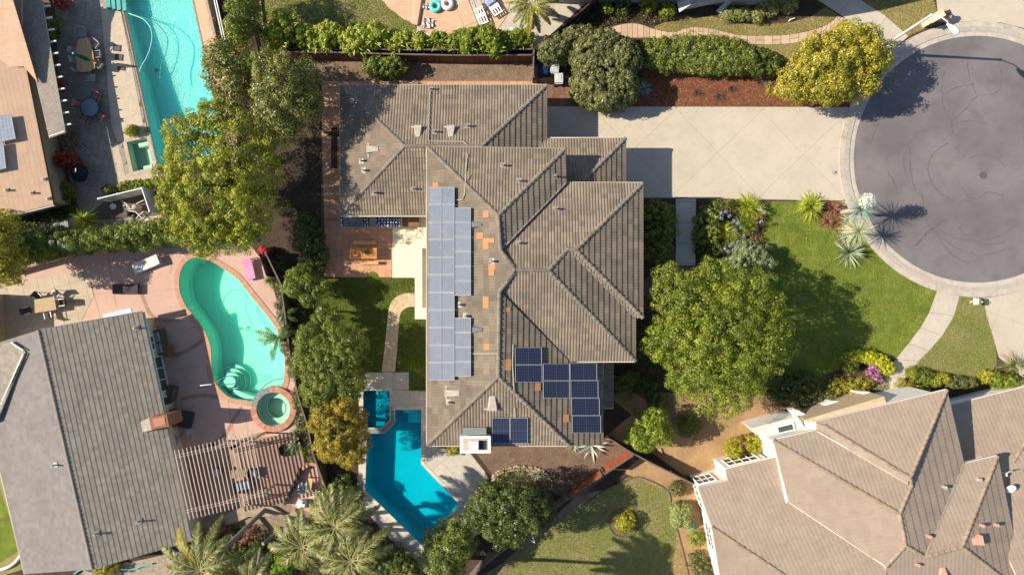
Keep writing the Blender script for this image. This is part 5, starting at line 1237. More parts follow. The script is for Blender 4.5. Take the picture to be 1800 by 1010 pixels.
fence('grey fence between the bottom trees and the lower lawn', [(998, 864), (945, 905), (890, 950), (845, 985), (815, 1020)], 1.5, M_woodold, m2=M_woodold)
fence('long dark fence between the kidney pool garden and the main back yard', [(478, 445), (505, 500), (513, 560), (520, 620), (534, 690), (550, 740), (560, 790), (582, 850)], 1.5, M_wooddk, m2=M_woodold)
fence('weathered timber fence post row beside the red geranium', [(462, 446), (476, 486)], 1.0, M_woodold, m2=M_woodold, cap=False)
def wall_obj(label, px, h, wd, m, cat='wall', name='garden_wall', capm=None, z0=0):
    t = thing(name, label, cat, P(*px[0]))
    pts = [P(a, b) for a, b in px]
    for a, b in zip(pts[:-1], pts[1:]):
        MB().beam(a+V((0, 0, z0+h/2-.1)), b+V((0, 0, z0+h/2-.1)), wd, h).build('wall_body', m, t)
        n = max(1, round((b-a).length/1.2))
        for i in range(n): MB().beam(a.lerp(b, i/n)+V((0, 0, z0+h-.08)), a.lerp(b, (i+.985)/n)+V((0, 0, z0+h-.08)), wd+.06, .05).build('cap_stone', capm or m, t)
    return t
M_wst = mat('wall_beige', (.42, .34, .25), (.36, .29, .21), 2, .9, .2)
wall_obj('beige garden wall between the two neighbouring pool patios', [(20, 480), (80, 463), (150, 444), (215, 428), (320, 405)], .9, .16, M_wst)
wall_obj('beige wall along the right edge of the long pool', [(366, -30), (378, 20), (390, 70), (402, 130)], 1.5, .14, M_wst)
wall_obj('low concrete kerb wall along the top lawn left edge', [(456, -20), (462, 40), (474, 84)], .25, .1, M_wst)
wall_obj('low brick planter wall curving above the small rectangular patio', [(530, 823), (548, 812), (566, 815), (572, 850)], .5, .2, M_brick)
wall_obj('dark retaining wall left of the small rectangular patio', [(531, 820), (520, 850), (503, 884)], .55, .16, mat('dark_stone', (.07, .05, .042), (.05, .036, .03), 4, .9, .4))
wall_obj('tan timber sleeper edging the planter right of the fire pit', [(523, 760), (530, 785), (538, 812)], .45, .13, mat('sleeper', (.42, .30, .18), (.35, .25, .15), 4, .9, .3))
t = thing('pipe_rails', 'pair of white pipes along the wall right of the long pool', 'pipe', P(372, -20))
for dx in (0, 4): MB().tube([P(370+dx, -30, 1.62), P(383+dx, 30, 1.62), P(394+dx, 80, 1.62)], .05, 6).build('pipe', M_white, t)
# stone ring in the mulch
t = thing('stone_edging', 'curved edging of pale stones in the mulch yard above the round tree', 'stone edging', P(922, 830))
M_stone = mat('pale_stone', (.42, .33, .24), (.32, .25, .18), 6, .9, .3, 30, objrnd=.25)
g = random.Random(5); arc = smooth_line([(866, 838), (876, 828), (892, 822), (910, 819), (930, 820), (948, 824), (962, 834), (970, 846)], 5)
for row in (0, 1):
    for x, y in arc:
        p = P(x+g.uniform(-1, 1), y+row*5+g.uniform(-1, 1)); s_ = g.uniform(.09, .15)
        MB().lathe((p.x, p.y, 0), [(s_*.8, 0), (s_, s_*.5), (s_*.75, s_*1.1), (s_*.3, s_*1.3)], 7).build('stone', M_stone, t)

# ------------------------------------------------------------------ street lamp and street furniture
pb = P(1535, 93); zt = 7.5
t = thing('street_lamp', 'tall grey-white street lamp leaning over the cul-de-sac kerb', 'street lamp', pb)
M_pole = mat('lamp_pole', (.62, .60, .56), (.55, .53, .50), 3, .6, .1)
MB().tube([(pb.x, pb.y, 0), (pb.x, pb.y, 3.5), (pb.x, pb.y, zt)], [.13, .11, .085], 12).build('pole', M_pole, t)
MB().lathe(pb, [(.2, 0), (.2, .5), (.14, .6)], 12).build('base_collar', M_wooddk, t)
hd = P(1668, 44, 7.9); tp = V((pb.x, pb.y, zt)); mid = tp.lerp(hd, .45)+V((0, 0, .35)); mid2 = tp.lerp(hd, .8)+V((0, 0, .25))
MB().tube([tp-V((0, 0, .15)), tp.lerp(hd, .1)+V((0, 0, .15)), mid, mid2, hd], [.05, .045, .04, .04, .04], 8).build('arm', M_white, t)
dr = (hd-tp); dr.z = 0; dr.normalize()
mb = MB(); sd_ = V((-dr.y, dr.x, 0)); prof = [(-.15, .06, .10), (.05, .13, .16), (.35, .24, .2), (.62, .26, .18), (.82, .18, .12), (.9, .05, .05)]; vs = []
for d_, wd_, h_ in prof:
    for k in range(8): a_ = 2*math.pi*k/8; vs.append(hd+dr*d_+sd_*wd_*math.cos(a_)+V((0, 0, h_*.6*math.sin(a_)-.02)))
mb.add(vs, [(i*8+k, i*8+(k+1) % 8, (i+1)*8+(k+1) % 8, (i+1)*8+k) for i in range(5) for k in range(8)]+[tuple(range(8))[::-1], tuple(range(40, 48))]); mb.build('lamp_head', M_white, t, smooth=True)
MB().lathe(tp, [(.11, 0), (.11, .12), (.05, .18)], 10).build('pole_cap', M_pole, t)
t = thing('letterbox_pillar', 'beige stucco letterbox pillar with a slanted top beside the upper driveway', 'mailbox', P(1636, 46))
b_ = xy([(1622, 50), (1617, 41), (1637, 29), (1643, 38)]); MB().prism(b_, 0, 1.25).build('pillar', mat('pillar_stucco', (.62, .54, .40), (.57, .49, .37), 3, .9, .2), t)
MB().prism(offset_poly(b_, .06), 1.25, 1.34).build('pillar_cap', mat('pillar_cap', (.64, .56, .42)), t)
MB().prism([tuple(P(a, b)[:2]) for a, b in [(1637, 29), (1648, 24), (1662, 33), (1659, 40), (1643, 38)]], 0, .9).build('brick_plinth', mat('pink_plinth', (.55, .36, .25), (.48, .31, .22), 4), t)
MB().prism([tuple(P(a, b)[:2]) for a, b in [(1645, 30), (1654, 27), (1657, 33), (1648, 36)]], .9, 1.15).build('letterbox', M_wooddk, t)
t = thing('mailbox', 'small white mailbox on a post at the lower driveway edge', 'mailbox', P(1714, 528))
p = P(1712, 530); MB().box((p.x, p.y, .5), (.09, .09, 1.0)).build('post', M_white, t)
q = P(1716, 529.5, 1.1); MB().box((q.x, q.y, 1.12), (.28, .52, .24), 0, .92).build('letter_case', M_white, t); MB().box((q.x-.28, q.y, 1.05), (.34, .05, .04)).build('bracket', M_white, t); MB().box((q.x-.42, q.y-.1, 1.05), (.12, .04, .04)).build('flag_arm', M_white, t)

# ------------------------------------------------------------------ bins
def bin_(label, x, y, body, lid, rz):
    t = thing('trash_bin', label, 'trash bin', P(x, y), rz, 'wheeled bins by the house corner')
    MB().box((0, 0, .5), (.56, .66, 1.0), 0, 1.12).build('bin_body', mat(body[0], body[1]), t, local=True)
    m_ = mat(lid[0], lid[1], rough=.6); MB().box((0, 0, 1.04), (.68, .78, .08), 0, .9).build('lid', m_, t, local=True)
    MB().box((0, .06, 1.095), (.4, .42, .03), 0, .8).build('lid_panel', m_, t, local=True)
    MB().beam((-.28, -.43, .98), (.28, -.43, .98), .05, .05).build('handle', m_, t, local=True)
    for s_ in (-1, 1): MB().lathe((0, 0, 0), [(.13, -.03), (.13, .03)], 12).build('wheel', mat('rubber', (.02, .02, .02)), t, local=True).matrix_local = Matrix.Translation((s_*.3, -.32, .13))@Matrix.Rotation(math.pi/2, 4, 'Y')
bin_('dark blue wheeled bin deep in shade beside the side fence', 955, 128, ('bin_blue', (.004, .02, .07)), ('lid_blue', (.004, .022, .075)), .05)
bin_('pale grey bin with a recycling mark behind the nearest pale bin', 974, 126, ('bin_grey', (.25, .28, .28)), ('lid_grey', (.42, .47, .47)), -.1)
bin_('pale grey bin standing nearest the house in the sun', 981, 144, ('bin_grey', (.25, .28, .28)), ('lid_pale', (.50, .51, .48)), .02)

# ------------------------------------------------------------------ furniture kit
def lounger(label, x, y, rz, mfr, mcu, stripes=None, L_=2.0, W_=.68, back=.55, group=None, z=.35, loc=None, cat='sun lounger'):
    t = thing('sun_lounger', label, cat, P(x, y), rz, group)
    f = MB(); f.beam((-W_/2, -L_/2, z-.05), (-W_/2, L_/2, z-.05), .05, .06); f.beam((W_/2, -L_/2, z-.05), (W_/2, L_/2, z-.05), .05, .06)
    for yy in (-L_/2, L_/2): f.beam((-W_/2, yy, z-.05), (W_/2, yy, z-.05), .05, .06)
    f.build('frame', mfr, t, local=True)
    for a in (-1, 1):
        for b in (-.8, .8): MB().beam((a*W_/2*.95, b*L_/2, 0), (a*W_/2*.95, b*L_/2, z-.06), .045, .045).build('leg', mfr, t, local=True)
    yb = L_/2-.72; ch_ = math.cos(back); sh_ = math.sin(back)
    if stripes:
        n = 9
        for i in range(n):
            xx = -W_/2+.04+(W_-.08)*i/(n-1)
            if stripes == 'bands': continue
        k = 0; yy = -L_/2+.08
        for a0, b0, gp in ((-L_/2+.02, -L_/2+.12, 0), (-L_/2+.12, -.55, 1), (-.55, -.25, 0), (-.25, .05, 1), (.05, .25, 0)):
            if gp: 
                for i in range(4): xx = -W_/2+.09+(W_-.18)*i/3; MB().box((xx, (a0+b0)/2, z+.01), (.10, b0-a0, .03)).build('strap', mcu, t, local=True)
            else: MB().box((0, (a0+b0)/2, z+.015), (W_-.04, b0-a0, .035)).build('seat_band', mcu, t, local=True)
        for i in range(5):
            xx = -W_/2+.07+(W_-.14)*i/4; MB().beam((xx, .27, z+.01), (xx, .27+.72*ch_, z+.01+.72*sh_), .09, .03).build('strap', mcu, t, local=True)
        MB().beam((-W_/2, .27+.72*ch_, z+.72*sh_), (W_/2, .27+.72*ch_, z+.72*sh_), .06, .06).build('head_bar', mfr, t, local=True)
    else:
        MB().box((0, -L_/2+(yb+L_/2)/2, z+.03), (W_-.02, yb+L_/2, .09)).build('cushion', mcu, t, local=True)
        MB().beam((0, yb, z+.03), (0, yb+.72*ch_, z+.03+.72*sh_), W_-.02, .09).build('backrest', mcu, t, local=True)
    return t
def chair(label, x, y, rz, mfr, mcu, sz=.5, z=.43, bh=.42, group=None, cat='chair', lean=.12, arms=False, name='patio_chair', local=None):
    t = thing(name, label, cat, P(x, y), rz, group)
    MB().box((0, 0, z), (sz, sz, .05)).build('seat', mcu, t, local=True)
    MB().beam((0, -sz/2, z), (0, -sz/2-lean, z+bh), sz, .045).build('backrest', mcu, t, local=True)
    for a in (-1, 1):
        for b in (-1, 1): MB().beam((a*sz*.45, b*sz*.45, 0), (a*sz*.45, b*sz*.45, z), .035, .035).build('leg', mfr, t, local=True)
        if arms: MB().beam((a*sz*.52, -sz/2, z+.22), (a*sz*.52, sz*.45, z+.22), .06, .03).build('armrest', mfr, t, local=True)
    return t
def table(label, x, y, rz, L_, W_, m, z=.74, cat='table', name='patio_table', th=.05, planks=0, group=None, mleg=None):
    t = thing(name, label, cat, P(x, y), rz, group)
    if planks:
        for i in range(planks): MB().box((0, -W_/2+W_*(i+.5)/planks, z), (L_, W_/planks-.012, th)).build('plank', m, t, local=True)
    else: MB().box((0, 0, z), (L_, W_, th)).build('tabletop', m, t, local=True)
    for a in (-1, 1):
        for b in (-1, 1): MB().beam((a*(L_/2-.1), b*(W_/2-.1), 0), (a*(L_/2-.1), b*(W_/2-.1), z-th/2), .07, .07).build('leg', mleg or m, t, local=True)
    return t
def round_table(label, x, y, r, mt, mf, z=.72, name='round_table'):
    t = thing(name, label, 'table', P(x, y))
    p = P(x, y); MB().lathe(p, [(r, z-.02), (r, z)], 32).build('tabletop', mt, t); MB().tube([(p.x+r*math.cos(a/24*6.2832), p.y+r*math.sin(a/24*6.2832), z) for a in range(24)], .028, 6, True).build('rim', mf, t)
    for k in range(4): a = k*math.pi/2+.4; MB().beam((p.x+.75*r*math.cos(a), p.y+.75*r*math.sin(a), 0), (p.x+.6*r*math.cos(a), p.y+.6*r*math.sin(a), z-.03), .04, .04).build('leg', mf, t)
    return t
M_dkf = mat('dark_frame', (.03, .03, .035), None, rough=.5); M_whf = mat('white_frame', (.78, .78, .76), None, rough=.5)
M_teak = mat('teak', (.46, .27, .12), (.38, .22, .10), 4, .7, .1); M_teakd = mat('teak_worn', (.40, .26, .14), (.33, .21, .11), 5, .8, .1)
M_rose = mat('rose_sling', (.42, .20, .19), (.36, .17, .17), 5, .8); M_greyc = mat('grey_cushion', (.33, .36, .40), (.28, .31, .35), 4, .9, .1)
# round glass table with rose chairs (upper left patio)
round_table('round blue-grey glass table ringed by rose chairs on the upper left patio', 167, 192.5, .72, mat('blue_glass_top', (.15, .21, .27), (.12, .17, .22), 2, .25), M_dkf)
for (x, y, rz, w_) in ((146, 186, 1.35, 'left'), (175, 173, -.35-math.pi+2.9, 'upper right'), (157, 211, 2.3, 'lower left'), (184, 206, -2.35, 'lower right')):
    chair('rose sling chair at the %s side of the round glass table' % w_, x, y, math.atan2((192-y)*-1, 167-x)-math.pi/2, M_dkf, M_rose, .52, group='rose chairs at the round glass table', arms=True)
# octagonal wooden dining table under a closed green umbrella
p = P(161, 97); t = thing('dining_table', 'long wooden dining table with cut corners on the upper left patio', 'table', p)
M_teak2 = mat('teak_bright', (.56, .36, .17), (.48, .30, .145), 4, .6, .1)
tb = xy([(147, 76), (162, 72), (166, 73), (173, 95), (177, 125), (167, 131), (152, 132), (146, 128), (143, 100)])
cy = .75
for i in range(7):
    c_ = tb
    a = math.radians(-83.5); s0 = -1.05+i*.30
    U_ = (-math.sin(a), math.cos(a)); ctr_ = P(160, 102)
    c_ = clip_half(c_, (ctr_.x+U_[0]*s0, ctr_.y+U_[1]*s0), U_); c_ = clip_half(c_, (ctr_.x+U_[0]*(s0+.288), ctr_.y+U_[1]*(s0+.288)), (-U_[0], -U_[1])) if len(c_) > 2 else c_
    if len(c_) > 2: MB().prism(c_, cy-.04, cy).build('tabletop_plank', M_teak2, t)
for x, y in ((150, 82), (166, 82), (150, 124), (171, 122)): q = P(x, y); MB().box((q.x, q.y, .35), (.09, .09, .7)).build('leg', M_teak, t)
for i, (x, y, s_) in enumerate(((138, 94, 'upper left side'), (140, 107, 'left middle side'), (143, 122, 'lower left side'), (174, 83, 'upper right side'), (178, 100, 'right middle side'), (181, 117, 'lower right side'), (167, 139, 'bottom end'), (151, 62, 'top end'))):
    chair('grey cushioned wooden chair at the %s of the wooden dining table' % s_, x, y, math.atan2(-(102-y), 160-x)-math.pi/2 if i < 6 else (0 if i == 6 else math.pi), M_teakd, M_greyc, .5, group='chairs around the wooden dining table', arms=True)
t = thing('patio_umbrella', 'closed dark green umbrella leaning over the wooden dining table', 'umbrella', P(160, 104))
a, b = P(158, 106, .9), P(129, 94, 2.6); M_grn = mat('green_canvas', (.008, .075, .045), (.006, .055, .033), 5, .8, .3)
MB().tube([a, a.lerp(b, .25), a.lerp(b, .55), a.lerp(b, .9), b], [.05, .17, .15, .08, .02], 10).build('folded_canopy', M_grn, t); MB().lathe(b, [(.06, 0), (.06, .06), (.02, .1)], 8).build('finial', M_white, t); q = P(160, 106); MB().tube([(q.x, q.y, 0), (q.x, q.y, .9), a], .03, 6).build('mast', M_white, t)
t = thing('serving_bowl', 'dark round bowl on the sunny side of the wooden dining table', 'bowl', P(168, 109, .75)); MB().lathe(P(168, 109, .75), [(.08, 0), (.16, .06), (.17, .1), (.13, .09)], 14).build('bowl_body', M_teak, t)
# floor grates by the long pool
for i, (x, y) in enumerate(((206.5, 85), (210, 101.5), (214, 121))):
    t = thing('pool_mat', ['dark square mat beside the long pool, nearest the top', 'dark square mat beside the long pool, the middle one', 'narrow dark mat beside the long pool, the lowest one'][i], 'mat', P(x, y), math.radians(-5))
    w_, h_ = (12*S, (10 if i < 2 else 5)*S); MB().box((0, 0, .045), (w_, h_, .03)).build('mat_body', mat('mat_grey', (.13, .115, .11), (.10, .09, .088), 6), t, local=True)
    for s_ in (-1, 1): MB().box((0, s_*h_/2, .05), (w_+.06, .05, .05)).build('mat_edge', M_dkf, t, local=True); MB().box((s_*w_/2, 0, .05), (.05, h_, .05)).build('mat_edge', M_dkf, t, local=True)
# dark parasol and red plant corner
t = thing('patio_umbrella', 'open dark navy octagonal umbrella beside the tan wall', 'umbrella', P(136, 303))
q = P(136, 303, 1.4); MB().lathe((q.x, q.y, 0), [(17*S*.97, 1.15), (17*S*.5, 1.4), (.05, 1.6), (.02, 1.62)], 8).build('canopy', mat('navy_canvas', (.014, .018, .026), (.010, .013, .02), 3, .9), t); MB().lathe((q.x, q.y, 0), [(.03, 0), (.03, 1.7)], 8).build('mast', M_white, t); MB().box((q.x+.03, q.y+.15, 1.66), (.05, .25, .04)).build('vent_strap', M_white, t)
chair('rose chair half hidden behind the dark navy umbrella', 153, 313, math.pi/2+.3, M_dkf, mat('crimson_sling', (.36, .06, .08)), .5, arms=True)
M_red = leafmat('red_leaf', (.13, .01, .012), (.25, .03, .02), (.34, .09, .02))
t = thing('potted_frame_table', 'small black wrought-iron plant stand on the stone patio', 'plant stand', P(140, 257))
for i in range(5): a = P(131+i*4, 252+(i % 3)*3, .1); b = P(139+i*4, 262-(i % 2)*5, .45); MB().tube([a, a.lerp(b, .5)+V((0, .1, .15)), b], .02, 5).build('iron_bar', M_dkf, t)
t = thing('plant_pot', 'round terracotta pot with flowers at the pool corner', 'plant pot', P(236, 230)); MB().lathe(P(236, 230), [(.2, 0), (.3, .45), (.26, .45), (.24, .38)], 16).build('pot', M_terra, t)

# white equipment screen
M_vinyl = mat('vinyl_white', (.68, .67, .63), (.62, .61, .58), 3, .5)
t = thing('equipment_screen', 'white vinyl screen fence around the pool equipment left of the big tree', 'screen fence', P(215, 350))
def vpanel(x0, y0, x1, y1, h):
    a, b = P(x0, y0), P(x1, y1); n = max(2, round((b-a).length/.15))
    for i in range(n): MB().beam(a.lerp(b, i/n)+V((0, 0, h/2)), a.lerp(b, (i+.94)/n)+V((0, 0, h/2)), .03, h-.12).build('slat', M_vinyl, t)
    for z in (.06, h): MB().beam(a+V((0, 0, z)), b+V((0, 0, z)), .07, .09).build('rail', M_whf, t)
def pole_(x, y, h): q = P(x, y); MB().box((q.x, q.y, h/2), (.12, .12, h)).build('post', M_whf, t); MB().box((q.x, q.y, h+.03), (.15, .15, .05), 0, .6).build('post_cap', M_whf, t)
hh = 1.75; 
vpanel(196, 354, 229, 346, hh); vpanel(229, 346, 270, 336, hh); vpanel(270, 336, 283, 375, hh)
for q in ((196, 354), (229, 346), (270, 336), (283, 375)): pole_(*q, hh)
t = thing('pool_equipment', 'pool filter and pump with white pipes inside the white screen', 'pool equipment', P(245, 370))
for x, y, r, h in ((245, 365, .24, .8), (228, 376, .18, .4), (238, 380, .16, .35)): MB().lathe(P(x, y), [(r, 0), (r, h*.8), (r*.7, h), (.05, h*1.05)], 16).build('tank', mat('tank_beige', (.42, .38, .32)) if r > .2 else M_dkf, t)
for pl in ([(216, 362), (222, 360), (224, 368), (236, 366)], [(236, 368), (240, 358), (252, 352), (258, 348)], [(234, 392), (244, 378), (252, 372)], [(246, 388), (256, 390), (262, 384)], [(212, 352), (222, 358), (228, 366)], [(226, 370), (238, 372), (250, 384)]):
    MB().tube([P(a, b, .35) for a, b in pl], .035, 6).build('pipe', M_white, t)
t = thing('valve_lid', 'small round white lid on the paving left of the pool equipment', 'lid', P(200, 363)); MB().lathe(P(200, 363), [(.22, 0), (.24, .12), (.1, .16), (.08, .1)], 18).build('lid_body', M_white, t)
for i, (x, y, r) in enumerate(((147, 401, .34), (163, 388, .30), (133, 339, .26))):
    t = thing('plant_pot', ['large terracotta pot below the yellow-green cordyline', 'terracotta pot just right of the yellow-green cordyline', 'dark pot by the corner of the tan house'][i], 'plant pot', P(x, y)); MB().lathe(P(x, y), [(r*.7, 0), (r, .5), (r*.84, .5), (r*.8, .4), (.02, .4)], 20).build('pot', mat('clay_pot', (.33, .19, .12), (.26, .15, .10), 5), t)
t = thing('trellis_arch', 'dark hooped metal plant support in the strip below the stone patio', 'plant support', P(205, 330))
for x in (198, 213): 
    q = P(x, 332); MB().tube([(q.x-.3, q.y, 0), (q.x-.28, q.y, .9), (q.x, q.y, 1.25), (q.x+.28, q.y, .9), (q.x+.3, q.y, 0)], .025, 6).build('hoop', M_dkf, t)

t = thing('shade_structure', 'pale structure added past the left edge to shade the patio by the square wooden table', 'shade structure', P(-60, 560)); MB().prism(xy([(-140, 517), (8, 517), (12, 600), (-140, 600)]), 0, 2.7).build('shade_structure_wall', M_wst, t); MB().prism(xy([(-144, 515), (10, 515), (14, 602), (-144, 602)]), 2.7, 2.85).build('roof', M_shl, t)  # unseen structure added to cast the shade on the patio's left end
# ---- pink patio furniture
t = table('square wooden table on the sunny end of the pink patio by the left edge', 89, 535, math.radians(9), 1.75, 1.05, mat('pale_wood', (.50, .36, .21), (.44, .31, .18), 4, .7, .1), planks=6)
for i, (x, y, s_) in enumerate(((117, 531, 'right'), (56, 545, 'left'), (75, 521, 'upper'), (93, 553, 'lower'), (106, 517, 'upper right'))):
    chair('black framed sling chair at the %s side of the square wooden table' % s_, x, y, math.atan2(-(535-y), 89-x)-math.pi/2, M_whf, mat('sling_dark', (.07, .065, .07)), .5, group='chairs around the square wooden table', arms=True)
t = lounger('purple-grey cushioned lounger on the pink patio with pale middle', 226, 508, math.pi/2, M_dkf, mat('plum_cushion', (.075, .05, .07), (.06, .04, .055), 6), L_=1.9, W_=.75, back=.6)
t = lounger('white padded lounger in the sun left of the kidney pool', 262, 464, math.radians(-68), M_whf, mat('white_cushion', (.74, .68, .64), (.66, .58, .55), 5, .9, .2), L_=2.2, W_=.8, back=.25)
t = thing('towel', 'crumpled bluish towel on the foot of the white padded lounger', 'towel', P(246, 473, .45)); MB().add([tuple(P(246+a*5, 472+b*5, .46+.03*math.sin(a*5+b*3))) for a in (-1, -.4, .2, .8) for b in (-1, -.3, .4, 1)], [(i*4+j, i*4+j+1, i*4+j+5, i*4+j+4) for i in range(3) for j in range(3)]).build('towel_cloth', mat('blue_towel', (.20, .22, .36), (.5, .5, .6), 9), t)
t = lounger('bright pink towel-covered lounger right of the kidney pool', 441, 472, math.radians(12), M_whf, mat('pink_towel', (.72, .15, .42), (.75, .45, .55), 12, .9), L_=1.7, W_=.7, back=.3)
# wicker sofa
def sofa(label, x, y, rz, L_, W_):
    t = thing('wicker_sofa', label, 'sofa', P(x, y), rz); mw = mat('wicker', (.17, .12, .075), (.12, .085, .055), 9, .9, .4, 60)
    MB().box((0, 0, .2), (L_, W_, .38)).build('base', mw, t, local=True); MB().box((0, W_/2-.06, .5), (L_, .14, .6)).build('back', mw, t, local=True)
    for s_ in (-1, 1): MB().box((s_*(L_/2-.07), 0, .42), (.14, W_, .4)).build('armrest', mw, t, local=True)
    mc = mat('ice_cushion', (.42, .47, .52), (.36, .41, .46), 4, .9, .15)
    for s_ in (-1, 1):
        MB().box((s_*(L_/4-.05), -.06, .46), (L_/2-.16, W_-.26, .14), 0, .94).build('seat_cushion', mc, t, local=True); MB().box((s_*(L_/4-.05), W_/2-.22, .66), (L_/2-.18, .16, .36), 0, .9).build('back_cushion', mc, t, local=True)
    return t
sofa('wicker sofa with ice-blue cushions against the grey shingle house', 284, 601, math.radians(-258+180), 2.0, 1.0)
t = thing('throw', 'brown throw over the lower arm of the wicker sofa', 'blanket', P(299, 619, .7)); MB().add([tuple(P(288+a*6, 606+b*7, .72+.06*math.sin(a*2+b*3)-.05*a)) for a in (0, 1, 2, 3) for b in (0, 1, 2, 3)], [(i*4+j, i*4+j+1, i*4+j+5, i*4+j+4) for i in range(3) for j in range(3)]).build('throw_cloth', mat('rust_cloth', (.26, .12, .06), (.20, .09, .05), 6), t)
t = thing('ottoman', 'square olive-grey covered spa or ottoman beside the shingle house', 'covered ottoman', P(302, 689), math.radians(-12))
MB().box((0, 0, .33), (.95, 1.15, .66), 0, .95).build('body', mat('olive_cover', (.13, .115, .085), (.10, .09, .07), 4, .9, .2), t, local=True); MB().box((0, 0, .68), (.9, 1.1, .06), 0, .9).build('lid', mat('olive_cover', (.13, .115, .085)), t, local=True)
t = thing('barbecue', 'open barbecue island with grill tools between the chimney and patio', 'barbecue', P(306, 731), math.radians(-12))
MB().box((0, 0, .42), (1.1, 1.25, .84)).build('island', mat('brick_brown', (.20, .10, .07), (.15, .075, .055), 6, .9, .3), t, local=True); MB().box((-.12, 0, .88), (.6, 1.05, .08)).build('grill_top', M_dkf, t, local=True)
for i in range(6): MB().beam((-.38, -.45+i*.18, .94), (.14, -.45+i*.18+.05, .94), .03, .02).build('grill_bar', M_grey, t, local=True)
MB().box((.18, -.35, .96), (.14, .14, .14)).build('spice_box', M_white, t, local=True)
t = thing('storage_mat', 'dark slate-coloured rectangular cover on the ground right of the barbecue', 'cover', P(331, 736), math.radians(-12)); MB().box((0, 0, .22), (.85, 1.25, .42), 0, .96).build('box', mat('slate', (.07, .07, .08), (.05, .05, .06), 5), t, local=True); MB().box((0, 0, .45), (.8, 1.2, .04)).build('lid', mat('slate', (.07, .07, .08)), t, local=True)
t = thing('side_table', 'pale bluish work table with sink beside the pergola corner', 'table', P(312, 772), math.radians(-14)); MB().box((0, 0, .8), (.8, 1.1, .06)).build('tabletop', mat('zinc', (.30, .34, .37)), t, local=True)
MB().lathe((-.2, .15, .83), [(.2, 0), (.2, .03), (.16, .03), (.15, .0)], 16).build('basin', M_dkf, t, local=True)
for a in (-1, 1):
    for b in (-1, 1): MB().beam((a*.35, b*.5, 0), (a*.35, b*.5, .78), .04, .04).build('leg', M_dkf, t, local=True)
t = thing('folding_seat', 'folded blue striped camp seat leaning near the pergola', 'chair', P(337, 756), .3); MB().box((0, 0, .4), (.55, .4, .05)).build('seat', mat('blue_stripe', (.20, .30, .42), (.5, .55, .6), 14), t, local=True)
for s_ in (-1, 1): MB().beam((s_*.25, -.2, 0), (s_*.25, .2, .4), .03, .03).build('leg', M_whf, t, local=True); MB().beam((s_*.2, 0, .4), (s_*.2-.25, -1.2, .1), .02, .02).build('pole', M_whf, t, local=True)
# ---- pergola
t = thing('pergola', 'pale wooden pergola of long slats over the patio beside the shingle house', 'pergola', P(390, 840))
M_pg = mat('pergola_wood', (.62, .52, .43), (.54, .44, .36), 3, .8, .1, objrnd=.08)
ZP = 2.75
for i in range(20):
    u = i/19; a = P(307+134*u, 791-30.5*u-(2 if i > 10 else 0), ZP); b = P(334+131*u, 912-31*u, ZP); MB().beam(a, b, .045, .09).build('slat', M_pg, t)
for (x0, y0, x1, y1) in ((309, 802, 451, 769.5), (329, 898, 469, 865.5)):
    for k in (-.09, .09): MB().beam(P(x0, y0, ZP-.17)+V((0, k, 0)), P(x1, y1, ZP-.17)+V((0, k, 0)), .05, .18).build('beam', M_pg, t)
for x, y in ((446, 771), (464, 867), (380, 786), (398, 882)): q = P(x, y, ZP-.3); MB().box((q.x, q.y, (ZP-.25)/2), (.13, .13, ZP-.25)).build('post', M_pg, t)
# things under it
M_str = mat('blue_white_stripe', (.62, .66, .72), None, rough=.9)
def swivel(label, x, y, rz):
    t = thing('patio_chair', label, 'chair', P(x, y), rz, 'blue cushioned chairs under the pergola'); md = mat('dark_wicker', (.035, .03, .03), (.05, .04, .04), 6, .8, .3)
    MB().lathe((0, 0, 0), [(.28, 0), (.3, .1), (.36, .36), (.34, .4)], 14).build('base', md, t, local=True)
    vs = []; n = 10
    for i in range(n+1):
        a = math.pi*(i/n)+0; 
        for r, z in ((.40, .3), (.44, .82), (.37, .82), (.34, .4)): vs.append((r*math.cos(a), r*math.sin(a), z))
    MB().add(vs, [(i*4+j, i*4+(j+1) % 4, (i+1)*4+(j+1) % 4, (i+1)*4+j) for i in range(n) for j in range(4)]+[(0, 1, 2, 3), (n*4+3, n*4+2, n*4+1, n*4)]).build('shell_back', md, t, local=True)
    MB().lathe((0, -.02, .4), [(.32, 0), (.33, .1), (.26, .13)], 14).build('seat_cushion', mat('steel_blue_cushion', (.30, .40, .50), (.5, .56, .62), 12, .9, .1), t, local=True)
    return t
swivel('round dark wicker chair with blue cushion, left of the fire table', 386, 827, -1.2)
swivel('round dark wicker chair with blue cushion, right of the fire table', 449, 828, 1.7)
t = thing('striped_loveseat', 'blue and white striped loveseat below the low table', 'sofa', P(431, 851), math.radians(13)); md = mat('dark_wicker', (.035, .03, .03))
MB().box((0, 0, .22), (1.35, .8, .42)).build('base', md, t, local=True); MB().box((0, -.36, .5), (1.35, .12, .5)).build('back', md, t, local=True)
for s_ in (-1, 1): MB().box((s_*.64, 0, .4), (.1, .8, .4)).build('armrest', md, t, local=True)
for i in range(9): MB().box((-.53+i*.133, .03, .48), (.128, .62, .12)).build('cushion_stripe', M_str if i % 2 else mat('blue_band', (.10, .19, .30)), t, local=True)
table('low tan table between the wicker chairs under the pergola', 425, 829, math.radians(5), 1.3, .62, mat('tan_top', (.36, .26, .15), (.30, .22, .13), 4), z=.42, name='low_table')
t = thing('fire_pit', 'round dark fire bowl on the rose paving right of the pergola', 'fire pit', P(503, 789)); q = P(503, 789); MB().lathe(q, [(.30, 0), (.30, .06), (.46, .26), (.50, .32), (.44, .32), (.3, .2), (.02, .16)], 24).build('bowl', mat('rust_iron', (.05, .025, .022), (.03, .018, .016), 6, .8, .3), t); MB().lathe(q, [(.62, .0), (.62, .03)], 24).build('scorch_ring', mat('stone_ring', (.25, .15, .11)), t)
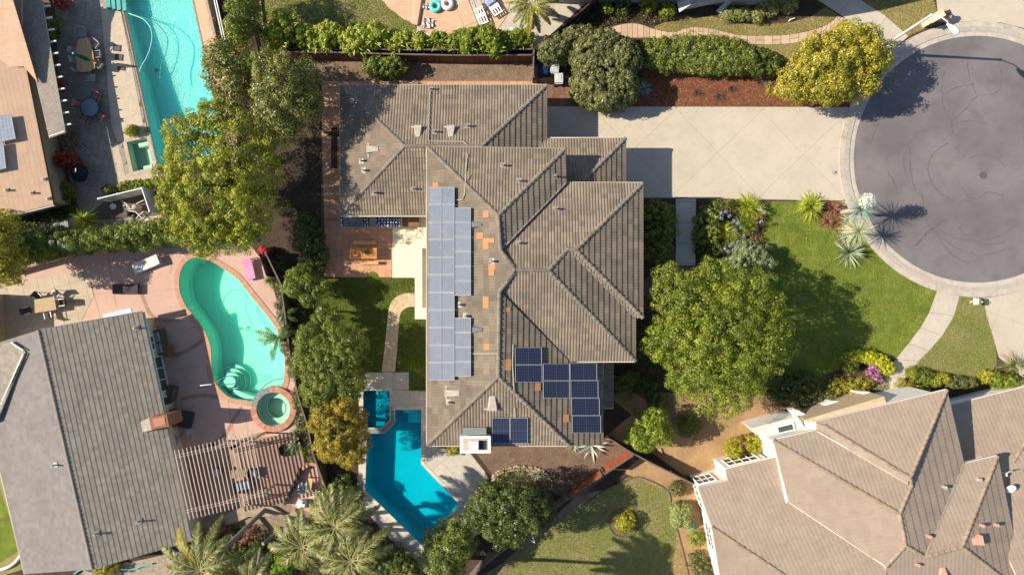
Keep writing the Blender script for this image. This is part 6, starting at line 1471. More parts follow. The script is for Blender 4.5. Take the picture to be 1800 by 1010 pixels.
for k in range(3): MB().tube([(q.x+.25*math.cos(k*2.1), q.y+.25*math.sin(k*2.1), .3), (q.x-.2*math.cos(k*2.1+.4), q.y-.2*math.sin(k*2.1+.4), .34)], .05, 6).build('log', M_dkf, t)
# small rectangular patio with lounger
t = table('pale yellow slatted crate table on the small patio beside the palms', 547, 848, math.radians(-10), .45, 1.1, mat('yellow_wood', (.60, .46, .22), (.52, .40, .19), 4), z=.6, name='crate_table', planks=3)
chair('white lattice chair beside the pale yellow crate table', 536, 852, math.radians(-10), M_whf, M_greyc, .6, arms=True)
t = thing('white_pipes', 'zigzag of white plumbing pipes below the yellow crate table', 'pipe', P(560, 872))
for pl in ([(540, 862), (545, 874), (556, 870), (562, 880), (558, 890), (566, 900)], [(548, 866), (566, 862)], [(556, 896), (568, 893)]): MB().tube([P(a, b, .3) for a, b in pl], .04, 6).build('pipe', M_white, t)
t = thing('white_drum', 'white round drum beside the palm fronds', 'drum', P(533, 883)); MB().lathe(P(533, 883), [(.33, 0), (.36, .5), (.3, .58), (.06, .62)], 20).build('drum_body', M_white, t); MB().lathe(P(533, 883, .6), [(.08, 0), (.08, .05)], 10).build('cap', M_dkf, t)

# ---- main patio furniture
t = table('orange wooden dining table on the terracotta patio', 642, 446, 0, 47*S, 19*S, mat('orange_wood', (.66, .28, .07), (.58, .24, .06), 4, .6, .1), z=.75, planks=4, name='dining_table')
t = table('low orange wooden bench in front of the orange dining table', 647, 462, 0, 40*S, 6*S, mat('orange_wood2', (.72, .40, .18), (.62, .34, .14), 4, .6, .1), z=.45, planks=2, cat='bench', name='bench')
table('second orange bench in the shade behind the orange dining table', 642, 427, 0, 40*S, 6*S, mat('orange_wood2', (.72, .40, .18)), z=.45, planks=2, cat='bench', name='bench')
p = P(645, 443, .78); t = thing('centrepiece', 'dark potted leafy centrepiece on the orange dining table', 'plant pot', p); MB().lathe(p, [(.14, 0), (.18, .14), (.14, .14), (.02, .12)], 12).build('pot', M_dkf, t)
sp = [(p+V((random.uniform(-.15, .15), random.uniform(-.1, .1), .12)), random.uniform(0, 6.3), random.uniform(.2, 1.2), random.uniform(.2, .36), .06, .4) for i in range(36)]
rnd_faces(blades(sp).build('leaves', leafmat('centre_leaf', (.02, .035, .01), (.08, .11, .02), (.2, .24, .1)), t), 8)
# outdoor kitchen / sofa line under the eave
t = thing('outdoor_counter', 'counter tiled in blue and white flowers under the main house eave', 'counter', P(650, 388)); cb = xy([(603, 380), (709, 380), (709, 401), (603, 401)])
MB().prism(cb, 0, .88).build('counter_base', mat('counter_base', (.55, .42, .30)), t)
M_blue = mat('cobalt_tile', (.012, .025, .17), (.01, .018, .11), 5, .3, objrnd=.3); M_wt = mat('white_tile', (.68, .68, .72), None, rough=.3)
M_fl = [M_blue, M_wt, mat('lavender_tile', (.30, .32, .55), None, rough=.3), M_blue]
x0 = 603
for i in range(21):
    for j in range(4):
        q = offset_poly(xy([(603+i*5, 380.5+j*5), (608+i*5, 380.5+j*5), (608+i*5, 385.5+j*5), (603+i*5, 385.5+j*5)]), -.008)
        MB().prism(q, .88, .92).build('glazed_tile', M_blue, t)
mbw = MB(); g = random.Random(9)
for i in range(21):
    for j in range(4):
        q = P(605.5+i*5+g.uniform(-.4, .4), 383+j*5+g.uniform(-.4, .4)); mbw.lathe((q.x, q.y, .92), [(.085 if (i+j) % 2 else .055, 0), (.06, .006)], 6)
mbw.build('white_flower_motif', M_wt, t)
MB().prism(xy([(608, 382), (643, 383), (644, 401), (612, 401)]), .92, 1.12).build('covered_grill', mat('grill_cover', (.14, .16, .165), (.11, .125, .13), 3, .6), t)
MB().prism(xy([(654, 382), (665, 382), (665, 401), (654, 401)]), .92, 1.0).build('burner_lid', mat('grill_cover2', (.20, .22, .225)), t)
t = thing('wooden_chest', 'low brown wooden deck box at the right end of the tiled counter', 'chest', P(724, 390)); MB().prism(xy([(711, 381), (737, 381), (737, 399), (711, 399)]), 0, .5).build('chest_body', M_teakd, t)
for i in range(3): MB().prism(offset_poly(xy([(711+i*9, 381), (720+i*9, 381), (720+i*9, 399), (711+i*9, 399)]), -.006), .5, .54).build('lid_board', mat('chest_lid', (.24, .13, .08), (.19, .10, .065), 4), t)
# left side passage items
t = thing('wall_bench', 'dark slatted bench against the left wall of the main house', 'bench', P(588, 250), 0)
for i in range(5): q = P(583+i*2.2, 260, .45); MB().beam((q.x, q.y-1.6, .45), (q.x, q.y+1.6, .45), .08, .03).build('slat', mat('dark_slat', (.05, .035, .03)), t)
for y in (228, 260, 292): q = P(588, y); MB().box((q.x, q.y, .21), (.4, .08, .42)).build('support', M_dkf, t)
t = thing('hanging_umbrella', 'dark wedge-shaped folded parasol beside the left wall of the main house', 'umbrella', P(580, 235)); MB().tube([P(568, 230, 1.2), P(580, 235, 1.25), P(595, 236, 1.3)], [.03, .16, .22], 8).build('folded_canopy', M_dkf, t); MB().tube([P(560, 229, 1.2), P(568, 230, 1.2)], .025, 6).build('mast', M_teak, t)
# ---- top deck items
def torus(label, x, y, R_, r, m, z=.14):
    t = thing('swim_ring', label, 'swim ring', P(x, y), 0, 'inflatable rings on the peach deck'); vs = []; n, k = 28, 12
    for i in range(n):
        for j in range(k): a, b = 2*math.pi*i/n, 2*math.pi*j/k; vs.append(((R_+r*math.cos(b))*math.cos(a), (R_+r*math.cos(b))*math.sin(a), r+r*math.sin(b)))
    MB().add(vs, [(i*k+j, ((i+1) % n)*k+j, ((i+1) % n)*k+(j+1) % k, i*k+(j+1) % k) for i in range(n) for j in range(k)]).build('inflated_tube', m, t, local=True, smooth=True)
    MB().lathe((R_*.7, R_*.7, 2*r-.01), [(.03, 0), (.02, .03)], 8).build('valve', M_white, t, local=True)
torus('turquoise inflatable swim ring on the peach deck', 766, 13, .34, .17, mat('ring_teal', (.08, .55, .50), (.2, .62, .56), 6, .35))
torus('white inflatable swim ring on the peach deck', 787, 9, .34, .18, mat('ring_white', (.74, .72, .72), (.68, .6, .62), 4, .35))
for i, (x, y, s_) in enumerate(((752, 41, 1.0), (749, 11, .6))):
    t = thing('towel', ['crumpled white and maroon striped towel near the deck step', 'small bundled pinkish towel left of the turquoise ring'][i], 'towel', P(x, y)); g = random.Random(i+3); n = 7
    vs = [tuple(P(x+(a-3)*3.2*s_+g.uniform(-.6, .6), y+(b-3)*3*s_+g.uniform(-.6, .6), .05+.13*abs(math.sin(a*1.7+b*.9))+g.uniform(0, .03))) for a in range(n) for b in range(n)]
    for c_, m_ in ((0, mat('towel_white', (.66, .58, .58))), (1, mat('towel_maroon', (.16, .05, .07)))):
        MB().add(vs, [(a*n+b, a*n+b+1, (a+1)*n+b+1, (a+1)*n+b) for a in range(n-1) for b in range(n-1) if ((a % 3 == 1) == bool(c_)) and (abs(a-2.5)+abs(b-2.5) < 4.2)]).build('cloth_stripe', m_, t)
lounger('white strap sun lounger, the left one on the top deck', 842, 22, math.radians(22), M_dkf, M_whf, 'bands', 2.3, .85, group='strap sun loungers on the top deck')
lounger('white strap sun lounger with a blue towel, the right one on the top deck', 864, 8, math.radians(33), M_dkf, M_whf, 'bands', 2.2, .85, group='strap sun loungers on the top deck')
t = thing('towel', 'blue and white towel lying on the right strap lounger', 'towel', P(858, 0, .5)); MB().box(P(860, 1, .5), (.8, .6, .05), .6).build('towel_cloth', mat('blue_white_cloth', (.06, .15, .42), (.6, .65, .75), 5, .9), t)
for i, (x, y) in enumerate(((804, 7), (899, 51))):
    t = thing('skimmer_lid', ['small round white lid on the peach deck right of the rings', 'small round white lid on the pale deck by the palm'][i], 'lid', P(x, y)); MB().lathe(P(x, y, Z(4)), [(.14, 0), (.14, .012), (.10, .02)], 16).build('lid_body', M_white, t)
# fabric / tarpaulin pieces at the top edge
M_tarp = mat('pale_tarp', (.36, .38, .41), (.48, .49, .51), 1.2, .7, .5, 6)
def drape(label, px, z, name='tarpaulin', cat='tarpaulin'):
    t = thing(name, label, cat, P(*px[0])); n = len(px)
    c = (sum(a for a, b in px)/n, sum(b for a, b in px)/n); top = [P(c[0]+(a-c[0])*.55, c[1]+(b-c[1])*.55, z*1.1+random.uniform(-.1, .25)) for a, b in px]; rim = [P(a, b, z*random.uniform(.4, .8)) for a, b in px]; bot = [P(a, b, .02) for a, b in px]; ce = P(c[0], c[1], z*1.15)
    MB().add([tuple(v) for v in top+rim+bot+[ce]], [(3*n, (i+1) % n, i) for i in range(n)]+[(i, (i+1) % n, (i+1) % n+n, i+n) for i in range(n)]+[(i+n, (i+1) % n+n, (i+1) % n+2*n, i+2*n) for i in range(n)]).build('sheeting', M_tarp, t)
drape('large pale blue tarpaulin hump at the top edge above the shrubs', [(1190, 5), (1205, -30), (1250, -40), (1300, -30), (1292, 0), (1250, 8), (1206, 17), (1194, 22)], 1.5)
drape('narrow pale blue wrapped bundle at the top edge right of the big tarpaulin', [(1258, 20), (1276, -2), (1290, -25), (1310, -25), (1292, 0), (1268, 24)], .8)
drape('small pale tarpaulin cut by the top edge above the hedges', [(1312, 8), (1310, -20), (1345, -25), (1350, -5), (1330, 6)], .7)
t = thing('garden_pole', 'thin white stake at the left end of the curved flagstone path', 'stake', P(1010, 40)); MB().tube([P(1006, 42, .1), P(1020, 31, .25)], .03, 6).build('stake_rod', M_white, t)
t = thing('sprinkler', 'small white sprinkler fitting in the shade of the top grass strip', 'sprinkler', P(1388, 35)); MB().tube([P(1386, 38, .1), P(1391, 34, .2), P(1397, 32, .2)], .04, 6).build('fitting', M_white, t); MB().lathe(P(1388, 36), [(.05, 0), (.05, .15)], 8).build('riser', M_white, t)
t = thing('teal_stool', 'small round teal garden stool beside the pale hedge and white house', 'stool', P(1213, 922)); MB().lathe(P(1213, 922), [(.2, 0), (.28, .2), (.28, .35), (.2, .45)], 16).build('stool_body', mat('teal_glaze', (.05, .45, .40), (.04, .38, .34), 4, .3), t)
t = thing('play_frame', 'white metal A-frame leaning by the bottom fence', 'frame', P(930, 944))
for a, b in (((916, 942), (940, 952)), ((940, 952), (933, 935)), ((933, 935), (918, 941)), ((926, 946), (940, 953))): MB().tube([P(*a, .7), P(*b, .7)], .025, 6).build('bar', M_white, t)
for i, (x, y) in enumerate(((1160, 792),)):
    t = thing('stepping_stone', 'small pale stone block lying on the dirt beside the diagonal fence', 'stone', P(x, y), .4); MB().box((0, 0, .08), (.28, .42, .16), 0, .85).build('block', M_stone, t, local=True)
t = thing('hose_reel', 'teal garden hose tangled below the grey shingle house at the bottom edge', 'hose', P(165, 1000)); MB().tube([P(a, b, .15) for a, b in smooth_line([(130, 1008), (145, 1000), (160, 1006), (178, 998), (230, 1000), (250, 994), (268, 990)], 4)], .06, 6).build('hose_tube', mat('teal_hose', (.12, .48, .46)), t)
t = thing('white_planter', 'white rounded planter edge left of the shingle house at the bottom', 'planter', P(20, 1000)); MB().tube([P(a, b, .2) for a, b in smooth_line([(-10, 1002), (10, 998), (26, 988), (36, 975)], 4)], .12, 6).build('planter_rim', M_white, t)
# ------------------------------------------------------------------ leaves
L_olive = leafmat('olive_leaf', (0.059, 0.079, 0.005), (0.181, 0.194, 0.011), (0.403, 0.378, 0.018), .2)
L_dark = leafmat('dark_leaf', (0.027, 0.042, 0.008), (0.068, 0.088, 0.014), (0.142, 0.160, 0.028), .25)
L_bronze = leafmat('bronze_leaf', (.045, .06, .010), (.13, .14, .022), (.33, .235, .075), .3)
L_lime = leafmat('lime_leaf', (0.059, 0.081, 0.005), (0.160, 0.195, 0.011), (0.286, 0.332, 0.025), .35)
L_mid = leafmat('mid_leaf', (0.044, 0.062, 0.008), (0.119, 0.144, 0.016), (0.238, 0.259, 0.030), .3)
L_gold = leafmat('gold_leaf', (.085, .085, .008), (.29, .25, .02), (.52, .42, .05), .35)
L_orange = leafmat('orange_flower', (.06, .075, .008), (.24, .18, .014), (.56, .28, .014), .3)
L_hedge = leafmat('hedge_leaf', (.045, .052, .014), (.115, .118, .034), (.23, .22, .075), .25)
L_blade = leafmat('blade_leaf', (.045, .065, .008), (.13, .155, .018), (.27, .28, .06), .3)
L_silver = leafmat('silver_leaf', (.14, .17, .11), (.26, .29, .19), (.42, .44, .32), .2)
L_yel = leafmat('yellow_leaf', (.28, .28, .015), (.48, .45, .02), (.62, .55, .05), .35)
L_pale = leafmat('pale_hedge_leaf', (.26, .29, .08), (.42, .44, .14), (.56, .56, .24), .3)
L_palm = leafmat('palm_leaf', (.04, .05, .008), (.13, .135, .028), (.31, .28, .09), .25)
L_palmy = leafmat('palm_yellow', (.24, .21, .02), (.42, .35, .03), (.55, .46, .08), .25)
L_purple = leafmat('lilac_petal', (.30, .30, .55), (.50, .50, .75), (.68, .68, .85), .3)
L_magenta = leafmat('magenta_petal', (.35, .06, .25), (.6, .25, .45), (.72, .5, .6), .3)
L_ember = leafmat('reddish_leaf', (.12, .04, .03), (.22, .10, .06), (.30, .16, .10), .2)
L_white = leafmat('white_petal', (.6, .6, .5), (.75, .75, .62), (.85, .85, .75), .2)
L_dry = leafmat('dry_twig', (.10, .07, .04), (.20, .14, .08), (.32, .24, .15), .1)

L_char = leafmat('chartreuse_leaf', (.11, .13, .01), (.26, .29, .028), (.46, .46, .07), .3)
# ---- trees
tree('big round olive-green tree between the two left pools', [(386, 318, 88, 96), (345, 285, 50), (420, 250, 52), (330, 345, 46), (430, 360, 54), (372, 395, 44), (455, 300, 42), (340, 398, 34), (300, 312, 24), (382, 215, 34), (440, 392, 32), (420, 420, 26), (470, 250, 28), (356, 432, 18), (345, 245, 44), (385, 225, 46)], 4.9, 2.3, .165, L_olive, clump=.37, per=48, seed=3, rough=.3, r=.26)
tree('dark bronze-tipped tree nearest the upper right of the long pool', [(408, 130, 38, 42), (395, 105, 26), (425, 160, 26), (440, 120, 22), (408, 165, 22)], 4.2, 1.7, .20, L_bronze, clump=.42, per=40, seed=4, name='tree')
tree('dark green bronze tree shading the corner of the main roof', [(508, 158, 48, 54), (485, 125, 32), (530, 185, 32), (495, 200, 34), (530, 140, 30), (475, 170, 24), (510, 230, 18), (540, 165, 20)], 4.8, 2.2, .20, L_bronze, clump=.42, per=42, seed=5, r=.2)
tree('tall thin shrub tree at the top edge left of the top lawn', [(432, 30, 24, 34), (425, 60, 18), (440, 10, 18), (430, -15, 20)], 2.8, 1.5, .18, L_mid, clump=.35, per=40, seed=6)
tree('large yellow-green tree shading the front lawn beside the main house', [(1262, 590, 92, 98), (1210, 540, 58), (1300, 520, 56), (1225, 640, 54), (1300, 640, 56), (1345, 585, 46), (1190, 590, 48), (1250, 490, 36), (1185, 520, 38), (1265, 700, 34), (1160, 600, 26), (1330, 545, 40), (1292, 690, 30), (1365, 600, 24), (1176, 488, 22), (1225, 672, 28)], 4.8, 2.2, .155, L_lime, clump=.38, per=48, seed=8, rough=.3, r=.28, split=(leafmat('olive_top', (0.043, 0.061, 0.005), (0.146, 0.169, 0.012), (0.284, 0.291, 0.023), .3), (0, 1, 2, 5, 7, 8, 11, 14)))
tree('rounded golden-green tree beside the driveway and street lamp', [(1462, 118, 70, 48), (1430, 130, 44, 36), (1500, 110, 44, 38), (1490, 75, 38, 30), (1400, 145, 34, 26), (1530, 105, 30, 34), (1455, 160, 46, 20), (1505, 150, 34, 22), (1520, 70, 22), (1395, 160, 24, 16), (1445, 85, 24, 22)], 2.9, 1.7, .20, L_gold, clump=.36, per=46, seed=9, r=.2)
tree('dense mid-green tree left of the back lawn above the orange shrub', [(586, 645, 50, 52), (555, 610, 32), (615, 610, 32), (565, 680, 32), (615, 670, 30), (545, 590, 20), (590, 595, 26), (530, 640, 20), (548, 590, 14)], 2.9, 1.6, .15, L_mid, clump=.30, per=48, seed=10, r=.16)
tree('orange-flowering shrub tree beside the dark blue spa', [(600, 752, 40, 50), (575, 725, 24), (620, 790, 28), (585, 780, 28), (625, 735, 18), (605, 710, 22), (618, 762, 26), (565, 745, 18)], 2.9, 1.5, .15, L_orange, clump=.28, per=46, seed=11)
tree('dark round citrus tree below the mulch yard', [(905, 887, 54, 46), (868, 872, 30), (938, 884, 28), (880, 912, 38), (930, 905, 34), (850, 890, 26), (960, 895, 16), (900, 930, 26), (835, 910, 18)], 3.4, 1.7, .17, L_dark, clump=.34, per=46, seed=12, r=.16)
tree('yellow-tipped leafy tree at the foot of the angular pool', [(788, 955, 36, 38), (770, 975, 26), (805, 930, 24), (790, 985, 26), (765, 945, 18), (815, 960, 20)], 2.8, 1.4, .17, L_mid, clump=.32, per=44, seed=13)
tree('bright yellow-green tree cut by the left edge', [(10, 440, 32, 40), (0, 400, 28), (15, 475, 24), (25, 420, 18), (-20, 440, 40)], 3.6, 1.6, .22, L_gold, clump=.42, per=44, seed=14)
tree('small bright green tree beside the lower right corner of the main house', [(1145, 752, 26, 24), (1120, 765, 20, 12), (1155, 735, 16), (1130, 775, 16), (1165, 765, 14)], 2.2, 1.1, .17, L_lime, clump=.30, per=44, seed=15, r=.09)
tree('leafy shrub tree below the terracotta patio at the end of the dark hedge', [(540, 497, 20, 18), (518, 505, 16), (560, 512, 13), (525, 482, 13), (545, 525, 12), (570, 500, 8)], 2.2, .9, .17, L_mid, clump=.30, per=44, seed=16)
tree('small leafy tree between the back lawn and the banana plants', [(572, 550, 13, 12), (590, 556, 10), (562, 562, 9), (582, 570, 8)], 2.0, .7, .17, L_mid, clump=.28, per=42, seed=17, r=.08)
# ---- hedges and large shrubs
def hedge_top(label, circles, h, leaf, m, seed, clump=.26, per=40, aspect=.55, name='hedge', cat='hedge', rough=.10, **k):
    return shrub(label, circles, h, leaf, m, name, cat, clump, per, seed, rough=rough, zmin=-.3, **k)
hedge_top('big clipped grey-green hedge block beside the driveway', [(1062, 125, 50, 60), (1040, 100, 38), (1090, 105, 36), (1040, 150, 38), (1085, 155, 36), (1062, 180, 34, 14), (1062, 80, 32, 22)], 3.0, .19, L_hedge, 31, rough=.07)
hedge_top('grey-green hedge arm above the trash bins', [(985, 85, 30, 22), (1010, 72, 26, 22), (965, 95, 20, 18), (1030, 70, 22, 20)], 2.3, .17, L_hedge, 32)
o = hedge_top('long spiky blade-leaved hedge between the path and the red mulch', [(1170, 98, 42, 30), (1215, 95, 40, 32), (1255, 98, 40, 34), (1290, 102, 34, 30), (1145, 92, 24, 22), (1310, 108, 18, 20)], 2.0, .14, L_blade, 33)
g = random.Random(33); sp = []
for i in range(1500):
    x, y = g.uniform(1140, 1322), g.uniform(66, 128)
    if ((x-1232)/92)**2+((y-97)/33)**2 > 1: continue
    az = g.gauss(1.0, .55) if g.random() < .6 else g.uniform(0, 6.28); sp.append((P(x, y, 1.9-.7*(((x-1232)/92)**2+((y-97)/33)**2)), az, g.uniform(.25, .9), g.uniform(.35, .62), .045, .3))
rnd_faces(blades(sp).build('long_leaves', L_blade, o), 8, 2)
shrub('dark shrub at the right end of the spiky hedge', [(1338, 108, 18, 20), (1355, 118, 14), (1330, 122, 12)], 1.6, .16, L_dark, seed=34)
hl = shrub('long mixed hedge above the beige wall between the left patios', [(215, 418, 34, 18), (250, 415, 36, 22), (285, 408, 32, 20), (180, 422, 26, 16), (145, 425, 26, 18), (115, 425, 28, 20), (85, 432, 26, 20), (60, 440, 26, 20), (310, 400, 24, 18)], 3.7, .17, L_mid, 'hedge', 'hedge', .3, 34, 35)
shrub('dark blue-green shrub in the bed left of the cordyline', [(100, 415, 22, 16), (75, 420, 18, 12), (125, 422, 18, 14)], 3.8, .15, L_dark, seed=36)
tr_lbl = ['left end', 'second from the left', 'third from the left', 'between the fence ends']
def row(labels, spots, h, leaf, m, seed, group, name='shrub', cat='shrub', clump=.2, per=34, **k):
    shoots = k.pop('shoots', 0)
    for i, (lb, c_) in enumerate(zip(labels, spots)):
        hh = h[i] if isinstance(h, (list, tuple)) else h; t = shrub(lb, c_, hh, leaf, m, name, cat, clump, per, seed+i, group, **k)
        if shoots:
            g = random.Random(seed+i); sp = []
            for q in range(shoots):
                c = c_[q % len(c_)]; a = g.uniform(0, 6.28); rr = g.uniform(.4, 1.0)*c[2]
                sp.append((P(c[0]+rr*math.cos(a), c[1]+rr*.9*math.sin(a), hh*g.uniform(.55, 1.0)), a*-1+g.uniform(-.6, .6), g.uniform(.1, 1.0), g.uniform(.3, .6), .09, .4))
            rnd_faces(blades(sp).build('shoots', m, t), 8, seed)
row(['tall spiky young tree at the left end of the row behind the fence', 'leafy green shrub behind the fence, second from the left of the row', 'leafy green shrub behind the fence, third from the left, left of mid lawn', 'tall leafy shrub behind the fence in front of mid lawn', 'pale leafy shrub behind the fence at the centre of the top lawn', 'low shrub behind the fence just left of the yellow bush', 'rounded yellow bush behind the fence at the lawn corner'],
    [[(500, 58, 23, 25), (505, 38, 12), (485, 70, 18)], [(540, 68, 23, 21), (555, 72, 16)], [(575, 68, 23, 23), (590, 60, 14)], [(625, 76, 25, 21), (640, 66, 16)], [(663, 62, 18, 17), (655, 72, 14)], [(697, 78, 18, 14), (712, 72, 12)], [(739, 74, 13, 14)]],
    [3.2, 2.4, 2.4, 2.6, 2.6, 2.0, 2.0], .17, L_char, 41, 'green shrubs in a row behind the long fence', shoots=60)
row(['small round shrub behind the fence just right of the grey deck corner', 'leafy citrus shrub behind the fence under the loungers, leftmost of four', 'leafy citrus shrub behind the fence hanging over it, second of four', 'tallest citrus shrub reaching down over the fence, third of four', 'citrus shrub behind the fence beside the palm, rightmost of four'],
    [[(772, 72, 15, 12)], [(803, 76, 16, 14), (815, 70, 12)], [(830, 72, 21, 18), (822, 84, 12)], [(862, 72, 23, 23), (872, 88, 12), (850, 64, 14)], [(915, 70, 21, 14), (893, 74, 16, 14)]],
    [1.9, 2.0, 2.4, 2.6, 2.0], .17, L_lime, 51, 'green shrubs in a row behind the long fence', shoots=60)
shrub('rounded olive bush on the bare strip behind the main house', [(672, 118, 26, 17), (695, 116, 20, 15), (655, 118, 15, 13)], 1.7, .15, L_mid, seed=61)
shrub('dark ground shrub between the big olive tree and the patio', [(545, 420, 24, 30), (552, 450, 22, 24), (540, 395, 18, 20), (550, 470, 18, 14)], 1.5, .15, leafmat('deep_leaf', (.02, .04, .008), (.05, .085, .012), (.10, .15, .02), .3), 'shrub', 'shrub', .24, 36, 62)
shrub('dark camellia hedge against the front of the house beside the front walk', [(1155, 375, 24, 22), (1160, 410, 26, 24), (1155, 440, 24, 20), (1168, 392, 20, 20)], 1.6, .15, L_mid, 'shrub', 'shrub', .24, 36, 63)
shrub('bronze-leaved shrub at the top of the entry bed beside the driveway', [(1262, 362, 15, 10), (1278, 360, 10, 8)], .9, .11, L_bronze, seed=130)
shrub('green filler shrub in the middle of the entry bed', [(1290, 420, 13, 14), (1318, 400, 12, 13), (1300, 440, 11, 9)], .8, .11, L_mid, seed=131)
shrub('reddish filler shrub at the right of the entry bed', [(1325, 425, 10, 12), (1332, 385, 9, 12)], .7, .10, L_ember, seed=132)
a_ = shrub('dark green shrub with white flowers right of the front walk', [(1240, 395, 20, 24), (1252, 375, 18, 18), (1235, 415, 18, 16), (1250, 410, 16)], 1.0, .13, L_mid, seed=64, clump=.2)
shrub('low dark shrub in the shade below the white-flowered shrub', [(1240, 440, 18, 14), (1262, 435, 16, 12)], .6, .12, L_dark, seed=65)
shrub('grey-green leafy shrub at the edge of the front lawn', [(1322, 450, 30, 22), (1300, 460, 20, 14), (1340, 462, 18, 14), (1310, 440, 16)], 2.1, .15, leafmat('sage_leaf', (.08, .10, .04), (.16, .19, .085), (.26, .30, .15), .25), seed=66)
shrub('curved clipped yellow hedge at the lower end of the front lawn', [(1505, 625, 18, 9), (1525, 627, 18, 10), (1545, 634, 18, 11), (1558, 645, 13, 11)], .9, .10, leafmat('euonymus', (.20, .21, .008), (.36, .36, .014), (.50, .48, .03), .3), 'hedge', 'hedge', .16, 40, 67, rough=.06)
shrub('green part of the curved clipped hedge in shade', [(1490, 630, 16, 9), (1495, 642, 14, 9)], .8, .10, L_mid, 'hedge', 'hedge', .16, 38, 68, rough=.06)
shrub('small magenta flowering bush inside the curved yellow hedge', [(1532, 650, 10, 12), (1538, 662, 8, 7)], .8, .11, L_magenta, seed=69)
shrub('pale mixed shrubs along the white porch, right end', [(1500, 678, 24, 11), (1475, 680, 18, 10), (1520, 672, 14, 9)], .8, .12, L_gold, seed=70)
shrub('dry mixed shrubs along the white porch, middle', [(1430, 700, 22, 12), (1410, 712, 16, 10), (1455, 692, 18, 10)], .8, .13, L_hedge, seed=71)
shrub('dark shrubs along the dirt, left of the porch', [(1375, 690, 20, 14), (1395, 675, 18), (1415, 668, 20, 14), (1370, 660, 16)], .9, .13, L_dark, seed=72)
shrub('dry twiggy shrub on the dirt below the large yellow-green tree', [(1360, 715, 16, 12), (1345, 700, 12)], .6, .10, L_dry, seed=73)
shrub('clipped grey-green hedge above the white house, left part', [(1620, 660, 18, 12), (1605, 655, 12, 8), (1640, 668, 16, 11)], .9, .11, L_mid, 'hedge', 'hedge', .18, 38, 74, rough=.06)
shrub('bright yellow-green middle part of the hedge above the white house', [(1655, 665, 14, 8), (1643, 670, 10, 7)], 1.0, .10, L_yel, 'hedge', 'hedge', .16, 38, 75, rough=.06)
shrub('grey-green right part of the hedge above the white house', [(1680, 672, 20, 9), (1700, 672, 16, 8)], .9, .11, L_hedge, 'hedge', 'hedge', .18, 38, 76, rough=.06)
shrub('small round yellow ball bush right of the hedge', [(1602, 655, 7, 6)], .9, .10, L_yel, seed=77, clump=.15)
shrub('yellow shrubs at the left end of the porch hedge', [(1590, 678, 14, 10), (1612, 688, 18, 9)], .8, .12, L_gold, seed=78)
shrub('small round bright green ball on the hedge right end', [(1733, 661, 10, 10)], 1.0, .10, L_yel, seed=79, clump=.16)
shrub('large rounded light green bush by the lower driveway corner', [(1768, 673, 22, 15), (1750, 668, 12), (1782, 680, 12)], 1.3, .13, L_lime, seed=80)
shrub('clipped dull bush on the dry yard below the diagonal fence', [(1190, 858, 14, 12)], .9, .10, L_hedge, seed=81, rough=.05, clump=.16)
shrub('pale green square-clipped hedge beside the teal stool', [(1197, 905, 17, 19), (1190, 893, 11, 10), (1204, 893, 11, 10), (1189, 915, 10, 10), (1206, 916, 10, 10)], 1.2, .10, L_pale, 'hedge', 'hedge', .15, 44, 82, rough=.03)
shrub('bright yellow bush in the round bed of the lower lawn', [(1102, 916, 15, 14), (1095, 922, 9)], 1.1, .13, L_yel, seed=83)
shrub('yellow-green bush against the white house, left of the pair', [(1290, 788, 15, 17)], 1.8, .13, L_yel, seed=84, group='yellow bushes by the white house windows')
shrub('yellow-green bush against the white house, right of the pair', [(1321, 780, 15, 15)], 1.8, .13, L_yel, seed=85, group='yellow bushes by the white house windows')
shrub('reddish dark shrub between the two yellow-green bushes', [(1304, 780, 10, 13)], 1.5, .12, L_ember, seed=86)
shrub('round dark green shrub on the dirt right of the small green tree', [(1213, 750, 18, 17), (1205, 740, 12)], 1.1, .12, L_mid, seed=87)
shrub('loose shaded shrub beside the house below the tile overhang', [(1098, 675, 16, 18), (1110, 665, 12)], 1.0, .12, L_mid, seed=88)
shrub('dark shaded shrub under the large tree left side', [(1135, 680, 18, 16), (1150, 700, 14)], .9, .12, L_dark, seed=89)
shrub('dark leafy shrub at the right house wall above the big tree shade', [(1125, 590, 12, 18), (1125, 610, 10, 14)], .9, .12, L_dark, seed=90)
shrub('dry spiky shrub patch on the dirt near the lower lawn bottom', [(1225, 985, 16, 16), (1238, 1000, 14)], .7, .12, L_hedge, seed=91)
shrub('flowering green shrub on the porch side of the white house', [(1222, 950, 12, 8), (1225, 940, 9)], .7, .10, L_lime, seed=92)
shrub('small yellow-green shrub beside the white chimney', [(795, 792, 9, 6), (800, 788, 7)], .8, .09, L_gold, seed=93, clump=.14)
shrub('bright green low shrub between the palms at the bottom', [(505, 985, 18, 18), (520, 975, 14), (495, 1000, 14)], 1.2, .14, leafmat('vivid_leaf', (.06, .12, .006), (.13, .22, .010), (.24, .34, .03), .35), seed=94)
shrub('flowery green shrub in the planter right of the fire pit', [(545, 790, 12, 16), (552, 800, 10)], .8, .10, L_mid, seed=95)
shrub('dark shrubs under the palms left of the blue pool', [(580, 870, 20, 20), (600, 850, 18), (620, 870, 16)], 1.0, .13, L_dark, seed=96)
shrub('dark shrub mass below the angular pool deck', [(700, 985, 26, 18), (670, 1000, 24), (725, 1000, 16), (690, 965, 16, 10)], 1.1, .13, L_dark, seed=97)
shrub('rusty shrub at the bottom edge left of the yellow-tipped tree', [(715, 1000, 20, 12), (700, 1008, 16)], 1.3, .13, L_bronze, seed=98)
shrub('mixed dark planting in the bottom left garden', [(430, 985, 34, 20), (400, 960, 24), (460, 970, 22), (385, 990, 22)], .9, .13, L_dark, seed=99)
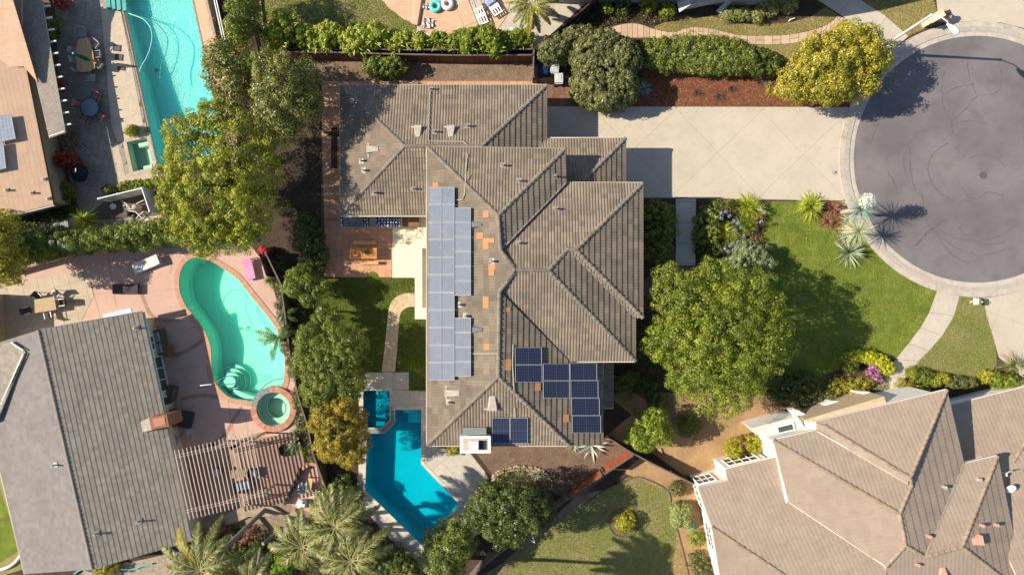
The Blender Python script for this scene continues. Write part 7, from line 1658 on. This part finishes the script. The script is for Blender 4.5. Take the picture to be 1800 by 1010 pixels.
shrub('reddish flowering ground shrub in the bottom left garden', [(420, 945, 18, 12), (440, 938, 14), (395, 935, 14)], .6, .12, L_ember, seed=100)
shrub('pale dry bush below the shingle house at the bottom edge', [(195, 995, 16, 10), (180, 1003, 14)], .9, .12, L_gold, seed=101)
shrub('green strip of ground plants below the stone patio', [(225, 327, 16, 7), (245, 324, 14, 7), (265, 322, 12, 6)], .6, .12, L_lime, seed=102, clump=.15)
shrub('rusty strip of plants between the stone patio and big tree', [(285, 322, 14, 8), (302, 320, 12, 8)], .6, .12, L_bronze, seed=103, clump=.15)
shrub('leafy plant at the left of the white screen', [(190, 333, 9, 6)], .6, .11, L_mid, seed=104, clump=.14)
shrub('potted leafy plant at the corner of the tan house', [(116, 332, 13, 12), (122, 345, 9)], 1.0, .13, L_mid, seed=105)
shrub('mossy green hedge along the foot of the tan house', [(120, 370, 14, 10), (95, 378, 20, 9), (60, 388, 22, 9), (30, 398, 20, 8)], .5, .10, L_dark, 'hedge', 'hedge', .16, 34, 106)
shrub('red-leaved shrub above the dark navy umbrella', [(118, 276, 13, 10), (128, 288, 10), (112, 285, 8)], 1.3, .14, M_red, seed=107)
shrub('dark red shrub behind the white rafter tails', [(103, 148, 8, 12)], 1.0, .12, M_red, seed=108)
shrub('green climbing shrub behind the upper rafter tails', [(92, 55, 10, 16), (94, 38, 8)], 1.3, .12, L_mid, seed=109)
shrub('red bush cut off by the top edge on the left patio', [(105, 2, 14, 7), (112, 6, 8)], 1.2, .13, M_red, seed=110)
shrub('grey dry shrubs along the foot of the patio cover', [(118, 245, 14, 12), (130, 235, 10)], .5, .10, L_dry, seed=111)
shrub('reddish climber on the wall right of the long pool', [(380, 45, 6, 12), (386, 65, 7, 10)], 1.2, .10, leafmat('rusty_climber', (.2, .07, .04), (.32, .16, .10), (.4, .28, .2), .2), seed=112)
shrub('yellow flowering plant in the pool corner pot', [(230, 232, 8, 5)], .75, .09, L_yel, seed=113, clump=.12)
shrub('round green topiary beside the yellow pool corner plant', [(236, 226, 6, 5)], .9, .08, L_mid, seed=114, clump=.12)
shrub('bright red geranium beside the fence posts', [(466, 441, 10, 7)], 1.0, .10, leafmat('red_petal', (.5, .02, .02), (.65, .05, .04), (.7, .2, .15), .2), seed=115, clump=.13)
shrub('white flowering shrub spilling from the long mixed hedge', [(135, 430, 12, 8)], 3.9, .10, leafmat('pale_spray', (.10, .13, .07), (.3, .34, .26), (.55, .58, .5), .2), seed=116, clump=.18, per=18)
shrub('brown ground shrubs right of the kidney pool', [(497, 540, 10, 22), (505, 590, 12, 24), (515, 640, 10, 24), (500, 500, 10, 18), (490, 470, 10, 16)], .7, .13, leafmat('dull_leaf', (.05, .045, .02), (.11, .095, .045), (.2, .165, .09), .2), seed=117)
shrub('dark shrubs between the fence and the dense mid-green tree', [(530, 700, 12, 24), (545, 740, 10, 24), (530, 740, 10), (552, 780, 8, 16)], .9, .13, L_dark, seed=118)
row(['small clipped round bush at the top edge left of the flat-topped ones', 'square-topped yellow-green bush near the tarpaulin', 'spiky light green bush right of the square-topped one'], [[(1067, 16, 9, 7)], [(1139, 11, 13, 10), (1146, 9, 9, 8)], [(1173, 18, 13, 12)]], [1.0, 1.0, 1.0], .12, L_lime, 121, 'clipped bushes along the top edge')
shrub('pale dark-leaved bush at the top edge left of the square-topped bush', [(1095, 12, 12, 14)], 1.0, .13, L_dark, seed=125)
row(['wide flat-clipped pale hedge at the top, right of the tarpaulins', 'narrow clipped green hedge beside the wide pale one', 'dark clipped hedge in shade at the top'], [[(1288, 27, 16, 9), (1305, 26, 16, 9), (1275, 27, 8, 8)], [(1330, 28, 10, 12)], [(1350, 12, 18, 16), (1385, 8, 16, 14)]], [.9, .9, .9], .10, L_pale, 126, 'clipped hedges along the top edge', 'hedge', 'hedge', rough=.04)
bpy.data.objects  # noqa
# ---- flowers on shrubs
def flowers(parent, spots, z, r, m, n=26, size=.05, name='flower_head'):
    for i, (x, y) in enumerate(spots):
        g = np.random.default_rng(i+int(x)); p = np.array(P(x, y, z)); d = unit(g.normal(size=(n, 3))+np.array([0, 0, .5]))
        t = parent if not isinstance(parent, list) else thing('fallen_flower', parent[i], 'flower', tuple(p))
        o = leaf_mesh(name, p+d*r*g.uniform(.6, 1, (n, 1)), unit(d+g.normal(size=(n, 3))*.3), np.full(n, size), g.random(n), .6, m, t)
        if z > .5: MB().tube([(p[0], p[1], .1), tuple(p)], .012, 4).build('flower_stalk', L_mid, o)
# ---- blade plants
def clump_(label, x, y, r, m=L_lime, n=60, wd=.05, seed=0, z0=0, **k): return rosette(label, x, y, r, m, n, wd, (.25, 1.35), .55, z0, seed=seed, name='blade_plant', **k)
ag1 = clump_('agapanthus clump of bright blades nearest the driveway', 1318, 368, 27, L_char, n=170, wd=.07, seed=1, heads=3, spread=10); clump_('agapanthus clump below the lilac flowers', 1306, 397, 24, n=140, wd=.07, seed=2, heads=2, spread=9)
ag2 = clump_('green agapanthus clump beside the dark flower shrub', 1274, 405, 21, L_char, n=130, wd=.07, seed=3, heads=2, spread=8); clump_('dry agapanthus clump at the driveway edge', 1286, 364, 18, L_bronze, n=110, wd=.06, seed=4)
ag3 = clump_('agapanthus clump with lilac heads, lowest of the bed', 1282, 432, 18, L_mid, n=110, wd=.07, seed=5); clump_('reddish grass clump among the agapanthus', 1314, 418, 15, L_ember, n=100, seed=6)
flowers(ag1, [(1336, 366), (1343, 372), (1303, 400), (1297, 392), (1338, 390)], 1.15, .20, L_purple, n=50, size=.07)
flowers(ag2, [(1268, 375), (1282, 380), (1290, 388), (1268, 384), (1276, 372), (1292, 405), (1308, 415)], 1.15, .20, L_purple, n=50, size=.07)
flowers(ag3, [(1283, 432), (1275, 437), (1297, 425), (1288, 428), (1290, 440), (1300, 433), (1308, 424), (1280, 442)], 1.15, .20, L_purple, n=50, size=.07)
flowers(a_, [(1241, 373), (1246, 369), (1258, 382), (1245, 398), (1255, 400), (1232, 385)], 1.2, .14, L_white, n=30)
flowers(['fallen lilac flower head on the driveway edge, leftmost of three', 'fallen lilac flower head on the driveway edge, rightmost of three', 'fallen lilac flower head on the driveway edge, middle of three'], [(1405, 345), (1440, 339), (1422, 335)], .08, .08, leafmat('faded_petal', (.16, .14, .2), (.25, .22, .3), (.35, .32, .4), .1), n=14)
clump_('yellow-green blade plant at the lawn corner by the driveway', 1425, 363, 27, L_char, n=150, wd=.08, seed=7, heads=2, spread=5)
clump_('reddish brown bromeliad right of the yellow-green blade plant', 1462, 366, 17, L_ember, n=90, seed=8); clump_('dark red bromeliad on the lawn edge', 1454, 390, 15, L_ember, n=80, seed=9); clump_('second reddish bromeliad by the kerb', 1478, 360, 10, L_ember, n=40, seed=10)
yu1 = rosette('blue-grey spiky yucca with a creamy white flower plume leaning over the kerb', 1512, 367, 29, leafmat('yucca_blue', (.12, .17, .13), (.22, .28, .23), (.34, .40, .33), .15), 190, .04, (-.5, 1.4), .15, 2.9, seed=11, name='yucca', cat='yucca')
yu2 = rosette('pale green spiky yucca below the blue-grey one', 1507, 406, 28, leafmat('yucca_pale', (.20, .22, .12), (.34, .35, .20), (.48, .47, .30), .15), 190, .04, (-.5, 1.4), .15, 2.2, seed=12, name='yucca', cat='yucca')
q = P(1512, 366); MB().tube([P(1480, 373, 0), P(1494, 371, 1.4), P(1512, 367, 2.9)], [.17, .13, .10], 8).build('trunk', mat('pale_bark', (.48, .36, .25)), yu1)
t = yu1; g = np.random.default_rng(4); n = 900; d = unit(g.normal(size=(n, 3))); c_ = np.array(P(1524.5, 353, 4.4)); leaf_mesh('flower_plume', c_+d*np.array([.62, .58, .85])*g.uniform(.5, 1, (n, 1)), unit(d+g.normal(size=(n, 3))*.4), np.full(n, .13), g.random(n), .75, L_white, t)
MB().tube([P(1512, 367, 2.8), P(1520, 358, 4.0)], .05, 6).build('flower_stalk', L_mid, t)
M_aga = leafmat('agave_green', (.10, .13, .07), (.20, .24, .13), (.40, .42, .26), .1)
rosette('small striped agave between the yuccas and the red plants', 1489, 387, 15, M_aga, 44, .10, (.1, 1.3), .1, name='agave', cat='agave', seed=13)
rosette('striped agave, upper of the pair by the kerb', 1484, 415, 17, M_aga, 50, .10, (.1, 1.3), .1, name='agave', cat='agave', seed=14)
rosette('large striped agave, lowest of the kerb bed', 1490, 443, 27, M_aga, 80, .13, (.1, 1.35), .1, .1, name='agave', cat='agave', seed=15)
MB().tube([P(1482, 409, 0), P(1495, 407, 1.1), P(1507, 406, 2.2)], [.15, .12, .09], 8).build('trunk', mat('pale_bark', (.48, .36, .25)), yu2)
M_blt = mat('agave_pale', (.55, .56, .48), (.42, .46, .36), 6, .6)
rosette('big white-edged agave sprawling below the main roof corner', 1038, 780, 30, M_blt, 16, .26, (.05, .8), .1, .1, name='agave', cat='agave', seed=16)
rosette('cream variegated plant at the main roof lower edge', 1008, 785, 12, leafmat('cream_leaf', (.3, .3, .15), (.5, .48, .3), (.7, .65, .5), .1), 40, .08, (.2, 1.2), .3, name='agave', cat='agave', seed=17)
rosette('yellow-green cordyline in the terracotta pot', 149, 385, 25, L_char, 130, .08, (-.1, 1.35), .45, .9, name='cordyline', cat='cordyline', seed=18)
rosette('yellow-green blade plant in the red mulch left of the golden tree', 1353, 163, 12, L_gold, 60, .05, (.2, 1.3), .5, name='blade_plant', seed=19)
rosette('small pale blade plant above the one in the red mulch', 1349, 148, 9, L_pale, 40, .05, (.2, 1.3), .5, name='blade_plant', seed=20)
rosette('silvery blue plant in the mulch beside the clipped hedge block', 1130, 158, 17, leafmat('blue_silver', (.10, .15, .15), (.18, .25, .24), (.3, .38, .35), .2), 110, .06, (.2, 1.3), .4, name='silver_plant', seed=21)
rosette('palm-like blade plant at the lower driveway corner', 1779, 640, 24, L_palm, 70, .06, (.1, 1.2), .7, .5, name='blade_plant', seed=22, heads=1)
for i, (x, y, r) in enumerate(((1225, 164, 10), (1262, 170, 15), (1286, 157, 9), (1335, 145, 10))): rosette(['small dark tuft in the red mulch, leftmost of four', 'largest dark tuft in the red mulch', 'small dark tuft in the red mulch, right of the largest', 'dark tuft in the red mulch nearest the blade plants'][i], x, y, r, leafmat('dark_twig', (.03, .018, .015), (.07, .035, .028), (.12, .06, .05), .1), 70, .02, (.1, 1.3), .3, name='mulch_tuft', cat='grass tuft', seed=23+i)
rosette('light green spiky plant inside the stone edging', 942, 832, 13, L_silver, 40, .06, (.2, 1.3), .3, name='agave', cat='agave', seed=30)
for i, (x, y) in enumerate(((888, 828), (915, 826), (962, 845))): rosette(['low green rosette at the left inside the stone edging', 'low green rosette at the middle inside the stone edging', 'low green rosette at the right inside the stone edging'][i], x, y, 11, L_mid, 50, .06, (.1, 1.3), .4, name='rosette_plant', seed=31+i)
for i, (x, y, r, m_, n_) in enumerate(((530, 715, 14, L_ember, 'reddish spiky bromeliad right of the round spa, lower'), (520, 690, 12, L_ember, 'reddish spiky bromeliad right of the round spa, upper'), (497, 560, 14, L_dry, 'dry spiky plant at the right rim of the kidney pool'), (490, 535, 12, L_dry, 'dark spiky plant by the fence above the banana leaves'), (522, 760, 14, L_mid, 'green strap-leaved plant beside the round spa'), (475, 493, 13, L_dark, 'small dark palm-like plant above the kidney pool edge'), (488, 505, 14, L_mid, 'leafy spiky plant hanging at the pink patio corner'))):
    rosette(n_, x, y, r, m_, 60, .05, (.0, 1.3), .5, .2, name='blade_plant', seed=40+i)
# banana leaves over the kidney pool
def banana(label, x, y, leaves, z=1.9, seed=0):
    b = P(x, y); t = thing('banana_plant', label, 'banana plant', b); g = random.Random(seed)
    MB().tube([(b.x, b.y, 0), (b.x, b.y, z*.5), (b.x, b.y, z)], [.12, .09, .06], 7).build('stem', L_mid, t)
    mlf = leafmat('banana_leaf', (.025, .06, .015), (.06, .11, .025), (.15, .20, .05), .3)
    for (az, ln, wd) in leaves:
        az = math.radians(az); d = V((math.cos(az), math.sin(az), 0)); s = V((-d.y, d.x, 0)); n = 12; vs = []; fs = []
        for i in range(n):
            for sd in (-1, 1):
                t0 = (i+.08)/n; t1 = (i+.92-.15*g.random())/n
                ce = lambda t_: V((b.x, b.y, z))+d*ln*t_+V((0, 0, .5*ln*(t_*.8-t_*t_*1.3)))
                w0 = wd*math.sin(math.pi*min(1, .12+t0*.88))**.6*g.uniform(.75, 1.1)
                k = len(vs); q = d*.10; vs += [ce(t0), ce(t1), ce(t1)+s*sd*w0+q+V((0, 0, -.08)), ce(t0)+s*sd*w0+q+V((0, 0, -.08))]; fs.append((k, k+1, k+2, k+3) if sd > 0 else (k+3, k+2, k+1, k))
        o = MB().add(vs, fs).build('leaf', mlf, t); rnd_faces(o, 1, seed)
banana('banana plant with torn leaves hanging over the kidney pool', 500, 590, [(165, 1.9, .24), (188, 1.7, .22), (207, 1.3, .2), (255, 1.9, .26), (295, 1.7, .22), (142, 1.3, .2), (50, 1.2, .3), (20, 1.4, .26)], 1.8, 1)
banana('green strap-leaved banana plant below the round spa', 528, 772, [(250, 1.2, .14), (280, 1.0, .14), (220, 1.0, .14), (200, .8, .14), (320, .8, .12), (100, .7, .12)], 1.3, 2)
banana('shaded banana plant at the fence beside the kidney pool', 508, 550, [(20, 1.1, .18), (330, 1.2, .18), (80, 1.0, .16), (200, .8, .16), (250, 1.0, .18)], 1.4, 3)
# ---- palms
def frond(t, b, az, ln, rise, droop, m, lw=.032, ll=.6, n=85, seed=0, name='frond', tw=.5):
    g = random.Random(seed); d = V((math.cos(az), math.sin(az), 0)); s = V((-d.y, d.x, 0)); mb = MB()
    cv = lambda t_: b+d*ln*t_*(1-.12*t_)+V((0, 0, rise*ln*t_-droop*ln*t_*t_))
    for i in range(n):
        t_ = .12+.88*i/n; p = cv(t_); T_ = (cv(min(1, t_+.02))-cv(t_-.02)).normalized(); L_ = ll*math.sin(math.pi*(.18+.78*t_))**.7
        for sd in (-1, 1):
            for r_ in range(2):
                q = (s*sd*g.uniform(.55, .9)+T_*g.uniform(.5, .95)+V((0, 0, g.uniform(-.75, .25)))).normalized(); e = p+q*L_*g.uniform(.75, 1.1)+V((0, 0, -.12*L_)); m_ = p+q*L_*.5+V((0, 0, .03)); w = T_.cross(q).cross(q).normalized()*lw*.5
                k = len(mb.v); mb.add([p-w, p+w, m_+w, m_-w, e], [(0, 1, 2, 3), (3, 2, 4)])
    mb.v += []; o = mb.build(name, m, t); rnd_faces(o, 2, seed)
    MB().tube([cv(i/8) for i in range(9)], [.05*(1-i/9)+.01 for i in range(9)], 5).build('midrib', mat('frond_rib', (.30, .26, .10)), o); return o
def palm(label, base, crown, z, fronds, m, seed=0, r=.15, ll=.66, name='palm_tree', lean=True):
    b = P(*base); c = P(crown[0], crown[1], z); t = thing(name, label, 'palm tree', b); g = random.Random(seed)
    mid = b.lerp(c, .5)+V((.15, .1, 0)); MB().tube([b-V((0, 0, .1)), b.lerp(mid, .5), mid, mid.lerp(c, .5), c], [r*1.3, r*1.05, r, r*.9, r*.8], 10).build('trunk', mat('palm_bark', (.30, .26, .21), (.22, .19, .155), 5, .9, .4), t)
    MB().tube([c-V((0, 0, .9)), c-V((0, 0, .4)), c], [r*.9, r*1.15, r*.7], 8).build('crown_shaft', L_palm, t)
    for i, f in enumerate(fronds):
        az, ln = f[0], f[1]; mm = f[2] if len(f) > 2 else m
        frond(t, c, math.radians(az), ln, g.uniform(.35, .6), g.uniform(.5, .85), mm, seed=seed*50+i, ll=ll)
    return t
palm('feathery palm right of the small patio with a wide crown', (632, 905), (590, 925), 7.0, [(20, 3.4), (38, 3.0), (55, 3.2), (70, 3.1), (84, 3.1), (98, 3.3), (112, 2.9), (128, 3.0), (150, 2.8), (185, 2.8), (215, 2.7), (250, 2.8), (285, 2.8), (320, 2.9), (350, 2.8)], L_palm, 1)
palm('second feathery palm leaning below the blue pool deck', (640, 930), (618, 985), 7.0, [(15, 3.2), (40, 4.2), (65, 2.8), (100, 2.8), (130, 2.6), (170, 2.8), (200, 2.8), (240, 2.6), (280, 2.6), (330, 2.8)], L_palm, 2)
palm('palm with yellow-green fronds over the shingle roof corner', (470, 892), (352, 1000), 7.2, [(100, 3.4), (128, 3.6, L_palmy), (150, 3.4), (75, 3.8), (50, 3.2), (20, 2.8), (180, 2.8), (215, 2.6), (250, 2.4, L_palmy), (300, 2.4), (335, 2.8, L_palmy)], L_palm, 3)
palm('palm whose crown fills the bottom centre left', (500, 930), (532, 960), 6.2, [(95, 3.0), (120, 2.8), (70, 2.9), (150, 2.8), (180, 2.8), (30, 2.4), (220, 2.6), (260, 2.4), (300, 2.4), (345, 2.4)], L_palm, 4)
palm('palm cut by the bottom edge below the bright green shrub', (460, 960), (440, 1030), 6.5, [(60, 2.8), (90, 3.0), (120, 2.8), (150, 2.8, L_palmy), (20, 2.6), (180, 2.8), (220, 2.4)], L_palm, 5)
palm('short yellow-fronded palm on the pale deck at the top', (935, 20), (934, 8), 3.2, [(265, 2.6, L_palmy), (245, 2.2), (290, 2.2), (220, 2.0), (320, 2.2, L_palmy), (345, 2.6), (10, 2.4), (40, 2.2), (80, 2.0), (130, 2.0), (170, 2.2), (198, 2.0), (275, 1.8, L_palmy)], L_palm, 6, ll=.42)
palm('tall palm behind the yellow-tipped tree whose crown is out of view below', (803, 978), (775, 1101), 11.5, [(i*17, 2.6+.5*(i % 3)) for i in range(21)], L_palm, 9, ll=.7)
# leaning bare trunks in the bottom left garden
for i, (a, b, z) in enumerate((((455, 902), (378, 980), 3.2), ((492, 927), (462, 955), 2.0), ((629, 930), (609, 955), 2.0))):
    t = thing('bare_trunk', ['long bare grey trunk leaning in the bottom left garden', 'short bare trunk between the bottom palms', 'grey bare trunk beside the wide-crowned palm'][i], 'trunk', P(*a)); MB().tube([P(a[0], a[1], 0), P((a[0]+b[0])/2+2, (a[1]+b[1])/2+2, z*.5), P(b[0], b[1], z)], [.16, .15, .14], 9).build('trunk', mat('grey_bark', (.26, .22, .18), (.19, .16, .13), 5, .9, .3), t)
# rocks of the bottom left garden
for i, px in enumerate(([(392, 908), (410, 895), (440, 885), (480, 888), (500, 900), (470, 905), (440, 905), (418, 915), (400, 920)], [(505, 905), (520, 893), (532, 915), (528, 922)])):
    t = thing('rock_border', ['curved tan rock border below the pergola', 'pale rock slab at the corner of the small patio'][i], 'rock border', P(*px[0])); MB().prism(xy(px), 0, .3).build('rock', mat('tan_rock', (.40, .31, .22), (.30, .23, .165), 3, .9, .5, 12), t)
flatpoly('garden_gravel', [(400, 880), (520, 865), (560, 880), (540, 930), (470, 960), (400, 930), (350, 960), (330, 930)], 2, mat('garden_ground', (.30, .22, .15), (.20, .15, .10), 2, .95, .5, 14, c3=(.38, .29, .2), scale3=5))
flatpoly('white_gravel', [(150, 1000), (240, 985), (330, 965), (345, 1030), (120, 1030)], 1, mat('rubble', (.42, .34, .25), (.26, .2, .15), 4, .95, .5, 14))
flatpoly('small_patio', [(533, 825), (572, 815), (580, 880), (566, 905), (530, 895), (505, 884)], 4, M_pink)
L_fall = leafmat('fallen_leaf', (.10, .07, .03), (.22, .16, .07), (.34, .26, .12), 0, 1.0)
chips('fallen_leaves', [(1000, 188), (1480, 189), (1480, 197), (1200, 199), (1000, 205)], 420, L_fall, 64, (.03, .08), .03)
chips('kerb_leaves', [(1470, 190), (1500, 190), (1492, 250), (1478, 250)], 160, L_fall, 65, (.03, .07), .10)
chips('lawn_leaves', [(1380, 380), (1480, 420), (1600, 520), (1560, 600), (1420, 640), (1380, 560)], 300, L_fall, 66, (.04, .09), .07)
chips('floating_leaves', [(696, 722), (738, 722), (738, 815), (800, 884), (740, 945), (650, 858), (648, 770)], 45, L_fall, 69, (.03, .07), -.075)
chips('pool_leaves', [(335, 470), (380, 475), (440, 530), (490, 610), (470, 670), (390, 660), (370, 590), (330, 520)], 40, L_fall, 70, (.03, .07), -.075)
chips('deck_leaves', [(645, 655), (718, 655), (718, 684), (645, 684)], 90, L_fall, 67, (.03, .07), .04)
chips('patio_leaves', [(572, 388), (688, 388), (688, 486), (572, 486)], 120, L_fall, 68, (.03, .07), .05)
chips('yard_litter', [(1100, 800), (1130, 800), (1210, 848), (1225, 900), (1185, 880), (1165, 855), (1110, 832)], 900, leafmat('litter2', (.12, .07, .035), (.22, .14, .08), (.5, .38, .24), 0), 61, (.04, .10))
chips('dirt_pebbles', [(1160, 700), (1390, 700), (1380, 780), (1230, 830), (1120, 775)], 2200, leafmat('litter2', (.12, .07, .035), (.22, .14, .08)), 62, (.03, .09))
chips('ground_leaves', [(480, 120), (575, 200), (570, 380), (500, 400), (470, 300)], 1800, leafmat('shade_toned_litter', (.03, .02, .013), (.06, .045, .03), (.10, .075, .05), 0, 1.0), 63, (.03, .1))  # litter colour darkened to paint the shade on this soil
# thicker ground cover that nobody could count, in the planting strips
def cover(name, px, n, m, size, seed, h=.25):
    poly = xy(px); g = np.random.default_rng(seed); xs = [p[0] for p in poly]; ys = [p[1] for p in poly]; C = []
    while len(C) < n:
        x, y = g.uniform(min(xs), max(xs)), g.uniform(min(ys), max(ys))
        if inside(x, y, poly) and math.sin(x*1.9+seed)*math.sin(y*2.3)+math.sin(x*.8-y*1.1) > -.7: C.append((x, y, g.uniform(.03, h)))
    o = leaf_mesh(name, np.array(C), unit(g.normal(size=(n, 3))+np.array([0, 0, .9])), g.uniform(.6, 1.4, n)*size, g.random(n), .5, m); o['kind'] = 'stuff'
cover('ground_ivy', [(495, 450), (535, 480), (560, 560), (530, 600), (560, 700), (575, 800), (560, 800), (530, 700), (512, 600), (500, 520)], 5000, L_dark, .13, 71)
cover('garden_ground_cover', [(350, 930), (420, 920), (540, 935), (640, 890), (700, 960), (740, 1020), (340, 1020)], 9000, leafmat('garden_cover', (.03, .035, .012), (.07, .075, .025), (.16, .14, .06), .2), .13, 72, .4)
cover('hedge_foot_cover', [(30, 440), (150, 405), (320, 390), (320, 410), (150, 440), (30, 472)], 4000, L_dark, .12, 73)
cover('porch_ground_cover', [(1340, 690), (1440, 660), (1560, 650), (1560, 690), (1470, 700), (1380, 715)], 5000, leafmat('porch_cover', (.05, .05, .015), (.12, .11, .035), (.25, .2, .09), .2), .12, 74)
cover('corner_ground_cover', [(945, 110), (1135, 130), (1110, 185), (1060, 187), (1010, 150)], 2500, L_dark, .12, 75)
cover('house_side_cover', [(1070, 640), (1130, 560), (1170, 640), (1230, 690), (1150, 740), (1080, 720)], 3500, L_dark, .11, 76)
cover('entry_bed_cover', [(1228, 355), (1350, 355), (1345, 410), (1300, 450), (1230, 455)], 3500, leafmat('entry_cover', (.02, .03, .01), (.05, .065, .02), (.10, .11, .03), .2), .11, 77)
cover('top_bed_cover', [(1040, -10), (1200, 20), (1150, 45), (1090, 40), (1050, 50), (1020, 30)], 3500, leafmat('bed_cover', (.03, .025, .012), (.07, .055, .025), (.14, .10, .05), .2), .12, 78)
